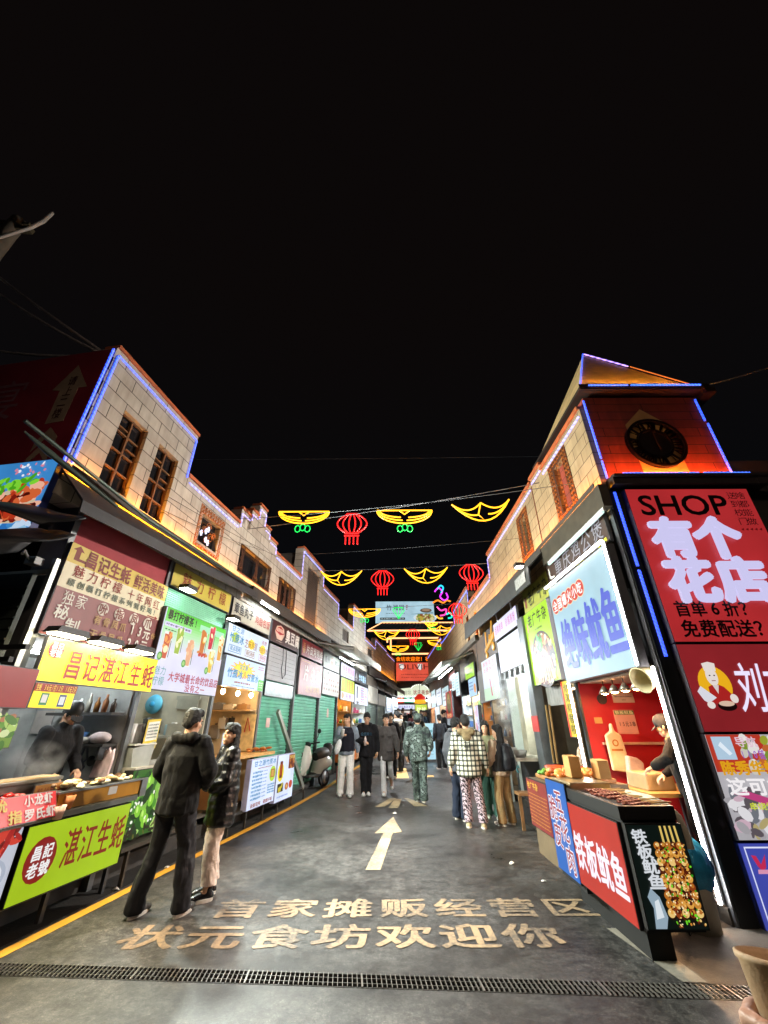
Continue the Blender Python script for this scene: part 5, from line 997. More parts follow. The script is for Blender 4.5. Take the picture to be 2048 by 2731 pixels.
for k, (a, b, c, d) in enumerate(winsR):
    wf = MB(); u0, u1 = -b, -a
    if k < 2:
        F0, F1, G0, G1 = u0 - .2, u1 + .16, c - .12, d + .14; nx, ny = 9, 13
        for i in range(nx):
            for j in range(ny):
                x = F0 + (F1 - F0) * i / nx; y = G0 + (G1 - G0) * j / ny; w_, h_ = (F1 - F0) / nx, (G1 - G0) / ny
                if x + w_ * .8 < u0 or x + w_ * .2 > u1 or y + h_ * .8 < c or y + h_ * .2 > d or abs(x + w_ / 2 - (u0 + u1) / 2) < w_ * .6:
                    g_ = .007; wf.box(x + g_, x + w_ - g_, y + g_, y + g_ * 2, .006, .018); wf.box(x + g_, x + g_ * 2, y + g_ * 2, y + h_ - g_, .006, .018); wf.box(x + g_ * 3, x + w_ - g_, y + h_ - g_ * 2, y + h_ - g_, .006, .018); wf.box(x + w_ - g_ * 2, x + w_ - g_, y + h_ * .4, y + h_ - g_ * 2, .006, .018)
        bb = MB(); bb.box(F0, F1, G0, c, .001, .005); bb.box(F0, F1, d, G1, .001, .005); bb.box(F0, u0, c, d, .001, .005); bb.box(u1, F1, c, d, .001, .005)
    else: wf.box(u0, u0 + .03, c, d, -.05, -.02); wf.box(u1 - .03, u1, c, d, -.05, -.02)
    wn = rr.part('window', wf, P('#a8602c', .5, .2)); p_ = MB(); p_.box(u0, u1, c, d, -.13, -.11); rr.part('pane', p_, glassm(), parent=wn)
    if k < 2: rr.part('surround', bb, P('#4a2a18', .6), parent=wn)
# eave: dark boards and metal canopy
m = MB(); m.box(-6.9, -4.62, 4.07, 4.40, .0, .12); rr.part('eave_board', m, P('#4a443a', .5, .3, .2))
m = MB(); m.add([(-13.2, 4.42, .03), (-6.85, 4.42, .03), (-6.85, 4.06, .40), (-13.2, 4.4, .40), (-13.2, 4.39, .03), (-6.85, 4.39, .03), (-6.85, 4.03, .40), (-13.2, 4.37, .40)], [(0, 3, 2, 1), (4, 5, 6, 7), (1, 2, 6, 5), (0, 4, 7, 3), (2, 3, 7, 6)])
m.add([(-13.2, 4.4, .42), (-6.85, 4.06, .42), (-6.85, 3.73, .44), (-13.2, 3.92, .44), (-13.2, 4.4, .40), (-6.85, 4.06, .40), (-6.85, 3.73, .42), (-13.2, 3.92, .42)], [(0, 3, 2, 1), (4, 5, 6, 7), (1, 2, 6, 5), (0, 4, 7, 3), (2, 3, 7, 6)])
rr.part('canopy', m, P('#3a3c3b', .6, .3, .2, 5, dirt=.4)); m = MB(); m.box(-7.6, -7.0, 3.82, 4.02, .445, .45); rr.part('canopy_plate', m, P('#8a8884', .6, 0, .3, 30))
m = MB(); m.box(-29.4, -13.2, 3.9, 4.06, .0, .12); rr.part('eave_board', m, P('#5a5248', .6, 0, .2))
for y in (4.72, 6.88, 8.52, 10.85, 12.55, 13.75, 15.35, 17.3, 19.5, 22, 24.5, 27, 29.45):
    m = MB(); m.box(-y - .038, -y + .038, 0, 4.055, -.25, .0); rr.part('pillar', m, P('#5c6064', .4, .6, .15, 4, dirt=.25))
m = MB(); m.box(-8.62, -8.3, .0, 3.5, .02, .2); o = rr.part('pillar', m, P('#6c7276', .4, .6, .2, 4, dirt=.3), bevel=.01); m = MB(); m.box(-8.625, -8.295, 1.42, 1.68, .19, .206); rr.part('tape', m, P('#a8302a', .5))
def Rint(y0, y1, z0, z1, d, wall, floor=None): return interior(rr, -y1, -y0, z0, z1, d, wall, floor)
Rint(4.74, 6.88, .12, 2.12, 1.7, P('#b02028', .5, 0, .08)); Rint(6.9, 8.5, .12, 2.2, 1.6, P('#5c564c', .6, 0, .2)); Rint(8.54, 10.85, .15, 2.75, 1.8, P('#c9d2cc', .5, 0, .08)); Rint(10.85, 12.55, .15, 2.2, 1.6, P('#b0a08a', .6)); Rint(12.55, 13.75, .2, 2.2, 1.6, P('#b8824a', .6, 0, .2)); Rint(13.75, 15.35, .25, 2.5, 1.6, P('#c8b898', .6)); Rint(15.35, 17.3, .3, 2.5, 1.6, P('#c4ccd0', .6)); Rint(17.3, 19.5, .4, 3.0, 1.6, P('#5a2c28', .6)); Rint(19.5, 22, .5, 3.0, 1.6, P('#c0c8cc', .6)); Rint(22, 24.5, .6, 3.2, 1.6, P('#c9b8a0', .6)); Rint(24.5, 27, .7, 3.2, 1.6, P('#c8d0d4', .6)); Rint(27, 29.4, .8, 3.3, 1.6, P('#c8a890', .6))
m = MB()
for (a, b, c, d) in ((10.85, 12.5, 3.25, 4.05), (12.6, 17.2, 3.0, 4.0), (17.35, 29.4, 3.2, 3.9)): m.box(-b, -a, c, d, -.04, -.01)
rr.part('fascia', m, P('#54402f', .6, 0, .2))
fl = MB(); fl.add([(2.98, 4.72, 0), (5.0, 4.72, 0), (5.0, 4.72, .12), (2.98, 4.72, .12)], [(0, 1, 2, 3)])
for i in range(26):
    a, b = 4.72 + i * .955, 4.72 + (i + 1) * .955; fl.add([(2.98, a, zg(a) + .12), (5.0, a, zg(a) + .12), (5.0, b, zg(b) + .12), (2.98, b, zg(b) + .12), (2.98, a, zg(a)), (2.98, b, zg(b))], [(0, 1, 2, 3), (0, 3, 5, 4)])
solo('shop_floor', fl, None, None, mat=P('#3f3b36', .75, 0, .3, 5, dirt=.5), kind='structure')
gt_ = MB()
for i in range(24):
    a, b = 5.9 + i, 6.9 + i; gt_.add([(2.45, a, zg(a) + .004), (2.99, a, zg(a) + .004), (2.99, b, zg(b) + .004), (2.45, b, zg(b) + .004)], [(0, 1, 2, 3)])
solo('gutter', gt_, None, None, mat=P('#3a3630', .7, 0, .35, 7, .3, 40, dirt=.6), kind='structure')
# ------------------------------------------------------------------ right signs
_fl = []
def RS(name, label, y0, y1, z0, z1, face, **k): return Sign(RF, name, label, (-y1, -y0, z0, z1), face, **k)
s = RS('shop_sign', 'dark brown sign with white brush characters and a small yellow arrow', 4.78, 6.95, 3.64, 4.06, P('#3c2c26', .45, 0, .1), w=.02, d=.05)
s.txt(E('#dcdcec', .4, False), '重庆鸡公煲', .17, .97, .22, .97, bold=.0, gap=.1, shear=.1).txt(P('#c8b83a', .5), '由此前20米', .5, .8, .06, .26, bold=.01, gap=.05).poly(P('#c8c030', .5), [(.83, .14), (.88, .28), (.88, .2), (.97, .2), (.97, .08), (.88, .08), (.88, .02)]).rect(P('#c8c4c0', .5), .02, .17, .05, .2); s.lines(P('#3c2c26', .5), .03, .16, .08, .17, 1, 2); s.poly(P('#c8c4c0', .5), [(.05, .8), (.07, .85), (.08, .45), (.15, .4), (.15, .32), (.06, .36)]); s.done()
tubelight(RF, -6.55, -4.62, 3.98, .16, 'long cool tube light over the dark brown sign', 1.1, '#d8fff4', r=.022)
flood(RF, -6.95, 4.08, .46, 'white bullet fixture at the near end of the right canopy, with an added floodlight', None, .16, 8, '#fff4ea', 1500)  # the strong spot on this fixture is added to brighten the left row
s = RS('lightbox', 'big pale blue lightbox with large blue squid characters and red discs', 4.78, 6.80, 2.11, 3.60, E('#b0d8ea', .72, base=.1), w=.04, d=.12)
s.poly(T('#b0d8ea', .72), [(0, 0), (.001, 0), (.001, .001)])
for i, c in enumerate('全国爆火小吃'):
    a = .085 + i * .093; b = .775 + i * .004
    s.dot(T('#f0d8b0', .9), a, b, .068, .088).dot(T('#d8301e', .75), a, b, .062, .08); 
for i, c in enumerate('全国爆火小吃'): s.txt(T('#ffffff', 1), c, .045 + i * .093, .125 + i * .093, .715 + i * .004, .835 + i * .004, bold=.02, gap=0)
for i, c in enumerate('绝味鱿鱼'):
    a = .08 + i * .225; h = (.0, .02, .05, .08)[i]; s.txt(T('#4058d8', .72), c, a, a + .225, .10, .60 + h, bold=.042, gap=.03)
s.done()
for nm, (p, q_) in (('lower tall bright LED tube along the corner pillar', ((-4.735, .14, .06), (-4.70, 2.1, .06))), ('upper bright LED tube beside the pale blue lightbox', ((-4.74, 2.12, .2), (-4.74, 3.62, .2)))):
    t = Thing('led_tube', nm, 'lamp', RF, p); m = MB(); m.tube([p, q_], .014, 8); t.part('tube', m, E('#fff6f0', 22 if 'lower' in nm else 15, var=0)); m = MB(); m.beam((p[0] - .02, p[1], p[2] - .03), (q_[0] - .02, q_[1], q_[2] - .03), .05, .02); t.part('channel', m, STEEL)
for nm, p, q_ in (('LED tube along the top edge of the pale blue lightbox', (-6.82, 3.635, .2), (-4.76, 3.635, .2)), ('LED tube down the far edge of the pale blue lightbox and stall post', (-6.84, .9, .12), (-6.84, 3.6, .12))):
    t = Thing('led_tube', nm, 'lamp', RF, p); m = MB(); m.tube([p, q_], .013, 8); t.part('tube', m, E('#fff6f0', 12, var=0)); m = MB(); m.beam((p[0], p[1], p[2] - .025), (q_[0], q_[1], q_[2] - .025), .045, .02); t.part('channel', m, STEEL)
s = RS('shop_sign', 'olive sign with black brush characters partly in shade above the lime lightbox', 6.96, 8.42, 3.56, 4.02, P('#8a8a34', .5, 0, .08), w=.0, d=.06); s.txt(P('#1a1a12', .6), '老广牛杂', .2, .97, .15, .85, bold=.012, gap=.08, shear=.1).rect(P('#6a2a1e', .5), .06, .14, .2, .7); s.done()
s = RS('lightbox', 'lime green lightbox with a bowl of noodles and small black characters', 7.0, 8.30, 2.18, 3.51, E('#b2ea18', .85), w=.05, d=.1)
s.txt(T('#182008', .3), '老广牛杂', .16, .95, .76, .95, bold=.012, gap=.12).rect(T('#e8a090', .8), .1, .15, .72, .84).lines(T('#5a8a10', .5), .4, .7, .68, .73, 1, 3)
ins = lambda a, b: ((a - .55) / .4) ** 2 + ((b - .28) / .33) ** 2 < 1
s.dot(T('#3a2018', .4), .55, .3, .42, .36, n=36); s.blobs([T('#d8b888', .8), T('#c88a4a', .7), T('#e8d8b0', .9), T('#8a3a28', .5), T('#b05a3a', .6), T('#f0e4c8', .9), T('#7a2a22', .5)], .12, .98, .0 + .01, .62, 300, .05, .04, 3, ins)
for i in range(9): s.poly(T('#e8d4a0', .85), [(.3 + i * .06, .3), (.32 + i * .06, .3), (.28 + i * .075, .02), (.25 + i * .075, .02)])
s.blobs([T('#4fc85a', .8), T('#7fe08a', .9), T('#2f9a3a', .6)], .42, .6, .4, .62, 34, .025, .05, 4); s.done()
m = Thing('slat_panel', 'grey vertical slat panel below the lime lightbox', 'panel', RF, (-7.7, 1.83, .02)); b = MB()
for i in range(7): b.box(-8.09 + i * .114, -8.09 + i * .114 + .105, 1.83, 2.13, .0, .03)
m.part('slats', b, P('#7a7874', .6, .2, .2))
s = RS('hanging_scroll', 'yellow paper scroll with red edge and black writing beside the LED tube', 6.92, 7.26, 1.36, 2.17, P('#b8a028', .6, 0, .1), w=.06, d=.01, cat='scroll'); s.rect(P('#b83020', .6), 0.0, .16, .0, 1); s.rect(P('#c84a24', .6), .86, 1, 0, .6); s.txt(P('#2a3010', .6), '你渴得很啦', .25, .8, .05, .95, vert=True, bold=.0); s.done()
VI = T('#c060c0', .8)
s = RS('menu_board', 'upper white board with pink characters hung by two white pipes', 8.70, 10.73, 3.42, 3.84, E('#ddd8f8', .95), w=.1, d=.05); s.txt(T('#d8489a', .8), '香辣烤串 砂锅粥粉', .06, .95, .3, .8, bold=.0, gap=.2); s.done()
s = RS('menu_board', 'large white board with faint pink price columns under the pink character board', 8.77, 10.55, 2.64, 3.36, E('#d8daf6', .95), w=.1, d=.05); s.columns(T('#c070b0', .8), .08, .92, .12, .92, 12, 3, .006); s.done()
for k, y in enumerate((8.95, 10.2)): m = MB(); m.beam((-y, 3.8, .16), (-y, 4.06, .2), .03, .03); solo('hanger_pipe', m, ['nearer', 'farther'][k] + ' white pipe hanger above the pink character board', 'hanger', RF, (-y, 3.8, .16), P('#d0d2d0', .4))
t = Thing('gold_sign', 'brown board with a glowing gold emblem of sticks and balls', 'sign', RF, (-11.7, 3.2, .02)); m = MB(); m.box(-12.45, -10.9, 3.2, 3.95, .0, .05); t.part('panel', m, P('#2f2118', .5)); m = MB()
GDm = E('#e8a63a', .9); m.prism([(-12.2, 3.36), (-11.1, 3.6), (-11.05, 3.74), (-12.2, 3.46)], .052, .09)
for (a, b, c, d) in ((-12.0, 3.5, -11.95, 3.9), (-11.6, 3.6, -11.5, 3.75), (-11.4, 3.6, -11.15, 4.05)): m.tube([(a, b, .08), (c, d, .08)], .022, 6)
for (a, b, r) in ((-12.05, 3.27, .1), (-11.25, 3.4, .12)): m.ell((a, b, .08), (r, r, .03), 14, 8)
t.part('emblem', m, GDm)
s = RS('menu_board', 'white lightbox with red print fading to pale green near the steam', 10.74, 12.45, 2.1, 3.14, E('#d4dcee', .85), w=.12, d=.06); s.txt(T('#d87088', .8), '粥粉面饭', .1, .9, .82, .95, bold=0, gap=.2).txt(T('#d87088', .8), '云吞水饺', .1, .9, .68, .8, bold=0, gap=.2); s.rect(T('#c4e0c4', .85), .0 + .01, .99, .01, .3); s.poly(T('#d85a7a', .7), [(.5, .1), (.58, .1), (.5, .5), (.47, .5)]); s.done()
s = RS('blank_board', 'grey ribbed unlit board between the lit white boards', 12.62, 13.65, 2.1, 3.0, P('#6a6764', .5, .2, .15), w=.03, d=.04); 
for i in range(5): s.rect(P('#55524f', .5), .1 + i * .18, .12 + i * .18, .02, .98)
s.done()
s = RS('menu_board', 'lime green lightbox above the small pale blue board', 13.95, 15.55, 2.93, 3.36, E('#a8dc18', .85), w=.05, d=.05); s.lines(T('#6a9a10', .6), .2, .8, .2, .8, 2, 3); s.done()
s = RS('menu_board', 'small pale blue board with an orange dish below the lime green lightbox', 13.82, 15.1, 2.35, 2.9, E('#b8d8f4', .85), w=.05, d=.05); s.dot(T('#e8a05a', .8), .8, .4, .14, .25).lines(T('#5a8ac0', .7), .1, .6, .3, .85, 3, 3); s.done()
s = RS('menu_board', 'tall rounded white board nearer the awning', 15.5, 16.35, 2.45, 3.22, E('#d8f0f4', .9), w=.3, d=.05); s.lines(T('#90b8c8', .8), .2, .8, .1, .9, 6, 3); s.done()
s = RS('menu_board', 'narrow tall white board under the right awning', 16.4, 17.2, 2.68, 3.27, E('#e0f4f8', .9), w=.3, d=.05); s.lines(T('#90b8c8', .8), .2, .8, .1, .9, 5, 8); s.done()
awning(RF, 'awning', 'large pale grey awning jutting over the lane from the right row', -22.5, -14.2, 3.78, 1.1, 3.4, .12, AWN)
tubelight(RF, -20, -16, 3.4, .5, 'bright tube light under the right awning', 30, spot=1100, out=.75)  # extra spot added beyond the awning front to reach the far left wall
# shops beyond on the right
for (y0, y1, z0, z1, h, lb_) in ((17.5, 19.2, 2.9, 3.5, '#8a2018', 'dark red board over the far restaurant on the right'), (19.6, 21.8, 2.3, 3.1, '#d0ecf4', 'pale cyan board on the far right row'), (22.2, 24.2, 2.4, 3.2, '#e8f0ff', 'white board on the far right row past the awning'), (24.8, 26.8, 2.4, 3.3, '#c8e8f0', 'cyan white board second from the end of the right row'), (27.2, 29.2, 2.4, 3.3, '#ffe8d8', 'warm white board at the end of the right row')):
    s = RS('menu_board', lb_, y0, y1, z0, z1, E(h, .8), w=.1, d=.06); s.lines(T('#8a9ab0', .6), .15, .85, .2, .85, 3, 3); s.done()
s = RS('round_picture', 'red board with a round picture of a green dish on the far right', 17.5, 19.2, 1.75, 2.75, E('#c8281c', .75), w=.3, d=.06, cat='poster'); s.dot(T('#5a5a20', .5), .5, .58, .36, .4, n=30).blobs([T('#7a8a30', .6), T('#c8a84a', .7), T('#4a3a18', .4)], .25, .75, .35, .85, 40, .06, .07, 3).txt(T('#ffd8a0', .9), '煲仔饭', .15, .85, .04, .18); s.done()
lan = MB(); lan.lathe([(.001, .28), (.1, .28), (.3, .1), (.32, 0), (.26, -.12), (.001, -.12)], n=20)
for (x, y, z, k) in ((1.95, 24.5, 2.75, 0),):
    t = Thing('shop_lantern', 'red and gold lit lantern shade hanging at the far right of the lane', 'lantern', WF, (x, y, z)); m = MB(); m.v = [(p[0] + x, p[1] + y, p[2] + z) for p in lan.v]; m.f = lan.f; m.mi = lan.mi; m.sm = lan.sm; t.part('shade', m, E('#d82818', .9)); m = MB(); m.lathe([(.33, -.02), (.35, -.1), (.28, -.2), (.001, -.2)], (x, y, z), 20); t.part('gold_skirt', m, E('#ffb02a', 1.1)); m = MB(); m.tube([(x, y, z + .28), (x, y, z + 1.0)], .01, 5); t.part('cord', m, BLACK)
s = Sign(frame((1.75, 18.2, zg(18.2) + .06), (1, .12, 0), ZZ, (.12, -1, 0)), 'standing_sign', 'white lit standing sign on the lane by the far right stalls', (-.22, .22, .0, 1.25), E('#b8e4f4', .95), w=0, d=.06); s.lines(T('#4aa0a8', .7), .2, .8, .55, .85, 2, 3).lines(T('#a0c8d8', .8), .2, .8, .1, .45, 4, 5); s.done()
# ------------------------------------------------------------------ squid stall (right front)
ct = Thing('stall_counter', 'squid stall counter with black edge boards and steel top', 'counter', RF, (-4.8, 0, .8)); m = MB()
m.box(-4.78, -3.82, .27, .92, .78, 1.19); m.box(-5.35, -4.78, .2, .92, .55, 1.19); ct.part('body', m, DARK); m = MB(); m.box(-5.36, -3.80, .90, .985, 1.17, 1.21); m.box(-3.84, -3.80, .90, .985, .78, 1.168); ct.part('edge_board', m, BLACK); m = MB(); m.box(-5.3, -3.86, .92, .94, .78, 1.16); ct.part('top', m, STEEL)
m = MB(); m.box(-6.1, -5.37, .2, .95, .3, 1.17); ct.part('side_cabinet', m, P('#6a5a44', .6)); m = MB(); m.box(-5.34, -4.15, .0, .199, .86, 1.04); ct.part('plinth', m, P('#0d0d0e', .8))
s = RS('counter_sign', 'red backlit front panel with huge white squid characters', 3.84, 4.79, .27, .88, E('#d83020', .62), w=1.2, d=.03, edge=BLACK); s.txt(T('#f0e6f4', .9), '铁板鱿鱼', .03, .98, .2, .66, bold=.03, gap=.03); s.done()
s = RS('counter_sign', 'bright blue front panel with white outlined red characters', 4.80, 5.33, .25, 1.02, E('#2a74d8', .62), w=1.2, d=.03, edge=BLACK)
for c, a, b in (('五', .62, .78), ('花', .7, .5), ('肉', .78, .2), ('脆', .28, .68), ('皮', .34, .4)): s.txt(T('#eef0ff', .9), c, a - .22, a + .22, b - .14, b + .14, bold=.055, gap=.1); s.txt(T('#b82838', .6), c, a - .22, a + .22, b - .14, b + .14, bold=.008, gap=.1)
s.done()
s = RS('price_board', 'dark red price board with faint gold rows at the far end of the counter', 5.36, 6.08, .47, .955, P('#6e1f1e', .5, 0, .12), w=1.19, d=.03, cat='price board', edge=DARK); s.txt(P('#c8a03a', .5), '老广牛杂', .08, .62, .78, .94, bold=.01, gap=.06); s.lines(P('#b0803a', .5), .06, .95, .08, .72, 9, 4, .35); s.done()
s = Sign(frame((0, 3.8, 0), (1, 0, 0), ZZ, (0, -1, 0)), 'front_lightbox', 'dark lightbox with glowing skewers and white characters facing the camera', (1.79, 2.21, .30, .885), E('#14231f', .35), w=.0, d=.05, edge=BLACK)
for i, c in enumerate('铁板鱿鱼'): s.txt(T('#dfe4ea', .85), c, .06 + i * .035, .33 + i * .04, .80 - i * .145, .95 - i * .145, bold=.03, gap=0)
s.poly(T('#a8c0d0', .7), [(.12, .0 + .02), (.16, .2), (.1, .3), (.18, .38), (.3, .3), (.36, .12), (.3, .02)]).poly(T('#e4eef4', .85), [(.17, .1), (.2, .26), (.27, .28), (.3, .12)])
for i in range(4):
    a = .6 + i * .085; s.poly(T('#e8c86a', .85), [(a - .015, .98), (a + .02, .98), (a + .03 + i * .01, .55), (a - .01 + i * .01, .55)])
MT = [T('#c8782a', .75), T('#a84a1c', .6), T('#e8a84a', .85), T('#7a2a10', .4), T('#f0c87a', .9), T('#d89038', .8)]
for i in range(5):
    for j in range(9): a = .47 + i * .096 + .008 * j * (i - 2) * .3; b = .78 - j * .078; s.dot(T('#3a1408', .3), a + .012, b - .014, .06, .05, (i + j) * 1.1).dot(MT[(i * 3 + j * 5) % 6], a, b, .058, .042, (i * 2 + j) * 1.3).dot(MT[(i + j * 2 + 4) % 6], a + .01, b + .012, .03, .02, j).dot(T('#ffe8b8', .95), a - .015, b + .016, .012, .007, j * .7)
s.blobs([T('#7a2a10', .4), T('#a84a1c', .6), T('#d89038', .8), T('#f0c87a', .9), T('#2a0e06', .25)], .44, .94, .04, .8, 150, .02, .012, 4).blobs([T('#6fdc2a', .85), T('#3fae1c', .7)], .44, .95, .05, .78, 44, .018, .016, 6).blobs([T('#f8e4b8', .95)], .45, .93, .06, .76, 40, .014, .01, 9); s.done()
# goods on the counter
t = Thing('steel_tray', 'wide steel tray of skewers on the squid stall counter', 'tray', RF, (-4.2, .94, .7)); m = MB(); m.box(-4.75, -3.86, .94, .952, .79, 1.14)
for (a, b, c, d) in ((-4.75, -3.86, 1.128, 1.14), (-4.75, -3.86, .79, .802)): m.box(a, b, .952, .975, c, d)
m.box(-4.75, -4.738, .952, .975, .802, 1.128); m.box(-3.872, -3.86, .952, .975, .802, 1.128); t.part('rim', m, STEEL)
rg = random.Random(21); sq = [P('#8a4a3a', .4, 0, .3, 30), P('#a8604a', .4, 0, .3, 30), P('#703428', .4, 0, .3, 30)]; stk = P('#d8b070', .6, 0, .15)
for i in range(40):
    u = -4.68 + .78 * (i % 20) / 19 + rg.uniform(-.01, .01); z = .965 + .014 * (i // 20) + rg.uniform(0, .012); a = rg.uniform(-.18, .18) - .25; w0 = 1.08 - rg.uniform(0, .06); L = .36
    d_ = Vector((math.sin(a), .02, -math.cos(a))); p = Vector((u, z, w0)); t = Thing('skewer', 'thin squid skewer lying with its wooden end inward on the steel tray', 'skewer', RF, p, group='squid skewers on the tray')
    m = MB(); m.tube([p, p + d_ * L], .0035, 5); t.part('stick', m, stk); m = MB()
    for k in range(5): c_ = p + d_ * (.015 + k * .036); m.ell(c_, (.015 * rg.uniform(.7, 1.2), .009, .018), 7, 5)
    t.part('squid', m, sq[i % 3])
t = Thing('hood_pipe', 'white bent plastic pipe running down behind the counter end', 'pipe', RF, (-3.95, .9, .4)); m = MB(); m.tube([(-4.5, .98, .76), (-4.2, .98, .74), (-4.08, .95, .68), (-4.03, .88, .63), (-4.02, .76, .61), (-4.02, .68, .61)], .028, 10); t.part('pipe', m, P('#c0bca8', .5, 0, .12))
m = MB(); m.box(-5.3, -4.80, .94, 1.03, .76, 1.165); solo('steel_box', m, 'brushed steel box between the tray and the orange goods', 'box', RF, (-5, .94, .9), P('#b8a078', .3, .6, .15, 5), bevel=.01)
tub('orange_basket', 'orange plastic basket at the far end of the counter', 'basket', RF, -5.95, .96, .85, .14, .12, P('#d8481c', .4), .75, 1.2)
pile(RF, 'fried_snack', 'golden fried snack piled in the wide dish on the counter', 'snack', 40, -5.75, -5.3, 1.0, .55, 1.1, .05, [P('#c8742c', .5, 0, .3, 20), P('#a84c1c', .5, 0, .3, 20), P('#d89a4a', .5, 0, .3, 20)], 'fried snacks on the counter', .6)
for k, (u, w, h, lb_) in enumerate(((-5.2, .95, .2, 'tall kraft paper bag standing on the steel box'), (-5.08, .7, .17, 'short kraft paper bag standing at the back of the steel box'))):
    m = MB(); m.prism([(u - .09, 1.035), (u + .09, 1.035), (u + .085, 1.035 + h), (u - .08, 1.04 + h)], w - .06, w + .06); solo('paper_bag', m, lb_, 'bag', RF, (u, 1.035, w), P('#b88a50', .7, 0, .15, 8, .4, 18), bevel=.008)
m = MB(); m.box(-6.05, -5.4, .955, 1.0, .4, 1.1); solo('wide_dish', m, 'wide shallow wooden dish under the fried snacks', 'dish', RF, (-5.7, .955, .7), P('#9a6a3a', .5, 0, .2), bevel=.01)
pile(RF, 'green_herb', 'green herb bunch beside the fried snacks', 'herbs', 8, -5.95, -5.6, 1.0, .98, 1.12, .035, [P('#3a6a24', .6, 0, .3, 20), P('#5a8a34', .6, 0, .3, 20)], 'herbs on the counter', .6)
for k in range(6):
    y = 5.0 + k * .28; u = -y; t = Thing('heat_lamp', ['nearest', 'second', 'third', 'fourth', 'fifth', 'farthest'][k] + ' of six warm hooded bulbs inside the squid stall', 'lamp', RF, (u, 1.96, -.25), 'hooded bulbs in the squid stall')
    m = MB(); m.lathe([(.02, .1), (.035, .08), (.085, .0), (.08, .0), (.03, .07)], n=14); m.v = [(p[0] + u, p[2] + 1.93, p[1] - .2) for p in m.v]; t.part('hood', m, P('#8a8278', .3, .7))
    if k in (1, 3):
        d = bpy.data.lights.new('beam', 'SPOT'); d.energy = 120; d.spot_size = R(140); d.spot_blend = .5; d.shadow_soft_size = .05; d.color = lin('#ffc890')[:3]; o = bpy.data.objects.new('beam', d); COL.objects.link(o); o.parent = t.o; o.location = (0, -.06, .05); o.rotation_euler = (R(-118), 0, 0)
    m = MB(); m.ell((u, 1.945, -.2), (.05, .03, .05)); t.part('bulb', m, E('#ffb870', 45, var=0)); m = MB(); m.tube([(u, 2.03, -.2), (u, 2.11, -.2)], .008, 5); t.part('cord', m, BLACK)
t = Thing('duct_horn', 'wide cream exhaust duct mouth above the squid stall', 'duct', RF, (-4.85, 1.98, .1)); m = MB(); c0 = Vector((-4.86, 1.98, .12)); ax = Vector((.25, -.35, 1)).normalized()
def cone_along(mb, c, ax, prof, n=24):
    a = Vector((0, 1, 0)); x = ax.cross(a).normalized(); y = ax.cross(x); vs = []
    for r, h in prof:
        for k in range(n): q_ = 6.28318 * k / n; vs.append(c + ax * h + (x * math.cos(q_) + y * math.sin(q_)) * r)
    fs = [(i * n + k, i * n + (k + 1) % n, (i + 1) * n + (k + 1) % n, (i + 1) * n + k) for i in range(len(prof) - 1) for k in range(n)]; mb.add(vs, fs, True)
cone_along(m, c0, ax, [(.09, -.45), (.11, -.15), (.13, .0), (.14, .02), (.125, .02), (.1, -.1), (.08, -.4), (.001, -.42)]); t.part('horn', m, P('#b8aa84', .6, 0, .2, 6, .1, 20, dirt=.3))
# red back wall fittings
def card(F, name, label, rect, w, h, cat='notice', d=.006): return Sign(F, name, label, rect, P(h, .6, 0, .05), w=w, d=d, cat=cat, edge=P(h, .6))
BF = frame((0, 6.83, 0), (1, 0, 0), ZZ, (0, -1, 0))      # far inner wall of the squid stall, faces the camera
s = card(BF, 'price_card', 'pink price card with a green band on the red stall wall', (3.47, 3.78, 1.41, 1.73), .002, '#d89a88', 'price card'); s.rect(P('#4a6a2c', .6), 0.02, .98, .8, .98).txt(P('#e0d8a8', .6), '铁板鱿鱼', .05, .95, .81, .97, bold=.02, gap=0).txt(P('#4a2420', .6), '15元3串', .1, .93, .3, .52, bold=.02, gap=0); s.done()
s = card(BF, 'notice_sheet', 'cream notice with one printed line at the top of the red stall wall', (3.51, 3.84, 1.83, 1.97), .002, '#c8a890'); s.lines(P('#5a4a40', .6), .1, .9, .5, .7, 1, 2).lines(P('#5a4a40', .6), .4, .6, .2, .35, 1, 2); s.done()
m = MB(); m.box(3.2, 4.5, 1.275, 1.305, .0, .05); solo('wall_rail', m, 'cream rail across the red stall wall', 'rail', BF, (3.8, 1.28, 0), P('#c8a890', .6))
m = MB(); m.prism([(3.22, .96), (3.40, .94), (3.47, 1.17), (3.45, 1.4), (3.37, 1.45), (3.36, 1.55), (3.32, 1.55), (3.31, 1.45), (3.22, 1.40)], .06, .12); t = solo('carrier_bags', m, 'bunch of cream carrier bags with an orange round print hanging on the red wall', 'bags', BF, (3.34, .96, .08), P('#d8c09a', .6, 0, .15, 8, .5, 14), bevel=.02)
m = MB(); ring(m, (3.335, 1.30), .028, .045, .121, .124); m.box(3.26, 3.42, 1.2, 1.225, .121, .124); solo('bag_print', m, 'orange round mark and dark line printed on the carrier bags', 'print', BF, (3.33, 1.2, .12), P('#b0702a', .6))
m = MB(); m.prism([(3.36, .75), (3.58, .73), (3.64, 1.06), (3.56, 1.12), (3.42, 1.15)], .1, .2); solo('plastic_bag', m, 'translucent whitish plastic bag hanging below the carrier bags', 'bag', BF, (3.5, .73, .15), P('#c8b0a8', .4, 0, .2, 6, .6, 12), bevel=.03)
m = MB(); m.box(3.16, 3.27, 1.55, 1.63, .0, .015); solo('wall_tag', m, 'small tan card on the left of the red stall wall', 'card', BF, (3.2, 1.55, 0), P('#c89858', .6)); m = MB(); m.disk((3.34, 1.88), .06, .06, .03, 18); ring(m, (3.34, 1.88), .06, .07, .0, .03); solo('wall_fan', m, 'small dark fan high on the red stall wall', 'fan', BF, (3.34, 1.88, 0), P('#3a2a26', .5))
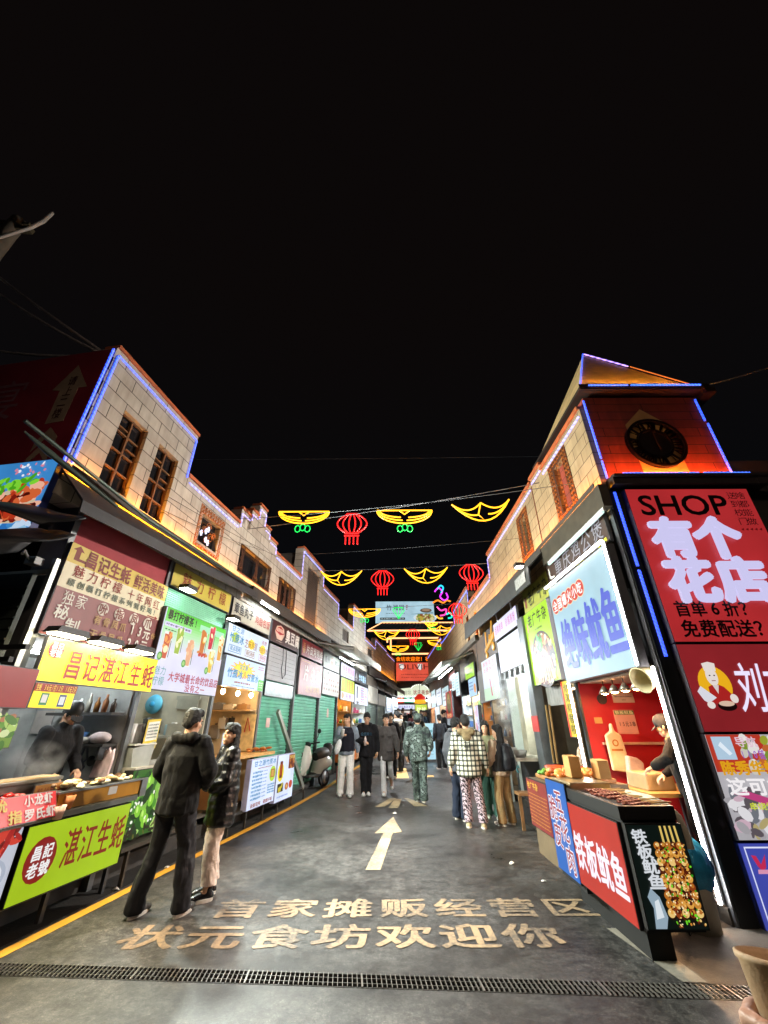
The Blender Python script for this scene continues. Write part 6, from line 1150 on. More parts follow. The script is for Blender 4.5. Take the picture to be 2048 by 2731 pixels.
t = Thing('back_bench', 'wooden work bench with boxes behind the squid vendor', 'bench', RF, (-6.1, .12, -.5)); m = MB(); m.box(-6.6, -5.7, .78, .82, -1.0, -.1); t.part('top', m, P('#a8824a', .5, 0, .2)); m = MB()
for u in (-6.55, -5.75):
    for w in (-.96, -.14): m.box(u - .02, u + .02, .12, .78, w - .02, w + .02)
t.part('leg', m, DSTEEL); m = MB(); m.box(-6.35, -5.9, .82, 1.0, -.55, -.2); solo('storage_box', m, 'tan storage box with a lid on the bench behind the squid vendor', 'box', RF, (-6.1, .82, -.4), P('#a89068', .5, 0, .15), bevel=.015)
m = MB(); m.box(-5.05, -4.86, .14, .72, -1.1, -.6); solo('wooden_crate', m, 'dark wooden crate under the bench by the squid stall pillar', 'crate', RF, (-4.95, .14, -.8), P('#5a3f28', .6, 0, .2), bevel=.01)
t = Thing('waste_bin', 'pale barrel with a blue plastic liner beside the corner pillar', 'bin', WF, (2.68, 4.66, 0)); m = MB(); m.lathe([(.001, 0), (.14, 0), (.17, .4), (.175, .42)], (2.68, 4.66, 0), 22); t.part('barrel', m, P('#c9c4b4', .5, 0, .1, 4, dirt=.2)); m = MB(); n = 26; vs = []
for j in range(9):
    for k in range(n): a = 6.28318 * k / n; rr_ = [.176, .19, .2, .205, .2, .19, .17, .13, .05][j] + .012 * math.sin(k * 3.1 + j); vs.append((2.68 + rr_ * math.cos(a), 4.66 + rr_ * math.sin(a), .30 + j * .045 + .012 * math.sin(k * 1.7)))
m.add(vs, [(j * n + k, j * n + (k + 1) % n, (j + 1) * n + (k + 1) % n, (j + 1) * n + k) for j in range(8) for k in range(n)], True); t.part('liner', m, P('#2a90c0', .25, 0, .4, 9, .8, 18, coat=.4))
m = MB(); m.tube([(2.24, 4.2, .75), (2.3, 4.25, .4), (2.42, 4.4, .06), (2.5, 4.55, .012), (2.7, 4.9, .012)], .007, 5); solo('black_cable', m, 'black cable trailing from the counter end to the corner pillar', 'cable', base=(2.5, 4.2, 0), mat=BLACK)
# broom stall (second bay)
t = Thing('broom', 'pale straw broom leaning in the dark second bay', 'broom', RF, (-7.5, 1.0, -.2)); m = MB(); m.tube([(-7.55, 1.55, -.2), (-7.5, 1.2, -.15)], .02, 7); t.part('handle', m, P('#b8a89a', .6)); m = MB(); m.lathe([(.02, .25), (.05, .2), (.1, 0), (.001, 0)], n=14); m.v = [(p[0] - 7.49, p[2] + .97, p[1] - .13) for p in m.v]; t.part('brush', m, P('#b8a08a', .8, 0, .3, 30, .6, 60))
for k, (y, h) in enumerate(((7.95, '#8a6a3a'), (8.12, '#9a7a4a'))): m = MB(); m.beam((-y, .95, .1), (-y - .05, 1.85, .05), .025, .025); solo('wooden_pole', m, ['nearer', 'farther'][k] + ' wooden pole standing by the steel pillar', 'pole', RF, (-y, .95, .1), P(h, .6))
m = MB(); m.box(-8.4, -7.0, .85, .9, -.9, -.1); solo('work_table', m, 'dim steel work table in the second bay', 'table', RF, (-7.7, .85, -.5), P('#6a6a66', .4, .7)); m = MB(); m.lathe([(.001, 0), (.13, 0), (.16, .22), (.001, .22)], n=18); m.v = [(p[0] - 7.3, p[2] + .9, p[1] - .5) for p in m.v]; solo('stock_pot', m, 'dull steel stock pot on the dim work table', 'pot', RF, (-7.3, .9, -.5), STEEL)
tubelight(RF, -8.2, -7.3, 2.12, -.5, 'dim tube light in the second bay', 4, '#ffe0b0')
# third bay kitchen
tubelight(RF, -10.6, -8.8, 2.66, -.6, 'bright tube light in the open kitchen', 110, spot=300); tubelight(RF, -12.4, -11.0, 2.1, -.5, 'tube light behind the steam board', 30, '#fff0d8'); tubelight(RF, -13.6, -12.7, 2.1, -.5, 'warm tube light in the narrow amber shop', 40, '#ffb060')
for (a, b, c, z, h, q_) in ((-15.2, -13.9, -.4, 2.4, '#ffe8c8', 'small pale blue board'), (-17.1, -15.5, -.4, 2.4, '#f4fbff', 'two tall white boards'), (-21.8, -19.7, -.4, 2.9, '#f4fbff', 'pale cyan board'), (-24.3, -22.2, -.4, 3.1, '#ffe8d0', 'white board past the awning'), (-26.8, -24.7, -.4, 3.1, '#f4fbff', 'cyan white board near the end'), (-29.2, -27.2, -.4, 3.2, '#ffd8b0', 'warm white board at the end')): tubelight(RF, a, b, z, c, 'ceiling tube light in the right row shop behind the ' + q_, 110, h)
t = Thing('stall_counter', 'pale steel counter in front of the open kitchen', 'counter', RF, (-9.2, .12, .5)); m = MB(); m.box(-10.3, -8.62, .94, .99, .0, .75); t.part('top', m, P('#b8b2a0', .35, .5)); m = MB()
for u in (-10.2, -9.0): m.box(u - .02, u + .02, .0, .94, .66, .7)
t.part('leg', m, DSTEEL); m = MB(); m.box(-10.28, -8.7, .15, .93, .02, .06); t.part('back_panel', m, DARK); m = MB(); m.tube([(-8.72, .99, .7), (-8.6, 1.08, .66), (-8.6, .9, .62), (-8.62, .7, .62)], .02, 7); t.part('rail', m, STEEL)
for k, (u, w, r, h, c, lb_) in enumerate(((-9.9, .4, .09, .12, '#d8dad6', 'white bowl stack at the far end of the kitchen counter'), (-9.55, .4, .1, .13, '#e0e0dc', 'white bowl stack in the middle of the kitchen counter'), (-9.1, .35, .11, .1, '#2a2a2c', 'dark pan on the kitchen counter'), (-8.85, .45, .12, .12, '#b8bab6', 'steel pan nearest the pillar on the kitchen counter'))): tub('bowl', lb_, 'bowl', RF, u, .99, w, r, h, P(c, .4), .7)
m = MB(); m.lathe([(.001, 0), (.03, 0), (.03, .16), (.012, .2), (.001, .22)], n=10); m.v = [(p[0] - 9.2, p[2] + .99, p[1] + .62) for p in m.v]; solo('sauce_bottle', m, 'orange brown sauce bottle at the front of the kitchen counter', 'bottle', RF, (-9.2, .99, .62), P('#9a4a24', .4)); m = MB(); m.box(-9.75, -9.45, .99, 1.05, .55, .72); solo('food_tray', m, 'pale green food tray at the front of the kitchen counter', 'tray', RF, (-9.6, .99, .6), P('#a8c890', .5), bevel=.01)
s = Sign(RF, 'menu_board', 'tilted beige menu board with dish photos hanging inside the kitchen', (-9.9, -9.0, 2.0, 2.5), P('#c8b898', .5, 0, .1), w=-.3, d=.03); s.blobs([P('#a8744a', .5), P('#8a9a5a', .5), P('#d0a888', .5)], .05, .95, .1, .9, 50, .06, .08, 3); s.done()
m = MB(); m.box(-9.3, -8.9, 1.6, 1.72, -1.78, -1.76); solo('wall_plate', m, 'small blue plate sign on the pale kitchen wall', 'sign', RF, (-9.1, 1.6, -1.77), P('#2a7ab0', .5)); m = MB(); m.box(-10.6, -8.7, 1.32, 1.36, -1.75, -1.4); solo('wall_shelf', m, 'steel shelf on the kitchen wall', 'shelf', RF, (-9.6, 1.32, -1.6), STEEL)
t = Thing('exhaust_duct', 'cream exhaust duct rising through the open kitchen', 'duct', RF, (-10.3, .2, -.2)); m = MB(); m.box(-10.55, -10.2, .2, 2.55, -.5, -.15); t.part('duct', m, P('#b8b098', .5, .2, .2, 5, dirt=.2), bevel=.01)
t = Thing('hanging_hooks', 'row of dark cylindrical hooks on the lower edge of the white board', 'hooks', RF, (-9.6, 2.56, .15)); m = MB()
for i in range(5): m.tube([(-10.4 + i * .4, 2.62, .14), (-10.4 + i * .4, 2.47, .16)], .05, 8)
t.part('hook', m, BLACK)
s = Sign(frame(RF @ Vector((-11.6, .75, .55)), (-.12, -1, 0), ZZ, Vector((-1, .12, 0))), 'standing_lightbox', 'white standing lightbox with red print and black characters behind the girls', (-.55, .6, .3, 1.22), E('#dcdcf8', .95), w=0, d=.09, edge=DARK); s.rect(T('#d84a8a', .7), .62, .68, .72, .98).rect(T('#d84a8a', .7), .74, .8, .72, .98).dot(T('#e89a3a', .8), .4, .8, .07, .08).dot(T('#d83a2a', .7), .38, .45, .14, .13).txt(T('#2a2a34', .3), '麻辣烫', .78, .9, .2, .66, vert=True, bold=.03); s.lines(T('#b8b8e0', .8), .66, .76, .1, .65, 8, 3); s.done()
m = MB(); m.box(-8.35, -7.0, .12, .55, .45, .5); m.box(-8.3, -8.0, .5, .54, .2, .8); m.box(-8.28, -8.24, 0, .5, .7, .75); solo('low_stool', m, 'low wooden stool beside the dark red price board', 'stool', RF, (-8.1, 0, .5), P('#7a5a3a', .6))
# shelves and counters of the farther open shops
rgs = random.Random(33)
def stock(F, u0, u1, zs_, name_, where, grp, hues):
    t = Thing('wall_shelf', 'stocked shelves on the inner wall ' + where, 'shelf', F, (u0, zs_[0], .1)); m = MB()
    for z in zs_: m.box(u0, u1, z - .025, z, .0, .24)
    t.part('board', m, P('#8a7a60', .6)); 
    for z in zs_:
        u = u0 + .05
        while u < u1 - .1:
            w_ = rgs.uniform(.05, .13); h_ = rgs.uniform(.1, .24); b = MB()
            if rgs.random() < .5: b.box(u, u + w_, z + .002, z + h_, .04, .04 + w_)
            else: b.lathe([(.001, 0), (w_ * .45, 0), (w_ * .45, h_ * .6), (w_ * .2, h_ * .8), (w_ * .2, h_), (.001, h_)], n=10); b.v = [(p[0] + u + w_ / 2, p[2] + z + .002, p[1] + .12) for p in b.v]
            solo('shelf_goods', b, 'small box or bottle among the stock ' + where, 'shelf goods', F, (u, z, .1), P(rgs.choice(hues), .45, 0, .2), grp); u += w_ + rgs.uniform(.02, .06)
HU = ['#c8452a', '#d8b040', '#e0dccf', '#4a7a4a', '#3a5a8a', '#8a5a34', '#d8d8d8', '#a83a5a']
for y1, z0, wh in ((12.53, 1.0, 'behind the steam board'), (13.72, 1.0, 'of the narrow amber shop'), (15.32, 1.1, 'below the lime green lightbox'), (17.27, 1.2, 'of the shop with two tall white boards'), (21.97, 1.4, 'below the pale cyan board')): stock(frame((0, y1 - .035, 0), (1, 0, 0), ZZ, (0, -1, 0)), 3.15, 4.3, (z0 + .25, z0 + .65, z0 + 1.0), 'g', wh, 'stock ' + wh, HU)
for s1, wh in ((16.93, 'under the lime green and white board'), (19.73, 'under the ladle board')): stock(SW(s1), -1.3, -.1, (1.6, 2.0), 'g', wh, 'stock ' + wh, HU)
for (s0, s1, h, lb_) in ((14.95, 16.7, '#b8641e', 'orange brown stall counter under the lime green and white board'), (17.2, 19.6, '#c8c4bc', 'pale stall counter under the ladle board')):
    t = Thing('stall_counter', lb_, 'counter', LF, ((s0 + s1) / 2, .4, .1)); m = MB(); m.box(s0, s1, .45, 1.35, -.05, .3); t.part('body', m, P(h, .5)); m = MB(); m.box(s0 - .03, s1 + .03, 1.352, 1.39, -.1, .34); t.part('top', m, STEEL)
for (y0, y1, h, lb_) in ((10.95, 12.45, '#8a8a84', 'grey stall counter below the steam board'), (13.85, 15.2, '#b03a2a', 'red stall counter below the small pale blue board'), (15.5, 17.1, '#c8c4bc', 'pale stall counter below the two tall white boards'), (19.7, 21.8, '#3a6a8a', 'blue stall counter below the pale cyan board'), (22.2, 24.2, '#c89a3a', 'amber stall counter past the right awning')):
    zz_ = zg(y0); t = Thing('stall_counter', lb_, 'counter', RF, (-(y0 + y1) / 2, zz_, .4)); m = MB(); m.box(-y1, -y0, zz_, zz_ + .92, .1, .5); t.part('body', m, P(h, .5)); m = MB(); m.box(-y1 - .03, -y0 + .03, zz_ + .922, zz_ + .96, .05, .56); t.part('top', m, STEEL)
# ------------------------------------------------------------------ far gate
g = Thing('gateway', 'neon outlined gateway building closing the far end of the lane', 'building', GF, (2.5, 0, 0)); m = MB()
m.box(-1.5, 8, 3.3, 6.0, -3, 0); m.box(.9, 6.5, 6.0, 7.0, -2.5, -.1); rr_ = .0
g.part('wall', m, P('#2a1c18', .7)); m = MB(); m.add([(-1.2, 7.52, .3), (6.2, 7.52, .3), (6.2, 8.4, -1.2), (-.15, 8.4, -1.2), (-1.2, 7.4, .3), (6.2, 7.4, .3), (6.2, 8.3, -1.3), (-.15, 8.3, -1.3)], [(0, 1, 2, 3), (7, 6, 5, 4), (0, 4, 5, 1), (2, 6, 7, 3), (0, 3, 7, 4), (1, 5, 6, 2)]); m.box(.3, 5.9, 7.0, 7.42, -1.3, -.6); g.part('roof', m, P('#2e2c30', .5, 0, .2))
m = MB()
for i in range(26): f_ = i / 25; m.tube([(-1.15 + 7.3 * f_, 7.54, .3), (-.12 + 6.27 * f_, 8.42, -1.2)], .03, 5)
for j in range(1, 6): f_ = j / 6; m.tube([(-1.2 + 1.05 * f_, 7.53 + .88 * f_, .32 - 1.5 * f_), (6.15, 7.53 + .88 * f_, .32 - 1.5 * f_)], .018, 4)
g.part('roof_tiles', m, P('#5a585c', .5, 0, .2)); NO = E('#ffb27a', 2.2, var=0); NY = E('#ff8a1e', 1.5, var=0)
m = MB()
for a, b in (((-1.22, 7.53, .34), (6.2, 7.53, .34)), ((-1.22, 7.53, .34), (-.16, 8.44, -1.2)), ((-.16, 8.44, -1.2), (6.2, 8.42, -1.2)), ((.2, 7.05, .05), (5.6, 7.07, .05)), ((.52, 5.96, .05), (5.2, 5.98, .05)), ((.2, 7.05, .05), (.2, 6.75, .05)), ((.45, 6.98, .05), (.45, 6.2, .05))): m.tube([a, b], .055, 6)
g.part('neon_tube', m, NO)
s = Sign(GF, 'led_display', 'dark scrolling display with orange dot characters on the far gateway', (.7, 5.0, 5.42, 5.80), P('#0d0806', .4), w=.02, d=.08, cat='display'); s.txt(T('#ff7a10', 1.3), '食坊欢迎您！状元食坊欢迎', .02, .98, .1, .92, bold=.025, gap=.02); s.done()
s = Sign(GF, 'red_banner', 'coral red lit board with thin dark capital letters on the far gateway', (.8, 4.4, 4.18, 5.38), E('#e05844', .95), w=.02, d=.1); s.txt(T('#5a1410', .3), 'OLIVIHO', .05, .82, .62, .9, bold=.0).lines(T('#b03a2c', .6), .1, .8, .3, .4, 1, 3).lines(T('#b03a2c', .6), .1, .8, .15, .22, 1, 5)
for a in (.06, .42, .74): s.poly(T('#f0f0ec', .9), [(a, .92), (a + .09, .92), (a + .09, .68), (a + .045, .58), (a, .68)])
s.done()
t = Thing('arch_sign', 'white arched lit sign with red characters over the passage of the gateway', 'sign', GF, (2.3, 3.2, .3)); m = MB(); pts = [(.86, 3.2), (3.9, 3.2), (3.92, 3.62), (2.98, 3.66)] + [(2.35 + .62 * math.cos(a), 3.62 + .34 * math.sin(a)) for a in (.3, .7, 1.1, 1.57, 2.0, 2.4, 2.8)] + [(.86, 3.66)]; m.prism(pts, .3, .4); t.part('panel', m, E('#e4ecd0', .95)); m = MB()
for i in range(26): m.ell((.9 + i * .12, 3.22, .41), (.03, .03, .02), 6, 4)
for i in range(12): a = .25 + i * .24; m.ell((2.35 + .58 * math.cos(a), 3.6 + .32 * math.sin(a), .41), (.03, .03, .02), 6, 4)
t.part('bulbs', m, E('#ffffff', 1.6, var=0)); m = MB(); text(m, '状元美食', 1.9, 3.0, 3.3, 3.6, .405, bold=.01); t.part('lettering', m, T('#b8302a', .6)); m = MB(); text(m, '欢迎您', 1.0, 1.8, 3.32, 3.56, .405, bold=.0); t.part('lettering', m, T('#a0a890', .7))
s = Sign(GF, 'billboard', 'pale blue lit billboard with a noodle dish high above the far gateway', (-.72, 4.0, 8.62, 10.38), E('#b4d8e8', .9), w=-2.5, d=.2)
s.txt(T('#3a4a50', .3), '竹湘园', .18, .5, .58, .85, bold=.005, gap=.1).lines(T('#7a98a4', .7), .18, .5, .42, .48, 1, 2).rect(T('#3a4a44', .4), .08, .5, .16, .26).lines(T('#d8e8e8', .8), .1, .48, .18, .24, 1, 5).lines(T('#b85a5a', .6), .52, .56, .6, .85, 3, 2); s.dot(T('#d8e8f0', .9), .84, .25, .2, .2).blobs([T('#c8b04a', .8), T('#8aa84a', .7), T('#e0d89a', .9), T('#a86a3a', .6)], .7, .98, .12, .38, 90, .03, .05, 3); s.dot(T('#7a6450', .6), .86, .58, .1, .1).dot(T('#b89a80', .7), .86, .6, .07, .06).poly(T('#8ab0bc', .7), [(.62, .42), (.98, .5), (.98, .44), (.6, .4)]); BB = s.done()
m = MB(); m.beam((-.2, 4, -2.6), (-.2, 8.7, -2.6), .12, .12); m.beam((3.5, 4, -2.6), (3.5, 8.7, -2.6), .12, .12); BB.part('post', m, DSTEEL)
# passage behind the gate: lit stalls
YB = 36
for (x0, x1, z0, z1, h, lb_, tx, tc) in ((1.0, 1.55, 2.75, 3.3, '#d83a24', 'small red lit sign inside the gateway passage', '小吃', '#ffd8a0'), (1.6, 3.0, 2.78, 3.3, '#1ea878', 'green lit sign with a round badge inside the gateway passage', '美食城', '#d8fff0'), (1.0, 2.4, 2.3, 2.65, '#e4e8ff', 'white lit strip sign inside the gateway passage', '状元食坊欢迎', '#8a7ac0'), (2.45, 3.4, 1.75, 2.65, '#c8dc1e', 'bright yellow green sign inside the gateway passage', '烧烤', '#f0f8c0'), (.9, 2.3, 1.5, 2.2, '#e8d8d0', 'pale lit stall board at the end of the passage', '奶茶', '#c05040')):
    s = Sign(frame((0, YB, .3), (1, 0, 0), ZZ, (0, -1, 0)), 'passage_sign', lb_, (x0, x1, z0, z1), E(h, .9), w=0, d=.1); s.txt(T(tc, .95), tx, .08, .92, .2, .8, bold=.02); s.done()
m = MB(); m.box(-1.2, .5, .4, 3.3, -8, -.05); m.box(4.4, 6, .4, 3.3, -8, -.05); m.box(.5, 4.4, .5, 3.3, -9, -8.8); g.part('passage_wall', m, P('#a89a90', .7))
tubelight(GF, 1.0, 3.8, 3.1, -3, 'tube light under the gateway passage', 100)
# ================================================================== OVERHEAD ROPE LIGHTS
YEL = E('#ffb020', 3.0, var=0); REDN = E('#ff1c1c', 1.9, var=0); GRNN = E('#14e85a', 1.6, var=0)
def arcpts(x0, y0, x1, y1, sag, n=10): return [(x0 + (x1 - x0) * i / n, y0 + (y1 - y0) * i / n - sag * 4 * (i / n) * (1 - i / n), 0) for i in range(n + 1)]
def rope(mb, pts, r=.015): mb.tube(pts, r, 5)
def place(mb, c, tilt=0.):
    cr, sr = math.cos(tilt), math.sin(tilt); mb.v = [(c[0] + p[0] * cr - p[1] * sr, c[1] + p[2], c[2] + p[0] * sr + p[1] * cr) for p in mb.v]; return mb
def fan(c, w, label, grp, tilt=0.):
    t = Thing('fan_light', label, 'string light', WF, c, group=grp); m = MB(); h = w / 2
    rope(m, [(-h, 0, 0), (h, 0, 0)])
    for k in range(3):
        for sg_ in (-1, 1): rope(m, [(sg_ * h * (1 - .06 * k) * math.cos(a), -(.29 - .075 * k) * w * .9 * math.sin(a) - .01 * k, 0) for a in [i * math.pi / 2 / 9 * (1 - .05 * k) for i in range(10)]])
    rope(m, [(-.1, -.01, 0), (0, -.09, 0), (.1, -.01, 0)]); t.part('rope_light', place(m, c, tilt), YEL); m = MB()
    for dx in (-.09, 0, .09): rope(m, [(dx * 1.1 + .055 * math.cos(a), -.29 * w * .9 - .09 - (.03 if dx else 0) + .075 * math.sin(a), 0) for a in [i * 6.283 / 8 for i in range(9)]], .011)
    t.part('leaf_light', place(m, c, tilt), GRNN); return t
def ingot(c, w, label, grp, tilt=0.):
    t = Thing('ingot_light', label, 'string light', WF, c, group=grp); m = MB(); h = w / 2
    rope(m, arcpts(-h, 0, h, 0, .36 * w)); rope(m, arcpts(-h, 0, -.1, -.24 * w, .09)); rope(m, arcpts(.1, -.24 * w, h, 0, .09)); rope(m, arcpts(-h, 0, 0, -.02, .15)); rope(m, arcpts(0, -.02, h, 0, .15)); rope(m, [(0, -.02, 0), (-.1, -.24 * w, 0), (0, -.35 * w, 0), (.1, -.24 * w, 0), (0, -.02, 0)])
    t.part('rope_light', place(m, c, tilt), YEL); return t
def lantern(c, w, label, grp):
    t = Thing('lantern_light', label, 'lantern', WF, c, group=grp); m = MB(); h = w * .72
    for k in (-1, -.62, -.22, .22, .62, 1): rope(m, [(k * w / 2 * math.sin(math.pi * (.12 + .76 * i / 10)), -.02 - h * i / 10, 0) for i in range(11)])
    rope(m, [(-.12 * w / .6, -.01, 0), (.12 * w / .6, -.01, 0)], .016); rope(m, [(-.14 * w / .6, -.02 - h, 0), (.14 * w / .6, -.02 - h, 0)], .016); rope(m, [(-.15 * w / .6, -.07 - h, 0), (.15 * w / .6, -.07 - h, 0)], .016)
    for i in range(4): x = (-.12 + .08 * i) * w / .6; rope(m, [(x, -.08 - h, 0), (x, -.26 - h, 0)], .014)
    t.part('rope_light', place(m, c), REDN); return t
Zr = 5.42
fan((-1.64, 7.3, Zr), 1.03, 'yellow fan shaped rope light at the left end of the nearest string', 'fan shaped rope lights'); fan((.42, 7.3, Zr + .02), 1.13, 'yellow fan shaped rope light in the middle of the nearest string', 'fan shaped rope lights')
lantern((-.65, 7.35, Zr - .02), .60, 'red lantern rope light on the nearest string', 'lantern rope lights'); ingot((1.95, 7.1, Zr + .10), 1.18, 'yellow ingot rope light at the right end of the nearest string', 'ingot rope lights', .1)
ingot((-1.22, 10.9, Zr), 1.17, 'yellow ingot rope light at the left of the second string', 'ingot rope lights'); lantern((-.05, 10.9, Zr), .63, 'red lantern rope light in the middle of the second string', 'lantern rope lights')
ingot((1.17, 10.75, Zr + .02), 1.22, 'yellow ingot rope light right of centre on the second string', 'ingot rope lights', .03); lantern((2.38, 10.5, Zr + .03), .65, 'red lantern rope light at the right end of the second string', 'lantern rope lights')
fan((-.75, 15.2, Zr), 1.2, 'yellow fan shaped rope light on the third string left of the billboard', 'fan shaped rope lights'); lantern((2.66, 14.6, Zr + .05), .66, 'red lantern rope light behind the dragon on the third string', 'lantern rope lights')
def gem(c, label):
    t = Thing('gem_light', label, 'string light', WF, c, group='green gem rope lights'); m = MB(); rope(m, [(-.16, 0, 0), (.16, 0, 0), (.22, -.1, 0), (0, -.42, 0), (-.22, -.1, 0), (-.16, 0, 0)])
    for x in (-.1, 0, .1): rope(m, [(x, 0, 0), (x * 1.3, -.1, 0), (0, -.42, 0)], .01)
    t.part('rope_light', place(m, c), GRNN)
gem((.53, 15.0, Zr), 'green gem rope light in front of the billboard'); fan((1.86, 16.2, Zr - .3), .5, 'small fan shaped rope light with green leaves in front of the billboard', 'fan shaped rope lights')
ingot((.1, 19.0, Zr), 1.26, 'yellow ingot rope light at the left of the fourth string', 'ingot rope lights'); lantern((1.3, 18.9, Zr), .62, 'red lantern rope light on the fourth string before the tiled roof', 'lantern rope lights'); ingot((2.54, 18.5, Zr + .1), 1.22, 'yellow ingot rope light at the right of the fourth string', 'ingot rope lights', .05)
fan((.75, 23.4, Zr), 1.2, 'yellow fan shaped rope light at the left of the fifth string', 'fan shaped rope lights'); gem((1.83, 22.7, Zr + .05), 'green gem rope light on the fifth string'); fan((2.9, 22.2, Zr + .1), 1.2, 'yellow fan shaped rope light at the right of the fifth string', 'fan shaped rope lights', .05)
t = Thing('dragon_light', 'pink, cyan and orange curling dragon neon beside the billboard', 'neon sign', WF, (2.2, 15.6, 5.8)); rg = random.Random(6)
for h, pts in (('#e83aff', [(2.0, 6.2), (2.15, 6.35), (2.3, 6.2), (2.2, 6.0), (2.35, 5.85), (2.5, 5.95), (2.45, 6.15)]), ('#2ad8ff', [(2.1, 6.3), (2.25, 6.45), (2.35, 6.35), (2.25, 6.15)]), ('#ff8a1e', [(1.9, 5.75), (2.1, 5.85), (2.3, 5.75), (2.45, 5.85), (2.6, 5.8)]), ('#ff4ab0', [(2.05, 5.6), (2.2, 5.45), (2.4, 5.5), (2.35, 5.3), (2.15, 5.25)]), ('#18e0c8', [(2.4, 5.3), (2.55, 5.35), (2.6, 5.2), (2.45, 5.15)]), ('#ffb030', [(2.0, 5.25), (2.1, 5.15), (2.25, 5.15)])):
    m = MB(); P2 = [Vector((a, 15.6, b)) for a, b in pts]; cur = []
    for i in range(len(P2) - 1):
        for k in range(4):
            p0, p1, p2, p3 = P2[max(i - 1, 0)], P2[i], P2[i + 1], P2[min(i + 2, len(P2) - 1)]; q_ = k / 4
            cur.append(.5 * ((2 * p1) + (p2 - p0) * q_ + (2 * p0 - 5 * p1 + 4 * p2 - p3) * q_ ** 2 + (3 * p1 - p0 - 3 * p2 + p3) * q_ ** 3))
    m.tube(cur + [P2[-1]], .032, 5); t.part('neon_tube', m, E(h, 1.5, var=0))
def wire(name, label, p, q, sag, r=.006, mat=None, n=24, group=None):
    m = MB(); p, q = Vector(p), Vector(q); m.tube([p + (q - p) * i / n - Vector((0, 0, sag * 4 * (i / n) * (1 - i / n))) for i in range(n + 1)], r, 5)
    return solo(name, m, label, 'wire', base=tuple((p + q) / 2), mat=mat or P('#5a5c60', .5), group=group)
wire('support_wire', 'thin wire carrying the nearest string of rope lights', (-3.0, 7.6, 5.15), (3.0, 6.6, 5.66), .05, .008); wire('support_wire', 'second slack wire along the nearest string of rope lights', (-3.1, 7.3, 5.25), (3.0, 5.4, 4.9), .08, .006); wire('support_wire', 'thin wire carrying the second string of rope lights', (-2.3, 11, 5.45), (3.0, 10.4, 5.45), .04, .008); wire('support_wire', 'thin wire carrying the third string of rope lights', (-1.7, 15.2, 5.4), (3, 14.5, 5.45), .02); wire('support_wire', 'thin wire carrying the fourth string of rope lights', (-1.1, 19.1, 5.42), (3, 18.4, 5.5), .02); wire('support_wire', 'thin wire carrying the fifth string of rope lights', (-.5, 23.4, 5.42), (3, 22.2, 5.5), .02)
wire('overhead_wire', 'faint straight wire crossing the lane high above the first string', (-5.1, 9, 7.94), (4.5, 9, 8.0), .02, .004, P('#2a2c30', .6)); wire('overhead_wire', 'faint wire crossing the lane below the first string', (-2.6, 9.2, 5.2), (3.0, 8.2, 5.2), .03, .004, P('#2a2c30', .6))
wire('overhead_wire', 'grey wire running right from the pointed tower roof', (4.9, 4.7, 6.22), (8.2, 4.6, 7.5), .12, .009, P('#9a9a9c', .5)); wire('facade_wire', 'thin wire strung across the tiled wall of the left row', NL * -3.97 + DL * 4.6 + ZZ * 4.55, NL * -3.6 + DL * 8.9 + ZZ * 5.0, .04, .004, P('#2a2422', .6)); wire('facade_wire', 'second thin wire strung lower across the tiled wall of the left row', NL * -3.97 + DL * 4.5 + ZZ * 4.3, NL * -3.8 + DL * 7.5 + ZZ * 4.85, .05, .004, P('#2a2422', .6))
cbl = P('#a8a6a6', .5, 0, .1); q_ = NL * -4.0 + DL * 3.1 + ZZ * 5.88
wire('overhead_cable', 'upper of two thick grey cables rising to the upper left from the left row', q_ + Vector((-.18, 0, -.02)), (-6.4, 3.6, 8.0), .03, .022, cbl); wire('overhead_cable', 'lower of two thick grey cables rising to the upper left from the left row', q_ + Vector((-.2, 0, -.04)), (-6.4, 3.7, 7.75), .08, .02, cbl); wire('overhead_cable', 'flatter slack grey cable leaving the left row toward the left edge', q_ + Vector((-.22, 0, -.05)), (-6.8, 4.2, 6.85), .15, .018, cbl)
# utility pole at the upper left
t = Thing('utility_pole', 'concrete utility pole with a steel crossarm and an upswept bracket at the upper left edge', 'pole', WF, (-6.95, 4.1, 0)); m = MB(); m.tube([(-6.95, 4.1, 0), (-6.85, 4.1, 9.5), (-6.8, 4.1, 9.9)], [.16, .13, .12], 12); t.part('pole', m, P('#5c584e', .8, 0, .2)); m = MB(); m.beam((-7.6, 4.1, 9.75), (-6.45, 4.1, 9.6), .1, .1); m.beam((-7.2, 4.1, 9.9), (-6.55, 4.1, 9.78), .05, .05); t.part('crossarm', m, P('#55503f', .6, .3)); m = MB(); m.tube([(-6.8, 4.0, 9.15), (-6.6, 4.0, 9.3), (-6.35, 4.0, 9.48), (-6.2, 4.0, 9.7), (-6.14, 4.0, 9.98)], [.025, .03, .032, .036, .028], 8); t.part('bracket', m, P('#a8a8a4', .5))
# unseen lamp added behind the photographer to brighten the road
t = Thing('fill_lamp', 'warm unseen fill lamp added behind the photographer', 'lamp', WF, (1.2, -3.2, 0)); m = MB(); m.tube([(1.2, -3.2, 0), (1.2, -3.2, 6.4), (1.15, -2.8, 6.9), (1.0, -1.6, 7.05)], [.08, .06, .05, .045], 10); t.part('post', m, DSTEEL); m = MB(); m.box(.75, 1.25, -1.9, -1.1, 7.02, 7.14); t.part('head', m, P('#6a6c70', .4, .5), bevel=.02); m = MB(); m.box(.78, 1.22, -1.85, -1.15, 7.0, 7.015); t.part('lens', m, E('#ffdcc0', 60, var=0))
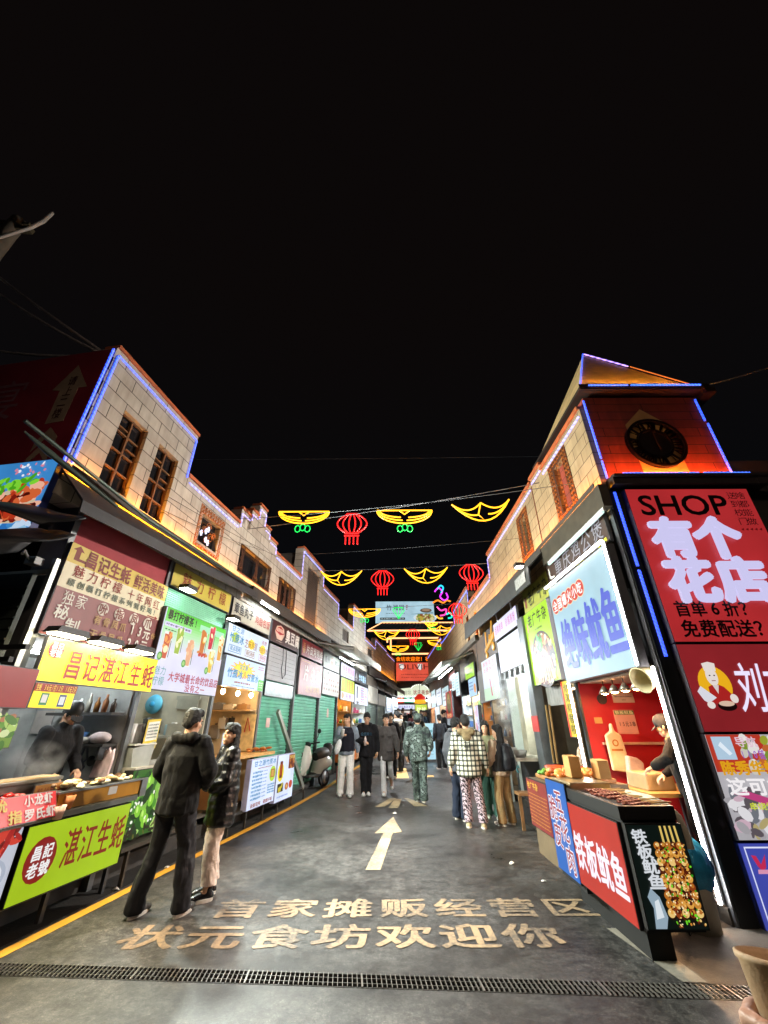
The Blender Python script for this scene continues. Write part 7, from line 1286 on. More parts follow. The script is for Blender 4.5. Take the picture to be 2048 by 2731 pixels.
# ================================================================== SCOOTER
zs = zg(12.95); SC = frame((-1.95, 12.75, zs), (.883, -.47, 0), (.47, .883, 0), ZZ)   # local: x right, y away, z up; front faces the camera
t = Thing('scooter', 'white electric scooter parked by the green shutters, front wheel toward the camera', 'scooter', SC, (0, 0, 0)); CRM = P('#d6d8d2', .25, 0, .05, coat=.5)
def wheel(y, x=0):
    m = MB(); m.lathe([(.155, -.05), (.205, -.045), (.215, 0), (.205, .045), (.155, .05)], (x, y, .215), 26, 'x'); w = t.part('wheel', m, P('#121213', .7)); m = MB(); m.lathe([(.001, -.04), (.15, -.045), (.156, 0), (.15, .045), (.001, .04)], (x, y, .215), 22, 'x'); t.part('rim', m, P('#9aa8b4', .3, .6), parent=w)
wheel(-.58); wheel(.55)
m = MB(); m.tube([(0, -.82, .36), (0, -.7, .46), (0, -.55, .49), (0, -.4, .45), (0, -.33, .34)], [.05, .075, .085, .08, .06], 10); t.part('fender', m, CRM)
m = MB(); m.tube([(0, -.5, .34), (0, -.44, .5), (0, -.36, .75), (0, -.3, .98)], [.07, .17, .2, .09], 16); m.v = [(p[0], p[1] * 1 if True else 0, p[2]) for p in m.v]; t.part('leg_shield', m, CRM)
m = MB(); m.box(-.17, .17, -.35, .15, .27, .33); t.part('footboard', m, P('#3a3c3c', .6), bevel=.02)
m = MB(); m.tube([(0, .1, .3), (0, .25, .52), (0, .5, .58), (0, .78, .55)], [.13, .2, .21, .1], 14); t.part('body', m, CRM); m = MB(); m.tube([(0, .08, .72), (0, .25, .76), (0, .5, .78), (0, .75, .76)], [.1, .16, .16, .1], 14); t.part('seat', m, P('#2a2422', .5)); m = MB(); m.tube([(0, .62, .8), (0, .7, .95), (0, .72, 1.02)], [.13, .15, .06], 12); t.part('backrest', m, P('#1c1c1e', .5))
m = MB(); m.tube([(0, -.3, .9), (0, -.28, 1.04)], .04, 8); m.tube([(-.33, -.18, 1.08), (-.15, -.27, 1.05), (.15, -.27, 1.05), (.33, -.18, 1.08)], .018, 7); m.ell((0, -.3, 1.02), (.13, .08, .07)); t.part('handlebar', m, P('#1a1b1c', .4)); m = MB(); m.lathe([(.075, 0), (.08, -.03), (.06, -.05), (.001, -.055)], (0, -.55, .80), 18, 'y'); hl = t.part('headlight', m, P('#26282a', .2)); m = MB(); m.ell((0, -.61, .80), (.035, .015, .035)); t.part('lens', m, P('#c8ccd0', .1), parent=hl)
for sx in (-1, 1):
    m = MB(); m.tube([(sx * .2, -.26, 1.06), (sx * .29, -.24, 1.2), (sx * .33, -.25, 1.3)], .009, 6); m.ell((sx * .345, -.26, 1.34), (.06, .02, .06)); t.part('mirror', m, P('#2a2b2c', .3))
m = MB(); m.tube([(.1, .2, .25), (.18, .25, .0)], .014, 6); t.part('kickstand', m, DSTEEL); m = MB(); m.box(-.09, .09, -.5, -.48, .56, .64); t.part('badge', m, P('#b8bcb8', .4))
m = MB(); m.box(-1.36, -1.2, 13.4, 13.8, zs, zs + .45); solo('red_box', m, 'small red and white box on the ground right of the scooter', 'box', base=(-1.3, 13.6, zs), mat=P('#b03a34', .5), bevel=.01)
# ================================================================== PEOPLE
def remesh(sph, vox, smooth=5, fac=.5):
    """sph: list of (centre, (rx,ry,rz)) -> one smooth skin"""
    mb = MB()
    for c, r in sph: mb.ell(c, r, 10, 7)
    me = mb.mesh('tmp'); o = bpy.data.objects.new('tmp', me); COL.objects.link(o)
    m = o.modifiers.new('r', 'REMESH'); m.mode = 'VOXEL'; m.voxel_size = vox; m.use_smooth_shade = True
    if smooth: q = o.modifiers.new('s', 'SMOOTH'); q.factor = fac; q.iterations = smooth
    dg = bpy.context.evaluated_depsgraph_get(); dg.update()
    out = bpy.data.meshes.new_from_object(o.evaluated_get(dg)); bpy.data.objects.remove(o); bpy.data.meshes.remove(me); return out
def chain(pts, step=.35):
    """pts: list of (p, r | (rx,ry,rz)); fill with overlapping ellipsoids"""
    out = []
    for (p, r), (q, s) in zip(pts, pts[1:]):
        p, q = Vector(p), Vector(q); r = Vector(r if isinstance(r, (tuple, list)) else (r,) * 3); s = Vector(s if isinstance(s, (tuple, list)) else (s,) * 3)
        n = max(1, int((q - p).length / (min(min(r), min(s)) * step * 2)) + 1)
        for i in range(n + 1): t = i / n; out.append((tuple(p.lerp(q, t)), tuple(r.lerp(s, t))))
    return out
def wrinkle(me, amp, f=9., fz=1., seed=0., ridge=0., rz=.07):
    n = len(me.vertices); co = np.empty(n * 3); no = np.empty(n * 3); me.vertices.foreach_get('co', co); me.vertices.foreach_get('normal', no); co = co.reshape(-1, 3); no = no.reshape(-1, 3)
    sv = Vector((seed, seed * 1.7, seed * .3)); d = np.array([amp * (noise.noise(Vector((x * f, y * f, z * f * fz)) + sv) + .5 * noise.noise(Vector((x * f * 2.3, y * f * 2.3, z * f * fz * 2.3)) + sv)) for x, y, z in co])
    if ridge: d += ridge * np.abs(np.sin(co[:, 2] * math.pi / rz + 1.5 * np.sin(co[:, 0] * 6)))
    co += no * d[:, None]; me.vertices.foreach_set('co', co.ravel()); me.update()
def cut(me, planes):
    bm = bmesh.new(); bm.from_mesh(me)
    for co, no in planes:
        bmesh.ops.bisect_plane(bm, geom=bm.verts[:] + bm.edges[:] + bm.faces[:], plane_co=Vector(co), plane_no=Vector(no), clear_outer=True)
    bm.to_mesh(me); bm.free(); return me
def joinme(ms):
    bm = bmesh.new()
    for m in ms: bm.from_mesh(m)
    out = bpy.data.meshes.new('body'); bm.to_mesh(out); bm.free()
    for p in out.polygons: p.use_smooth = True
    return out
def hand(wrist, d, up, side, k=1., curl=.6, fr=.0085):
    """palm, four fingers and a thumb; d = along hand, up = back of the hand, side = +1 thumb on the left of d x up"""
    w = Vector(wrist); d = Vector(d).normalized(); up = Vector(up); up = (up - d * up.dot(d)).normalized(); x = d.cross(up) * side; s = []
    s += chain([(w, .022 * k), (w + d * .045 * k, (.027 * k, .027 * k, .02 * k)), (w + d * .075 * k, .022 * k)])
    for i, L in enumerate((.068, .078, .073, .056)):
        b = w + d * .082 * k + x * (.027 - .018 * i) * k; a = curl * (.8 + .12 * i); p = b; seg = [(w + d * .05 * k + x * (.022 - .015 * i) * k, .011 * k), (b, fr * k * 1.15)]
        for j in range(3):
            a2 = a * (j + .5) * .75; dv = d * math.cos(a2) - up * math.sin(a2); p = p + dv * L * k * (.45, .32, .25)[j]; seg.append((p, fr * k * (1.05 - .12 * j)))
        s += chain(seg)
    tb = w + d * .025 * k + x * .024 * k; p = tb; seg = [(w + d * .02 * k, .014 * k), (tb, .012 * k)]
    for j in range(2): dv = (x * (.75 - .35 * j) + d * .75 - up * (.25 + curl * .35)).normalized(); p = p + dv * .032 * k; seg.append((p, (.0105, .009)[j] * k))
    return s + chain(seg)
SKIN = P('#c79a7c', .55, 0, .08, 20, .05, 200); HAIR = P('#0e0b0a', .7, 0, .4, 60, .9, 110); HAIRB = P('#2a1a12', .5, 0, .3, 60, .5, 140)
def cloth(h, rough=.85, fold=.55): return fabric(h, rough, fold)
def pattern(kind):
    if kind in _M: return _M[kind]
    m, nt, b = _new(kind); tc = nd(nt, 'ShaderNodeTexCoord'); b.inputs['Roughness'].default_value = .85
    def ramp(src, stops, const=True):
        r = nd(nt, 'ShaderNodeValToRGB'); r.color_ramp.interpolation = 'CONSTANT' if const else 'LINEAR'
        while len(r.color_ramp.elements) < len(stops): r.color_ramp.elements.new(.5)
        for e, (p, c) in zip(r.color_ramp.elements, stops): e.position = p; e.color = lin(c)
        nt.links.new(src, r.inputs['Fac']); return r.outputs['Color']
    if kind == 'camo':
        n = nd(nt, 'ShaderNodeTexNoise'); n.inputs['Scale'].default_value = 5.5; n.inputs['Detail'].default_value = 5; n.inputs['Roughness'].default_value = .62; nt.links.new(tc.outputs['Object'], n.inputs['Vector'])
        c = ramp(n.outputs['Fac'], [(0, '#1c2224'), (.40, '#3a4642'), (.47, '#5e6c66'), (.54, '#2a3230'), (.60, '#8c9a96')])
    elif kind == 'plaid':
        sp = nd(nt, 'ShaderNodeSeparateXYZ'); nt.links.new(tc.outputs['Object'], sp.inputs[0]); cols = []
        for ax, per in ((0, .072), (2, .078)):
            ml = nd(nt, 'ShaderNodeMath', operation='MULTIPLY'); ml.inputs[1].default_value = 1 / per; nt.links.new(sp.outputs[ax], ml.inputs[0]); fr = nd(nt, 'ShaderNodeMath', operation='FRACT'); nt.links.new(ml.outputs[0], fr.inputs[0])
            cols.append(ramp(fr.outputs[0], [(0, '#e6e4dc'), (.45, '#8f948c'), (.52, '#2c3430'), (.66, '#8f948c'), (.74, '#3c443e'), (.82, '#dcdad2')]))
        mx = nd(nt, 'ShaderNodeMixRGB', blend_type='MULTIPLY'); mx.inputs['Fac'].default_value = 1; nt.links.new(cols[0], mx.inputs['Color1']); nt.links.new(cols[1], mx.inputs['Color2']); c = mx.outputs['Color']
    elif kind == 'zigzag':
        n = nd(nt, 'ShaderNodeTexWave'); n.inputs['Scale'].default_value = 9; n.inputs['Distortion'].default_value = 7; n.inputs['Detail'].default_value = 2; n.inputs['Detail Scale'].default_value = 3; n.bands_direction = 'DIAGONAL'; nt.links.new(tc.outputs['Object'], n.inputs['Vector'])
        c = ramp(n.outputs['Fac'], [(0, '#2a2026'), (.5, '#b8a4b0')])
    nt.links.new(c, b.inputs['Base Color']); _M[kind] = m; return m
def person(label, loc, yaw, h=1.72, top=None, pants=None, shoe='#c8c8c4', feet=((-.1, .03), (.1, -.03)), lift=(0, 0), arms=None, lean=0., turn=0., nod=0., hair='short', hairm=None, skin=None, tl=.84, loose=1., pw=1., hood=False, hoodm=None, collar=False, puff=0., vest=None, cuff=.04, near=False, hands=(True, True), sleeve=True, group=None, extra=None, bag=None, cap=None, hem=None, chunk=1.0):
    """a standing figure: forward is +y before the yaw; arms = ((elbow, wrist) left, right)"""
    k = h / 1.72; F = Matrix.Translation(loc) @ Matrix.Rotation(R(yaw), 4, 'Z') @ Matrix.Scale(k, 4)
    t = Thing('person', label, 'person', F, (0, 0, 0), group); sk = skin or SKIN; V = Vector
    ln = R(lean)
    def up(p):          # lean the upper body about the hips
        p = V(p); q = p - V((0, 0, .92)); return V((q.x, q.y * math.cos(ln) + q.z * math.sin(ln), q.z * math.cos(ln) - q.y * math.sin(ln))) + V((0, 0, .92))
    sh = [up((-.185, 0, 1.40)), up((.185, 0, 1.40))]
    arms = arms or (((-.25, -.03, 1.13), (-.25, .06, .88)), ((.25, -.03, 1.13), (.25, .06, .88)))
    arms = [[V(a) for a in ar] for ar in arms]; hip = [V((-.09, 0, .90)), V((.09, 0, .90))]
    ank = [V((f[0], f[1], .085 + l)) for f, l in zip(feet, lift)]
    kn = [(hp + a) / 2 + V(((.0), .045 + .5 * l, .02)) for hp, a, l in zip(hip, ank, lift)]
    hc = up((0, .015, 1.585)); tr, no_ = R(turn), R(nod)
    HR = Matrix.Rotation(tr, 3, 'Z') @ Matrix.Rotation(-no_ - ln * .6, 3, 'X')
    def hd(p): return hc + HR @ V(p)
    b = []
    hs = [((0, -.012, .055), (.078, .096, .085)), ((0, .0, .0), (.072, .088, .09)), ((0, .03, -.06), (.056, .062, .058)), ((0, .052, -.09), (.032, .035, .026)), ((0, .094, -.012), (.0125, .018, .022)), ((0, .086, .012), (.01, .012, .026)), ((-.077, .0, -.005), (.012, .02, .032)), ((.077, .0, -.005), (.012, .02, .032)), ((0, .083, -.062), (.022, .012, .009)), ((-.034, .06, -.02), (.03, .03, .03)), ((.034, .06, -.02), (.03, .03, .03)), ((0, .075, .04), (.045, .02, .02))]
    for c, r in hs: b.append((tuple(hd(c)), r))
    b += chain([(up((0, -.01, 1.40)), .062), (hd((0, -.015, -.06)), .055)])
    b += chain([(V((0, 0, .92)), (.13, .09, .1)), (up((0, 0, 1.12)), (.12, .085, .1)), (up((0, 0, 1.3)), (.15, .095, .1)), (up((0, 0, 1.38)), (.16, .07, .05))])
    for s in (0, 1):
        b += chain([(sh[s], .05), (arms[s][0], .041), (arms[s][1], .029)]); b += chain([(hip[s], .085), (kn[s], .055), (ank[s], .04), (ank[s] + V((0, .09, -.05)), .035)])
    ms = [remesh(b, .009 if near else .013, 3)]
    hb = []
    for s in (0, 1):
        if hands[s]:
            d = (arms[s][1] - arms[s][0]).normalized(); u = V((1 if s else -1, 0, .25)) if abs(d.z) > .6 else V((0, .1, 1)); hb += hand(arms[s][1], d, u, (1 if s else -1) * (1 if abs(d.z) > .6 else -1), 1.0, .75, .0095)
    if hb: ms.append(remesh(hb, .0045 if near else .0065, 2))
    me = joinme(ms); me.materials.append(sk); bo = bpy.data.objects.new('body', me); link(bo, t.o)
    def add(name, me, mat, parent=None):
        for p in me.polygons: p.use_smooth = True
        me.materials.clear(); me.materials.append(mat); o = bpy.data.objects.new(name, me); link(o, parent or t.o); return o
    def addmb(name, mb, mat, parent=None): o = bpy.data.objects.new(name, mb.mesh(name)); o.data.materials.clear(); o.data.materials.append(mat); mi = [0] * len(mb.f); o.data.polygons.foreach_set('material_index', mi); link(o, parent or t.o); return o
    # face
    for sx in (-1, 1):
        m = MB(); m.ell((0, 0, 0), (.0125, .007, .0062), 8, 6); m.v = [tuple(hd(V(p) + V((sx * .031, .087, .004)))) for p in m.v]; addmb('eye', m, P('#1a1210', .2)); m = MB(); m.ell((0, 0, 0), (.021, .006, .0045), 8, 5); m.v = [tuple(hd(V(p) + V((sx * .032, .0885, .03)))) for p in m.v]; addmb('eyebrow', m, HAIR)
    m = MB(); m.ell((0, 0, 0), (.021, .006, .0065), 10, 6); m.v = [tuple(hd(V(p) + V((0, .094, -.061)))) for p in m.v]; addmb('mouth', m, P('#a8645a', .5))
    # hair
    hm = hairm or HAIR; hh = []
    if hair in ('short', 'fringe', 'long', 'bob', 'pony'):
        hh += [((0, -.03, .07), (.088, .096, .088)), ((0, -.055, .02), (.08, .07, .085)), ((0, .015, .105), (.078, .085, .05)), ((-.062, -.02, .045), (.026, .062, .055)), ((.062, -.02, .045), (.026, .062, .055))]
        if hair in ('fringe', 'bob', 'long'): hh += [((x, .07 - abs(x) * .35, .078 - .0 * i), (.026, .03, .036)) for i, x in enumerate((-.05, -.025, 0, .025, .05))]
        else: hh += [((x, .058 - abs(x) * .3, .095), (.028, .03, .026)) for x in (-.045, -.015, .02, .05)]
        if hair == 'bob': hh += chain([((-.072, -.01, .05), (.03, .055, .05)), ((-.078, -.005, -.1), (.026, .05, .05))]) + chain([((.072, -.01, .05), (.03, .055, .05)), ((.078, -.005, -.1), (.026, .05, .05))]) + chain([((0, -.07, .04), (.08, .05, .05)), ((0, -.065, -.1), (.075, .045, .05))])
        if hair == 'long': hh += chain([((0, -.07, .03), (.085, .05, .05)), ((0, -.085, -.14), (.1, .05, .06)), ((0, -.12, -.36), (.085, .035, .06))]) + chain([((-.075, -.03, .04), (.022, .045, .05)), ((-.08, -.04, -.12), (.028, .04, .05)), ((-.09, -.04, -.24), (.025, .03, .05))]) + chain([((.075, -.03, .04), (.022, .045, .05)), ((.08, -.04, -.12), (.028, .04, .05)), ((.09, -.04, -.24), (.025, .03, .05))])
        if hair == 'pony': hh += chain([((0, -.1, .08), (.03, .03, .03)), ((0, -.15, .1), (.04, .04, .04)), ((0, -.19, .0), (.035, .035, .06)), ((0, -.18, -.1), (.02, .02, .05))])
    if hair == 'cap': hh += [((0, -.05, .01), (.082, .066, .07)), ((-.066, -.01, .01), (.02, .05, .045)), ((.066, -.01, .01), (.02, .05, .045))]
    me = remesh([(tuple(c), r) for c, r in hh], .009 if near else .012, 2); wrinkle(me, .009, 26, 1, len(label)); me.transform(Matrix.Translation(hc) @ HR.to_4x4()); add('hair', me, hm)
    if cap:
        m = MB(); m.lathe([(.092, .02), (.096, .05), (.09, .1), (.06, .145), (.001, .16)], n=20); m.v = [(p[0] * .96, p[1] * 1.12 - .012, p[2]) for p in m.v]; bl_ = [(x, .08 + .085 * math.cos(x * 14), .022 - .02 * math.cos(x * 14)) for x in (-.08, -.05, -.02, 0.02, .05, .08)]
        n_ = len(bl_); m.add([(x, .085, .04) for x, y, z in bl_] + bl_ + [(x, y, z - .008) for x, y, z in bl_], [(i, i + 1, n_ + i + 1, n_ + i) for i in range(n_ - 1)] + [(2 * n_ + i, 2 * n_ + i + 1, i + 1, i) for i in range(n_ - 1)] + [(n_ + i, n_ + i + 1, 2 * n_ + i + 1, 2 * n_ + i) for i in range(n_ - 1)])
        m.v = [tuple(hd(p)) for p in m.v]; addmb('cap', m, cap)
    # trousers
    p_ = chain([(V((0, -.005, .99)), (.155 * min(loose, 1.1), .11, .04)), (V((0, -.01, .9)), (.165, .125, .09))])
    for s in (0, 1): p_ += chain([(hip[s] + V((0, -.005, .0)), (.098 * pw, .11, .1)), (kn[s] + V((0, -.005, 0)), (.078 * pw, .082 * pw, .08)), (ank[s] + V((0, -.01, .06)), (.075 * pw, .08 * pw, .07)), (ank[s] + V((0, -.005, -.02)), (.078 * pw, .085 * pw, .06))])
    me = remesh(p_, .011 if near else .015, 5); cut(me, [((0, 0, cuff), (0, 0, -1))]) if max(lift) < .02 else None; wrinkle(me, .016 * (1 if near else .9), 8, .7, 3.1 + len(label)); add('trousers', me, pants)
    # shoes
    for s in (0, 1):
        a = ank[s]; toe = V((.012 if s else -.012, 1, 0)).normalized(); kk = .12 if lift[s] < .03 else .1; dz = V((0, 0, -.045))
        q2 = chunk; me = remesh(chain([(a + V((0, -.035, -.035)), (.038 * q2, .045 * q2, .045)), (a + dz + toe * .05, (.042 * q2, .05, .045 * q2)), (a + dz + toe * kk + V((0, 0, -.006)), (.046 * q2, .05, .036 * q2)), (a + dz + toe * (kk + .045) + V((0, 0, -.01)), (.038 * q2, .035, .028 * q2))]) + chain([(a + V((0, -.02, .02)), .045), (a + V((0, -.02, -.03)), .045)]), .010, 3)
        cut(me, [((0, 0, .004 + (lift[s] if lift[s] else 0)), (0, 0, -1))]) if lift[s] < .02 else None
        so = add('shoe', me, shoe if not isinstance(shoe, str) else P(shoe, .5, 0, .1, 20)); 
        m = MB(); q_ = []; n_ = 16
        for i in range(n_): an = 6.283 * i / n_; q_.append(V((a.x + .05 * chunk * math.cos(an), a.y + .042 + .125 * math.sin(an), 0)))
        z0_ = max(.002, a.z - .085 + .002); m.add([(p.x, p.y, z0_) for p in q_] + [(p.x, p.y, z0_ + .026 * chunk) for p in q_], [list(range(n_))[::-1], [i + n_ for i in range(n_)]] + [(i, (i + 1) % n_, (i + 1) % n_ + n_, i + n_) for i in range(n_)]); addmb('sole', m, P('#d0cac0', .6), so)
    # upper garment
    lo = loose; g_ = chain([(V((0, 0, tl)), (.185 * lo, .14 * lo, .05)), (V((0, 0, (tl + 1.0) / 2)), (.185 * lo, .14 * lo, .08)), (up((0, 0, 1.05)), (.18 * lo, .135 * lo, .1)), (up((0, 0, 1.26)), (.19 * lo, .13 * lo, .1)), (up((0, -.005, 1.37)), (.175, .095, .065)), (up((0, -.005, 1.43)), (.09, .075, .035))])
    if sleeve:
        for s in (0, 1): g_ += chain([(sh[s] + V((0, 0, -.015)), .075 * lo), (sh[s].lerp(arms[s][0], .5), .07 * lo), (arms[s][0], .066 * lo), (arms[s][0].lerp(arms[s][1], .5), .06 * lo), (arms[s][1] - (arms[s][1] - arms[s][0]).normalized() * .03, .048 * lo)])
    else:
        for s in (0, 1): g_ += [(tuple(sh[s] + V((.02 * (-1 if s else 1), 0, 0))), (.07, .08, .06))]
    if collar: g_ += chain([(up((0, 0, 1.43)), (.085, .08, .04)), (up((0, .0, 1.485)), (.083, .082, .03))])
    if hood: g_ += [(tuple(up((x, -.075 - .02 * math.cos(x * 9), 1.445 + .02 * abs(x) * 5)) ), (.06, .055, .055)) for x in (-.1, -.055, 0, .055, .1)] + [(tuple(up((x, .03, 1.455))), (.03, .05, .03)) for x in (-.085, .085)]
    me = remesh(g_, .011 if near else .015, 5); cut(me, [((0, 0, tl - .03), (0, 0, -1))]); wrinkle(me, .016, 6.5, .9, 1.3 + len(label), puff, .085); tp_ = add('jacket', me, top)
    if hoodm: 
        me = remesh([(tuple(up((x, -.08, 1.44))), (.07, .06, .06)) for x in (-.1, -.05, 0, .05, .1)] + [(tuple(up((0, -.12, 1.36))), (.09, .04, .08))] + [(tuple(up((x, .02, 1.46))), (.035, .06, .035)) for x in (-.09, .09)], .013, 4); wrinkle(me, .01, 20, 1, 4); add('hood', me, hoodm)
    if vest:
        vv = chain([(V((0, 0, tl + .06)), (.195 * lo, .15 * lo, .03)), (up((0, 0, 1.05)), (.192 * lo, .148 * lo, .1)), (up((0, 0, 1.28)), (.19 * lo, .14 * lo, .1)), (up((0, -.005, 1.40)), (.165, .1, .05))]); me = remesh(vv, .014, 5); cut(me, [((0, 0, tl + .05), (0, 0, -1))]); wrinkle(me, .008, 8, 1, 2.2); add('vest', me, vest)
    if hem:
        me = remesh(chain([(V((0, 0, tl + .02)), (.187 * lo, .142 * lo, .03)), (V((0, 0, tl - .05)), (.18 * lo, .14 * lo, .03))]), .014, 3); add('shirt_hem', me, hem)
    t.hd = hd; t.up = up; t.addmb = addmb; t.add = add; t.F = F; t.k = k
    return t
def down(e=.0, f=.0): return (((-.265, -.04 + f, 1.13), (-.27 - e, .03 + f, .88)), ((.265, -.04 + f, 1.13), (.27 + e, .03 + f, .88)))
BLK = cloth('#101013', .75); JET = cloth('#0a0a0c', .7); CHAR = cloth('#1d1d21', .6); PUF = P('#0c0c0f', .3, 0, .15, 6, .8, 14)
# 1 man in the black jacket, back to the camera
person('man in a hooded black jacket and dark flared trousers seen from behind', (-2.1, 4.95, 0), -14, 1.70, top=fabric('#060608', .85, .55), pants=fabric('#17171d', .6, .55), shoe='#3a3836', feet=((-.2, -.03), (.19, .09)), arms=(((-.30, .02, 1.14), (-.2, .16, 1.0)), ((.30, .02, 1.14), (.2, .16, 1.0))), tl=.80, loose=1.22, pw=1.12, hood=True, near=True, hands=(False, False), turn=-12, nod=8, cuff=.03)
# 2 woman in the puffer jacket
person('woman in a shiny black puffer coat and pale trousers looking up at the man', (-1.80, 5.42, 0), 122, 1.56, top=PUF, pants=fabric('#e6d2c4', .8, 1.0), chunk=1.22, shoe=P('#121214', .25, 0, .3, 30), feet=((-.09, .05), (.10, -.02)), arms=(((-.27, .05, 1.13), (-.14, .19, 1.02)), ((.27, .05, 1.13), (.14, .19, 1.02))), tl=.69, loose=1.25, pw=1.12, near=True, hands=(False, False), hair='long', collar=True, puff=.006, nod=-10, turn=26, cuff=.14)
# 3 oyster vendor
person('vendor in a black cap and dark jacket bending over the oyster counter', NL * -4.42 + DL * 4.46 + ZZ * .2, -104, 1.60, top=cloth('#17181a'), pants=JET, arms=(((-.26, .1, 1.12), (-.16, .30, 1.0)), ((.26, .1, 1.12), (.14, .3, .98))), lean=12, nod=24, hair='cap', cap=BLACK, near=True, collar=True, loose=1.12)
# 4-6 walkers
t = person('young man in a navy vest over a grey hoodie walking with a white cup', (-.97, 11.75, zg(11.75)), 184, 1.77, top=cloth('#7c8792'), pants=cloth('#e6e6e2'), shoe='#dcdcd8', feet=((-.11, .05), (.12, -.06)), arms=(((-.27, -.02, 1.13), (-.28, .05, .88)), ((.26, .06, 1.14), (.12, .22, 1.24))), vest=cloth('#141520'), tl=.86, loose=1.1, pw=1.15, hair='fringe', turn=-38, nod=0)
m = MB(); m.lathe([(.001, 0), (.035, 0), (.046, .15), (.048, .152), (.001, .16)], (0, 0, 0), 14); m.tube([(0, 0, .15), (.01, 0, .25)], .005, 5); m.v = [tuple(t.F @ Vector((p[0] + .1, p[1] + .31, p[2] + 1.24))) for p in m.v]; solo('drink_cup', m, 'white drink cup with a straw held by the man in the navy vest', 'cup', base=tuple(t.F @ Vector((.1, .31, 1.24))), mat=P('#d8dad8', .4))
m = MB(); c_ = t.F @ Vector((.2, .29, 1.02)); m.ell(tuple(c_), (.075, .05, .17), 14, 10); o = solo('shopping_bag', m, 'white plastic bag hanging from the hand with the drink cup', 'bag', base=tuple(c_), mat=P('#d0d2d2', .5, 0, .1, 8, .5, 30)); o.rotation_euler = (0, R(16), 0)
t = person('young man in a black hoodie with a pale blue chest print walking forward', (-.47, 11.9, zg(11.9)), 180, 1.80, top=cloth('#0b0b0f'), pants=cloth('#0c0c10'), shoe='#dcdcd8', feet=((-.06, -.02), (.05, .06)), arms=(((-.27, -.04, 1.13), (-.26, .04, .88)), ((.27, .05, 1.13), (.06, .24, 1.10))), tl=.80, loose=1.2, hair='fringe', hood=True, nod=12)
m = MB(); text(m, '山城美食', -.14, .14, 0, .075, 0, bold=.03, gap=0); m.v = [(-p[0], .168 + .0, p[1] + 1.22) for p in m.v]; t.addmb('chest_print', m, P('#7ab4dc', .6))
m = MB(); m.lathe([(.001, 0), (.028, 0), (.03, .13), (.014, .17), (.014, .19), (.001, .19)], n=12); m.v = [tuple(t.F @ Vector((p[0] + .02, p[1] + .31, p[2] + 1.02))) for p in m.v]; solo('drink_bottle', m, 'small pale bottle held by the man in the black hoodie', 'bottle', base=tuple(t.F @ Vector((.02, .31, 1.02))), mat=P('#c8b8b4', .3))
t = person('young man in a long grey cardigan with pale trousers, striding toward the camera', (.03, 11.95, zg(11.95)), 178, 1.77, top=cloth('#4c4846', .9), pants=cloth('#d2d2d2'), shoe='#d8d8d4', feet=((-.12, -.24), (.05, .14)), lift=(.09, 0), arms=down(.02, .02), tl=.72, loose=1.12, pw=.9, hair='fringe', turn=12)
for (x, z, a) in ((.09, 1.22, .05), (-.09, 1.2, .05), (-.1, .88, .07)): m = MB(); m.box(x - a, x + a, .155, .172, z, z + .02); t.addmb('pocket', m, P('#1a1818', .8))
t = person('person in grey green camouflage uniform and cap walking away up the lane', (.78, 10.85, 0), -3, 1.77, top=pattern('camo'), pants=pattern('camo'), shoe='#101012', feet=((-.06, .24), (.08, -.2)), lift=(0, .05), arms=(((-.28, -.04, 1.13), (-.27, .06, .88)), ((.28, -.07, 1.14), (.26, .02, .98))), tl=.80, loose=1.15, pw=1.15, hair='cap', cap=pattern('camo'), collar=True)
# group of four on the right
person('person in a grey jacket and dark blue jeans half hidden behind the plaid jacket', (1.40, 9.1, 0), -40, 1.66, top=cloth('#4a4c52'), pants=cloth('#20283a'), shoe='#8a8a90', feet=((-.11, .03), (.11, -.03)), tl=.80, loose=1.2, pw=1.15, nod=12)
t = person('person in a black and white plaid jacket with patterned trousers, back to the camera', (1.50, 8.5, 0), -8, 1.70, top=pattern('plaid'), pants=pattern('zigzag'), shoe='#b8ac8a', feet=((-.08, .0), (.17, -.05)), tl=.76, loose=1.24, pw=1.1, hair='short', hoodm=P('#7a6a4c', .95, 0, .2, 30, .6, 120), arms=down(.05, .0), cuff=.09)
m = MB(); text(m, '平', -.07, .07, 0, .16, 0, bold=.01); m.v = [(p[0], -.19, p[1] + 1.13) for p in m.v]; t.addmb('back_print', m, P('#1a1c1c', .7))
person('girl with dark fringe in an olive shawl jacket facing the camera', (2.02, 9.25, 0), 168, 1.60, top=P('#7c7a5c', .9, 0, .25, 6, .3, 80), pants=cloth('#36564c'), shoe='#a8b0a0', feet=((-.1, .02), (.1, .0)), arms=(((-.26, .04, 1.12), (-.05, .2, 1.12)), ((.26, .04, 1.12), (.05, .2, 1.1))), tl=.74, loose=1.16, pw=1.2, hair='bob', turn=-4)
t = person('girl with long black hair, black vest and tan trousers', (2.12, 8.66, 0), 34, 1.53, top=cloth('#b8a490'), vest=cloth('#1c1c20', .6), pants=cloth('#a08660'), shoe='#c8b8a8', feet=((-.13, .02), (.12, .0)), arms=(((-.26, .02, 1.12), (-.22, .16, .98)), ((.26, .02, 1.12), (.2, .18, .98))), tl=.84, loose=1.14, pw=1.12, hair='long', turn=30)
me = remesh(chain([(t.up((0, -.21, 1.32)), (.13, .07, .07)), (t.up((0, -.23, 1.12)), (.155, .1, .1)), (t.up((0, -.23, .96)), (.15, .095, .06))]), .014, 4); wrinkle(me, .008, 9, 1, 2); me.transform(t.F); me.materials.append(cloth('#12141c', .55))
for p in me.polygons: p.use_smooth = True
bo = bpy.data.objects.new('backpack', me); link(bo); tag(bo, 'dark backpack worn by the long haired girl', 'backpack')
m = MB(); c_ = (.1, -.34, .97)
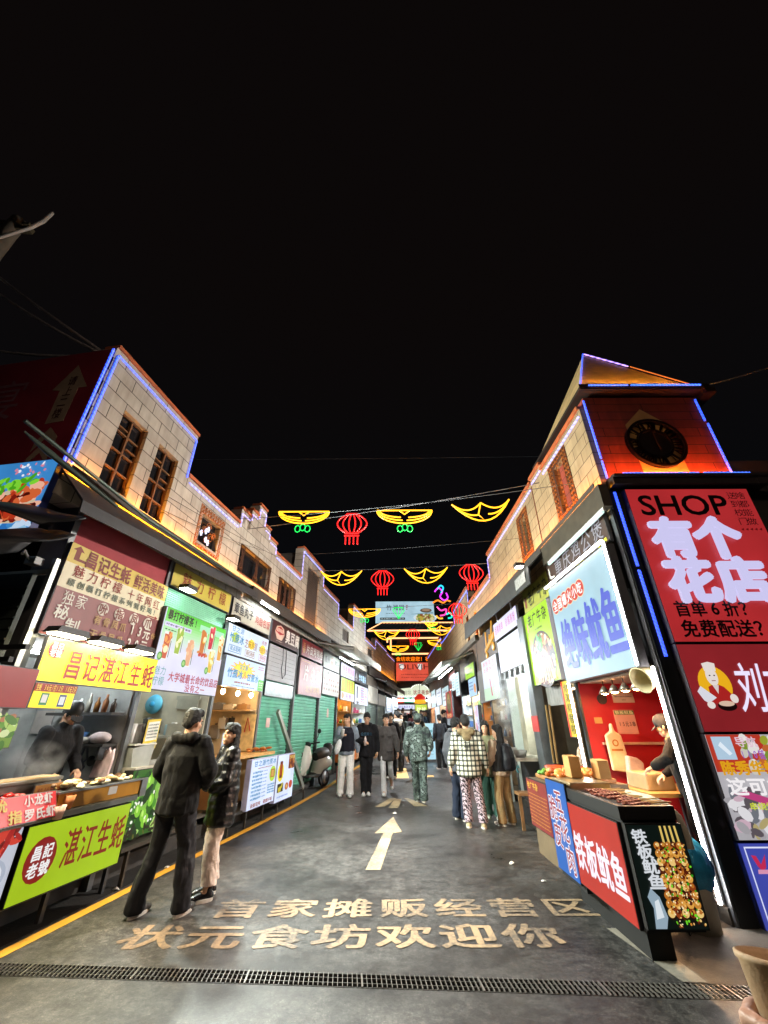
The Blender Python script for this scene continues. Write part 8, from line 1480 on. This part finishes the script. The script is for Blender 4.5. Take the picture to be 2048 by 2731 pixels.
for i in range(6): m.ell((c_[0] + .03 * math.cos(i), c_[1], c_[2] + .035 * math.sin(i * 1.1) - .01 * i), (.02, .012, .022), 8, 6)
m.v = [tuple(t.F @ Vector(p)) for p in m.v]; solo('bag_charm', m, 'small turquoise toy charm hanging from the dark backpack', 'charm', base=tuple(t.F @ Vector(c_)), mat=P('#5aa0b0', .5, 0, .4, 30))
# stall keepers on the right
person('cook with a ponytail and yellow collar bending over her work in the open kitchen', (3.42, 9.2, .14), 70, 1.64, top=cloth('#c8b070'), vest=cloth('#17181c'), pants=JET, arms=(((-.25, .1, 1.12), (-.1, .3, 1.0)), ((.25, .1, 1.12), (.1, .3, .98))), lean=16, nod=26, hair='pony', hairm=HAIRB)
t = person('squid vendor in a grey cap and black top with a crossed cream apron strap', (3.44, 5.45, .12), 60, 1.52, top=cloth('#070708'), pants=JET, arms=(((-.29, .16, 1.22), (-.30, .36, 1.12)), ((.26, .06, 1.12), (.16, .26, 1.0))), lean=8, nod=12, hair='cap', cap=cloth('#2a2a2e'), near=True, loose=1.08)
m = MB()
for sx in (-1, 1): m.tube([t.up((sx * .12, .06, 1.44)), t.up((sx * .11, -.085, 1.43)), t.up((sx * .06, -.135, 1.3)), t.up((-sx * .04, -.15, 1.15)), t.up((-sx * .13, -.135, 1.0))], .013, 6)
t.addmb('apron_strap', m, P('#c8a878', .7))
# farther people
person('person in a black jacket and pale trousers standing side on at the far right stalls', (2.48, 19.4, zg(19.4)), -82, 1.76, top=cloth('#15181a'), pants=cloth('#a8a890'), shoe='#6a7278', arms=(((-.25, .08, 1.12), (-.15, .3, 1.08)), ((.25, .08, 1.12), (.15, .3, 1.1))), lean=4, nod=15, pw=1.1)
person('person in a dark coat with a white hood walking behind the cardigan man', (.42, 15.5, zg(15.5)), 40, 1.78, top=cloth('#22282a'), pants=cloth('#2a2c30'), hoodm=P('#c8c8c0', .8), turn=10)
person('person in a black printed top just behind the shoulder of the cardigan man', (.18, 14.3, zg(14.3)), 175, 1.76, top=cloth('#141416'), pants=JET, hair='fringe')
person('long haired person in a tan jacket half hidden by the camouflage walker', (1.35, 17.0, zg(17)), 60, 1.66, top=cloth('#8a7440'), pants=JET, hair='long')
person('tall person in dark clothes directly ahead of the camouflage walker', (.98, 14.4, zg(14.4)), 0, 1.80, top=cloth('#17191a'), pants=JET, hair='short')
person('small distant person in black in the middle of the lane', (.95, 24, zg(24)), 180, 1.7, top=JET, pants=JET); person('distant person in dark green at the left side of the far lane', (.55, 22, zg(22)), 20, 1.72, top=cloth('#22302a'), pants=JET); person('distant person in dark clothes near the red lantern shade', (2.1, 22.5, zg(22.5)), 100, 1.7, top=cloth('#1a1c24'), pants=JET, hair='long')
person('shop worker behind the counter under the ladle board', NL * -4.45 + DL * 18.0 + ZZ * .55, -60, 1.68, top=cloth('#b8b4b0'), pants=JET, lean=8, nod=20, arms=(((-.25, .1, 1.12), (-.1, .3, 1.02)), ((.25, .1, 1.12), (.1, .3, 1.0))))
CROWD = [(1.75, 21.5, 170, '#2a3a4a', 'distant person in a slate blue coat right of the lane centre'), (1.3, 20.5, 10, '#5a2c2c', 'distant person in a dull red jacket walking away in the far lane'), (.8, 26.5, 175, '#c8c4bc', 'very distant person in a pale top under the gateway'), (1.6, 27, 160, '#1c1c20', 'very distant person in black beneath the arched sign'), (2.2, 25.5, 200, '#6a6458', 'distant person in a khaki coat near the lantern shade'), (.45, 19.2, 190, '#3a4238', 'person in a dark olive coat beyond the headlamp scooter'), (1.2, 29.5, 180, '#8a8a90', 'tiny far person in light grey in the gateway passage'), (1.95, 16.2, 20, '#20242c', 'person in a navy coat walking away left of the standing white sign')]
for (x_, y_, a_, c_h, lb_) in CROWD: person(lb_, (x_, y_, zg(y_)), a_, 1.62 + .12 * ((x_ * 7.3) % 1), top=cloth(c_h), pants=JET, hair='long' if int(y_ * 2) % 3 == 0 else 'short', hands=(False, False))
# rider with a lit headlamp farther up the lane
yr = 17.2; zr = zg(yr); RD_ = frame((.62, yr, zr), (1, 0, 0), (0, 1, 0), ZZ); t = Thing('motor_scooter', 'dark scooter with a glaring white headlamp coming down the lane', 'scooter', RD_, (0, 0, 0)); m = MB(); m.lathe([(.2, -.05), (.26, -.04), (.26, .04), (.2, .05)], (0, -.6, .26), 20, 'x'); t.part('wheel', m, BLACK); m = MB(); m.lathe([(.2, -.05), (.26, -.04), (.26, .04), (.2, .05)], (0, .6, .26), 20, 'x'); t.part('wheel', m, BLACK); m = MB(); m.tube([(0, -.5, .4), (0, -.42, .7), (0, -.35, .98)], [.12, .2, .12], 12); m.tube([(0, .0, .4), (0, .3, .6), (0, .7, .62)], [.12, .19, .12], 12); t.part('body', m, P('#22242a', .3)); m = MB(); m.tube([(-.32, -.25, 1.05), (0, -.34, 1.0), (.32, -.25, 1.05)], .02, 6); t.part('handlebar', m, BLACK); m = MB(); m.ell((0, -.5, .95), (.07, .03, .07)); t.part('headlight', m, E('#f4ffe8', 16, var=0))
person('rider in dark clothes astride the scooter with the glaring headlamp', (.62, yr + .2, zr + .02), 180, 1.66, top=cloth('#1a2420'), pants=JET, feet=((-.24, .0), (.24, .0)), arms=(((-.28, .12, 1.15), (-.26, .36, 1.06)), ((.28, .12, 1.15), (.26, .36, 1.06))), hair='short')
# ================================================================== hand of the photographer with a paper cup
cc = Vector((.386, .545, 1.240)); ax = Vector((.10, .14, 1)).normalized()
m = MB(); cone_along(m, cc, ax, [(.001, .004), (.027, .0), (.0285, .0), (.040, .098), (.0425, .100), (.0425, .104), (.040, .105), (.0375, .1), (.027, .006), (.001, .006)], 30); t = solo('paper_cup', m, 'kraft paper cup with a rolled rim at the lower right corner of the view', 'cup', base=tuple(cc), mat=P('#b89a78', .7, 0, .06, 30, .1, 200))
sp = []; x = Vector((1, 0, 0)); fx = Vector((-.5, -.86, 0)).normalized()
# palm lies to the right and behind the cup; fingers wrap its left front side
palm = cc + ax * .03 + Vector((.075, .01, -.01)); sp += chain([(palm + Vector((.06, -.02, -.05)), .03), (palm, (.026, .03, .04)), (palm + Vector((-.03, .028, .0)), .02)])
for i, (hh, rr_, a0, a1) in enumerate(((.058, .0092, 65, 196), (.037, .0098, 60, 204), (.016, .0095, 60, 198), (-.003, .0083, 62, 188))):
    seg = []; rad = .028 + .0125 * hh / .1 + rr_ * .92
    for j in range(9):
        a = R(a0 + (a1 - a0) * j / 8); p = cc + ax * (hh - .004 * math.sin(j * .6)) + Vector((math.cos(a), math.sin(a), 0)) * (rad + (.003 if j in (3, 6) else 0)); seg.append((p, rr_ * (1.08 if j in (3, 6) else 1) * (1 - .02 * j)))
    sp += chain([(palm + Vector((-.03, .028, hh - .05)), .013)] + seg, .25)
th_ = [(palm + Vector((.01, -.03, .01)), .016), (cc + ax * .07 + Vector((.045, -.03, 0)), .013), (cc + ax * .085 + Vector((.012, -.046, 0)), .0105), (cc + ax * .088 + Vector((-.012, -.045, 0)), .009)]; sp += chain(th_, .25)
sp += chain([(palm + Vector((.06, -.02, -.05)), .03), (palm + Vector((.16, -.1, -.16)), .034), (palm + Vector((.28, -.25, -.30)), .04)])
me = remesh(sp, .0028, 4); wrinkle(me, .0006, 160, 1, 3); me.materials.append(P('#b88a74', .5, 0, .08, 30, .1, 300)); 
for p in me.polygons: p.use_smooth = True
o = bpy.data.objects.new('hand', me); link(o); tag(o, 'hand of the photographer gripping the kraft paper cup at the lower right corner', 'hand')
# rising steam over the oyster rack and in the open kitchen
def steam(name, label, c, r, dens, F=WF):
    m, nt, b = _new('steam' + label[:12]); nt.nodes.remove(b); out = [n for n in nt.nodes if n.type == 'OUTPUT_MATERIAL'][0]; pv = nd(nt, 'ShaderNodeVolumePrincipled'); tc = nd(nt, 'ShaderNodeTexCoord'); n = nd(nt, 'ShaderNodeTexNoise'); n.inputs['Scale'].default_value = 4.5; n.inputs['Detail'].default_value = 4; nt.links.new(tc.outputs['Object'], n.inputs['Vector'])
    ln = nd(nt, 'ShaderNodeVectorMath', operation='LENGTH'); dv = nd(nt, 'ShaderNodeVectorMath', operation='DIVIDE'); dv.inputs[1].default_value = r; nt.links.new(tc.outputs['Object'], dv.inputs[0]); nt.links.new(dv.outputs[0], ln.inputs[0])
    fa = nd(nt, 'ShaderNodeMapRange'); fa.inputs['From Min'].default_value = 1; fa.inputs['From Max'].default_value = .2; nt.links.new(ln.outputs['Value'], fa.inputs['Value'])
    th = nd(nt, 'ShaderNodeMapRange'); th.inputs['From Min'].default_value = .42; th.inputs['From Max'].default_value = .7; th.inputs['To Max'].default_value = dens; nt.links.new(n.outputs['Fac'], th.inputs['Value'])
    ml = nd(nt, 'ShaderNodeMath', operation='MULTIPLY'); nt.links.new(fa.outputs[0], ml.inputs[0]); nt.links.new(th.outputs[0], ml.inputs[1]); nt.links.new(ml.outputs[0], pv.inputs['Density']); pv.inputs['Color'].default_value = (.9, .9, .88, 1); nt.links.new(pv.outputs[0], out.inputs['Volume'])
    b_ = MB(); b_.ell((0, 0, 0), r, 16, 10); o = bpy.data.objects.new(name, b_.mesh(name)); o.data.materials.append(m); o.matrix_world = F @ Matrix.Translation(c); link(o); tag(o, label, 'steam', None, 'stuff')
steam('steam', 'pale steam rising over the oyster rack', (3.9, 1.24, .0), (.36, .2, .16), 6, LF)
steam('steam', 'column of steam in the open kitchen on the right', (-10.1, 1.9, .25), (.32, .75, .3), 7, RF)
bpy.data.objects.remove(_fo)
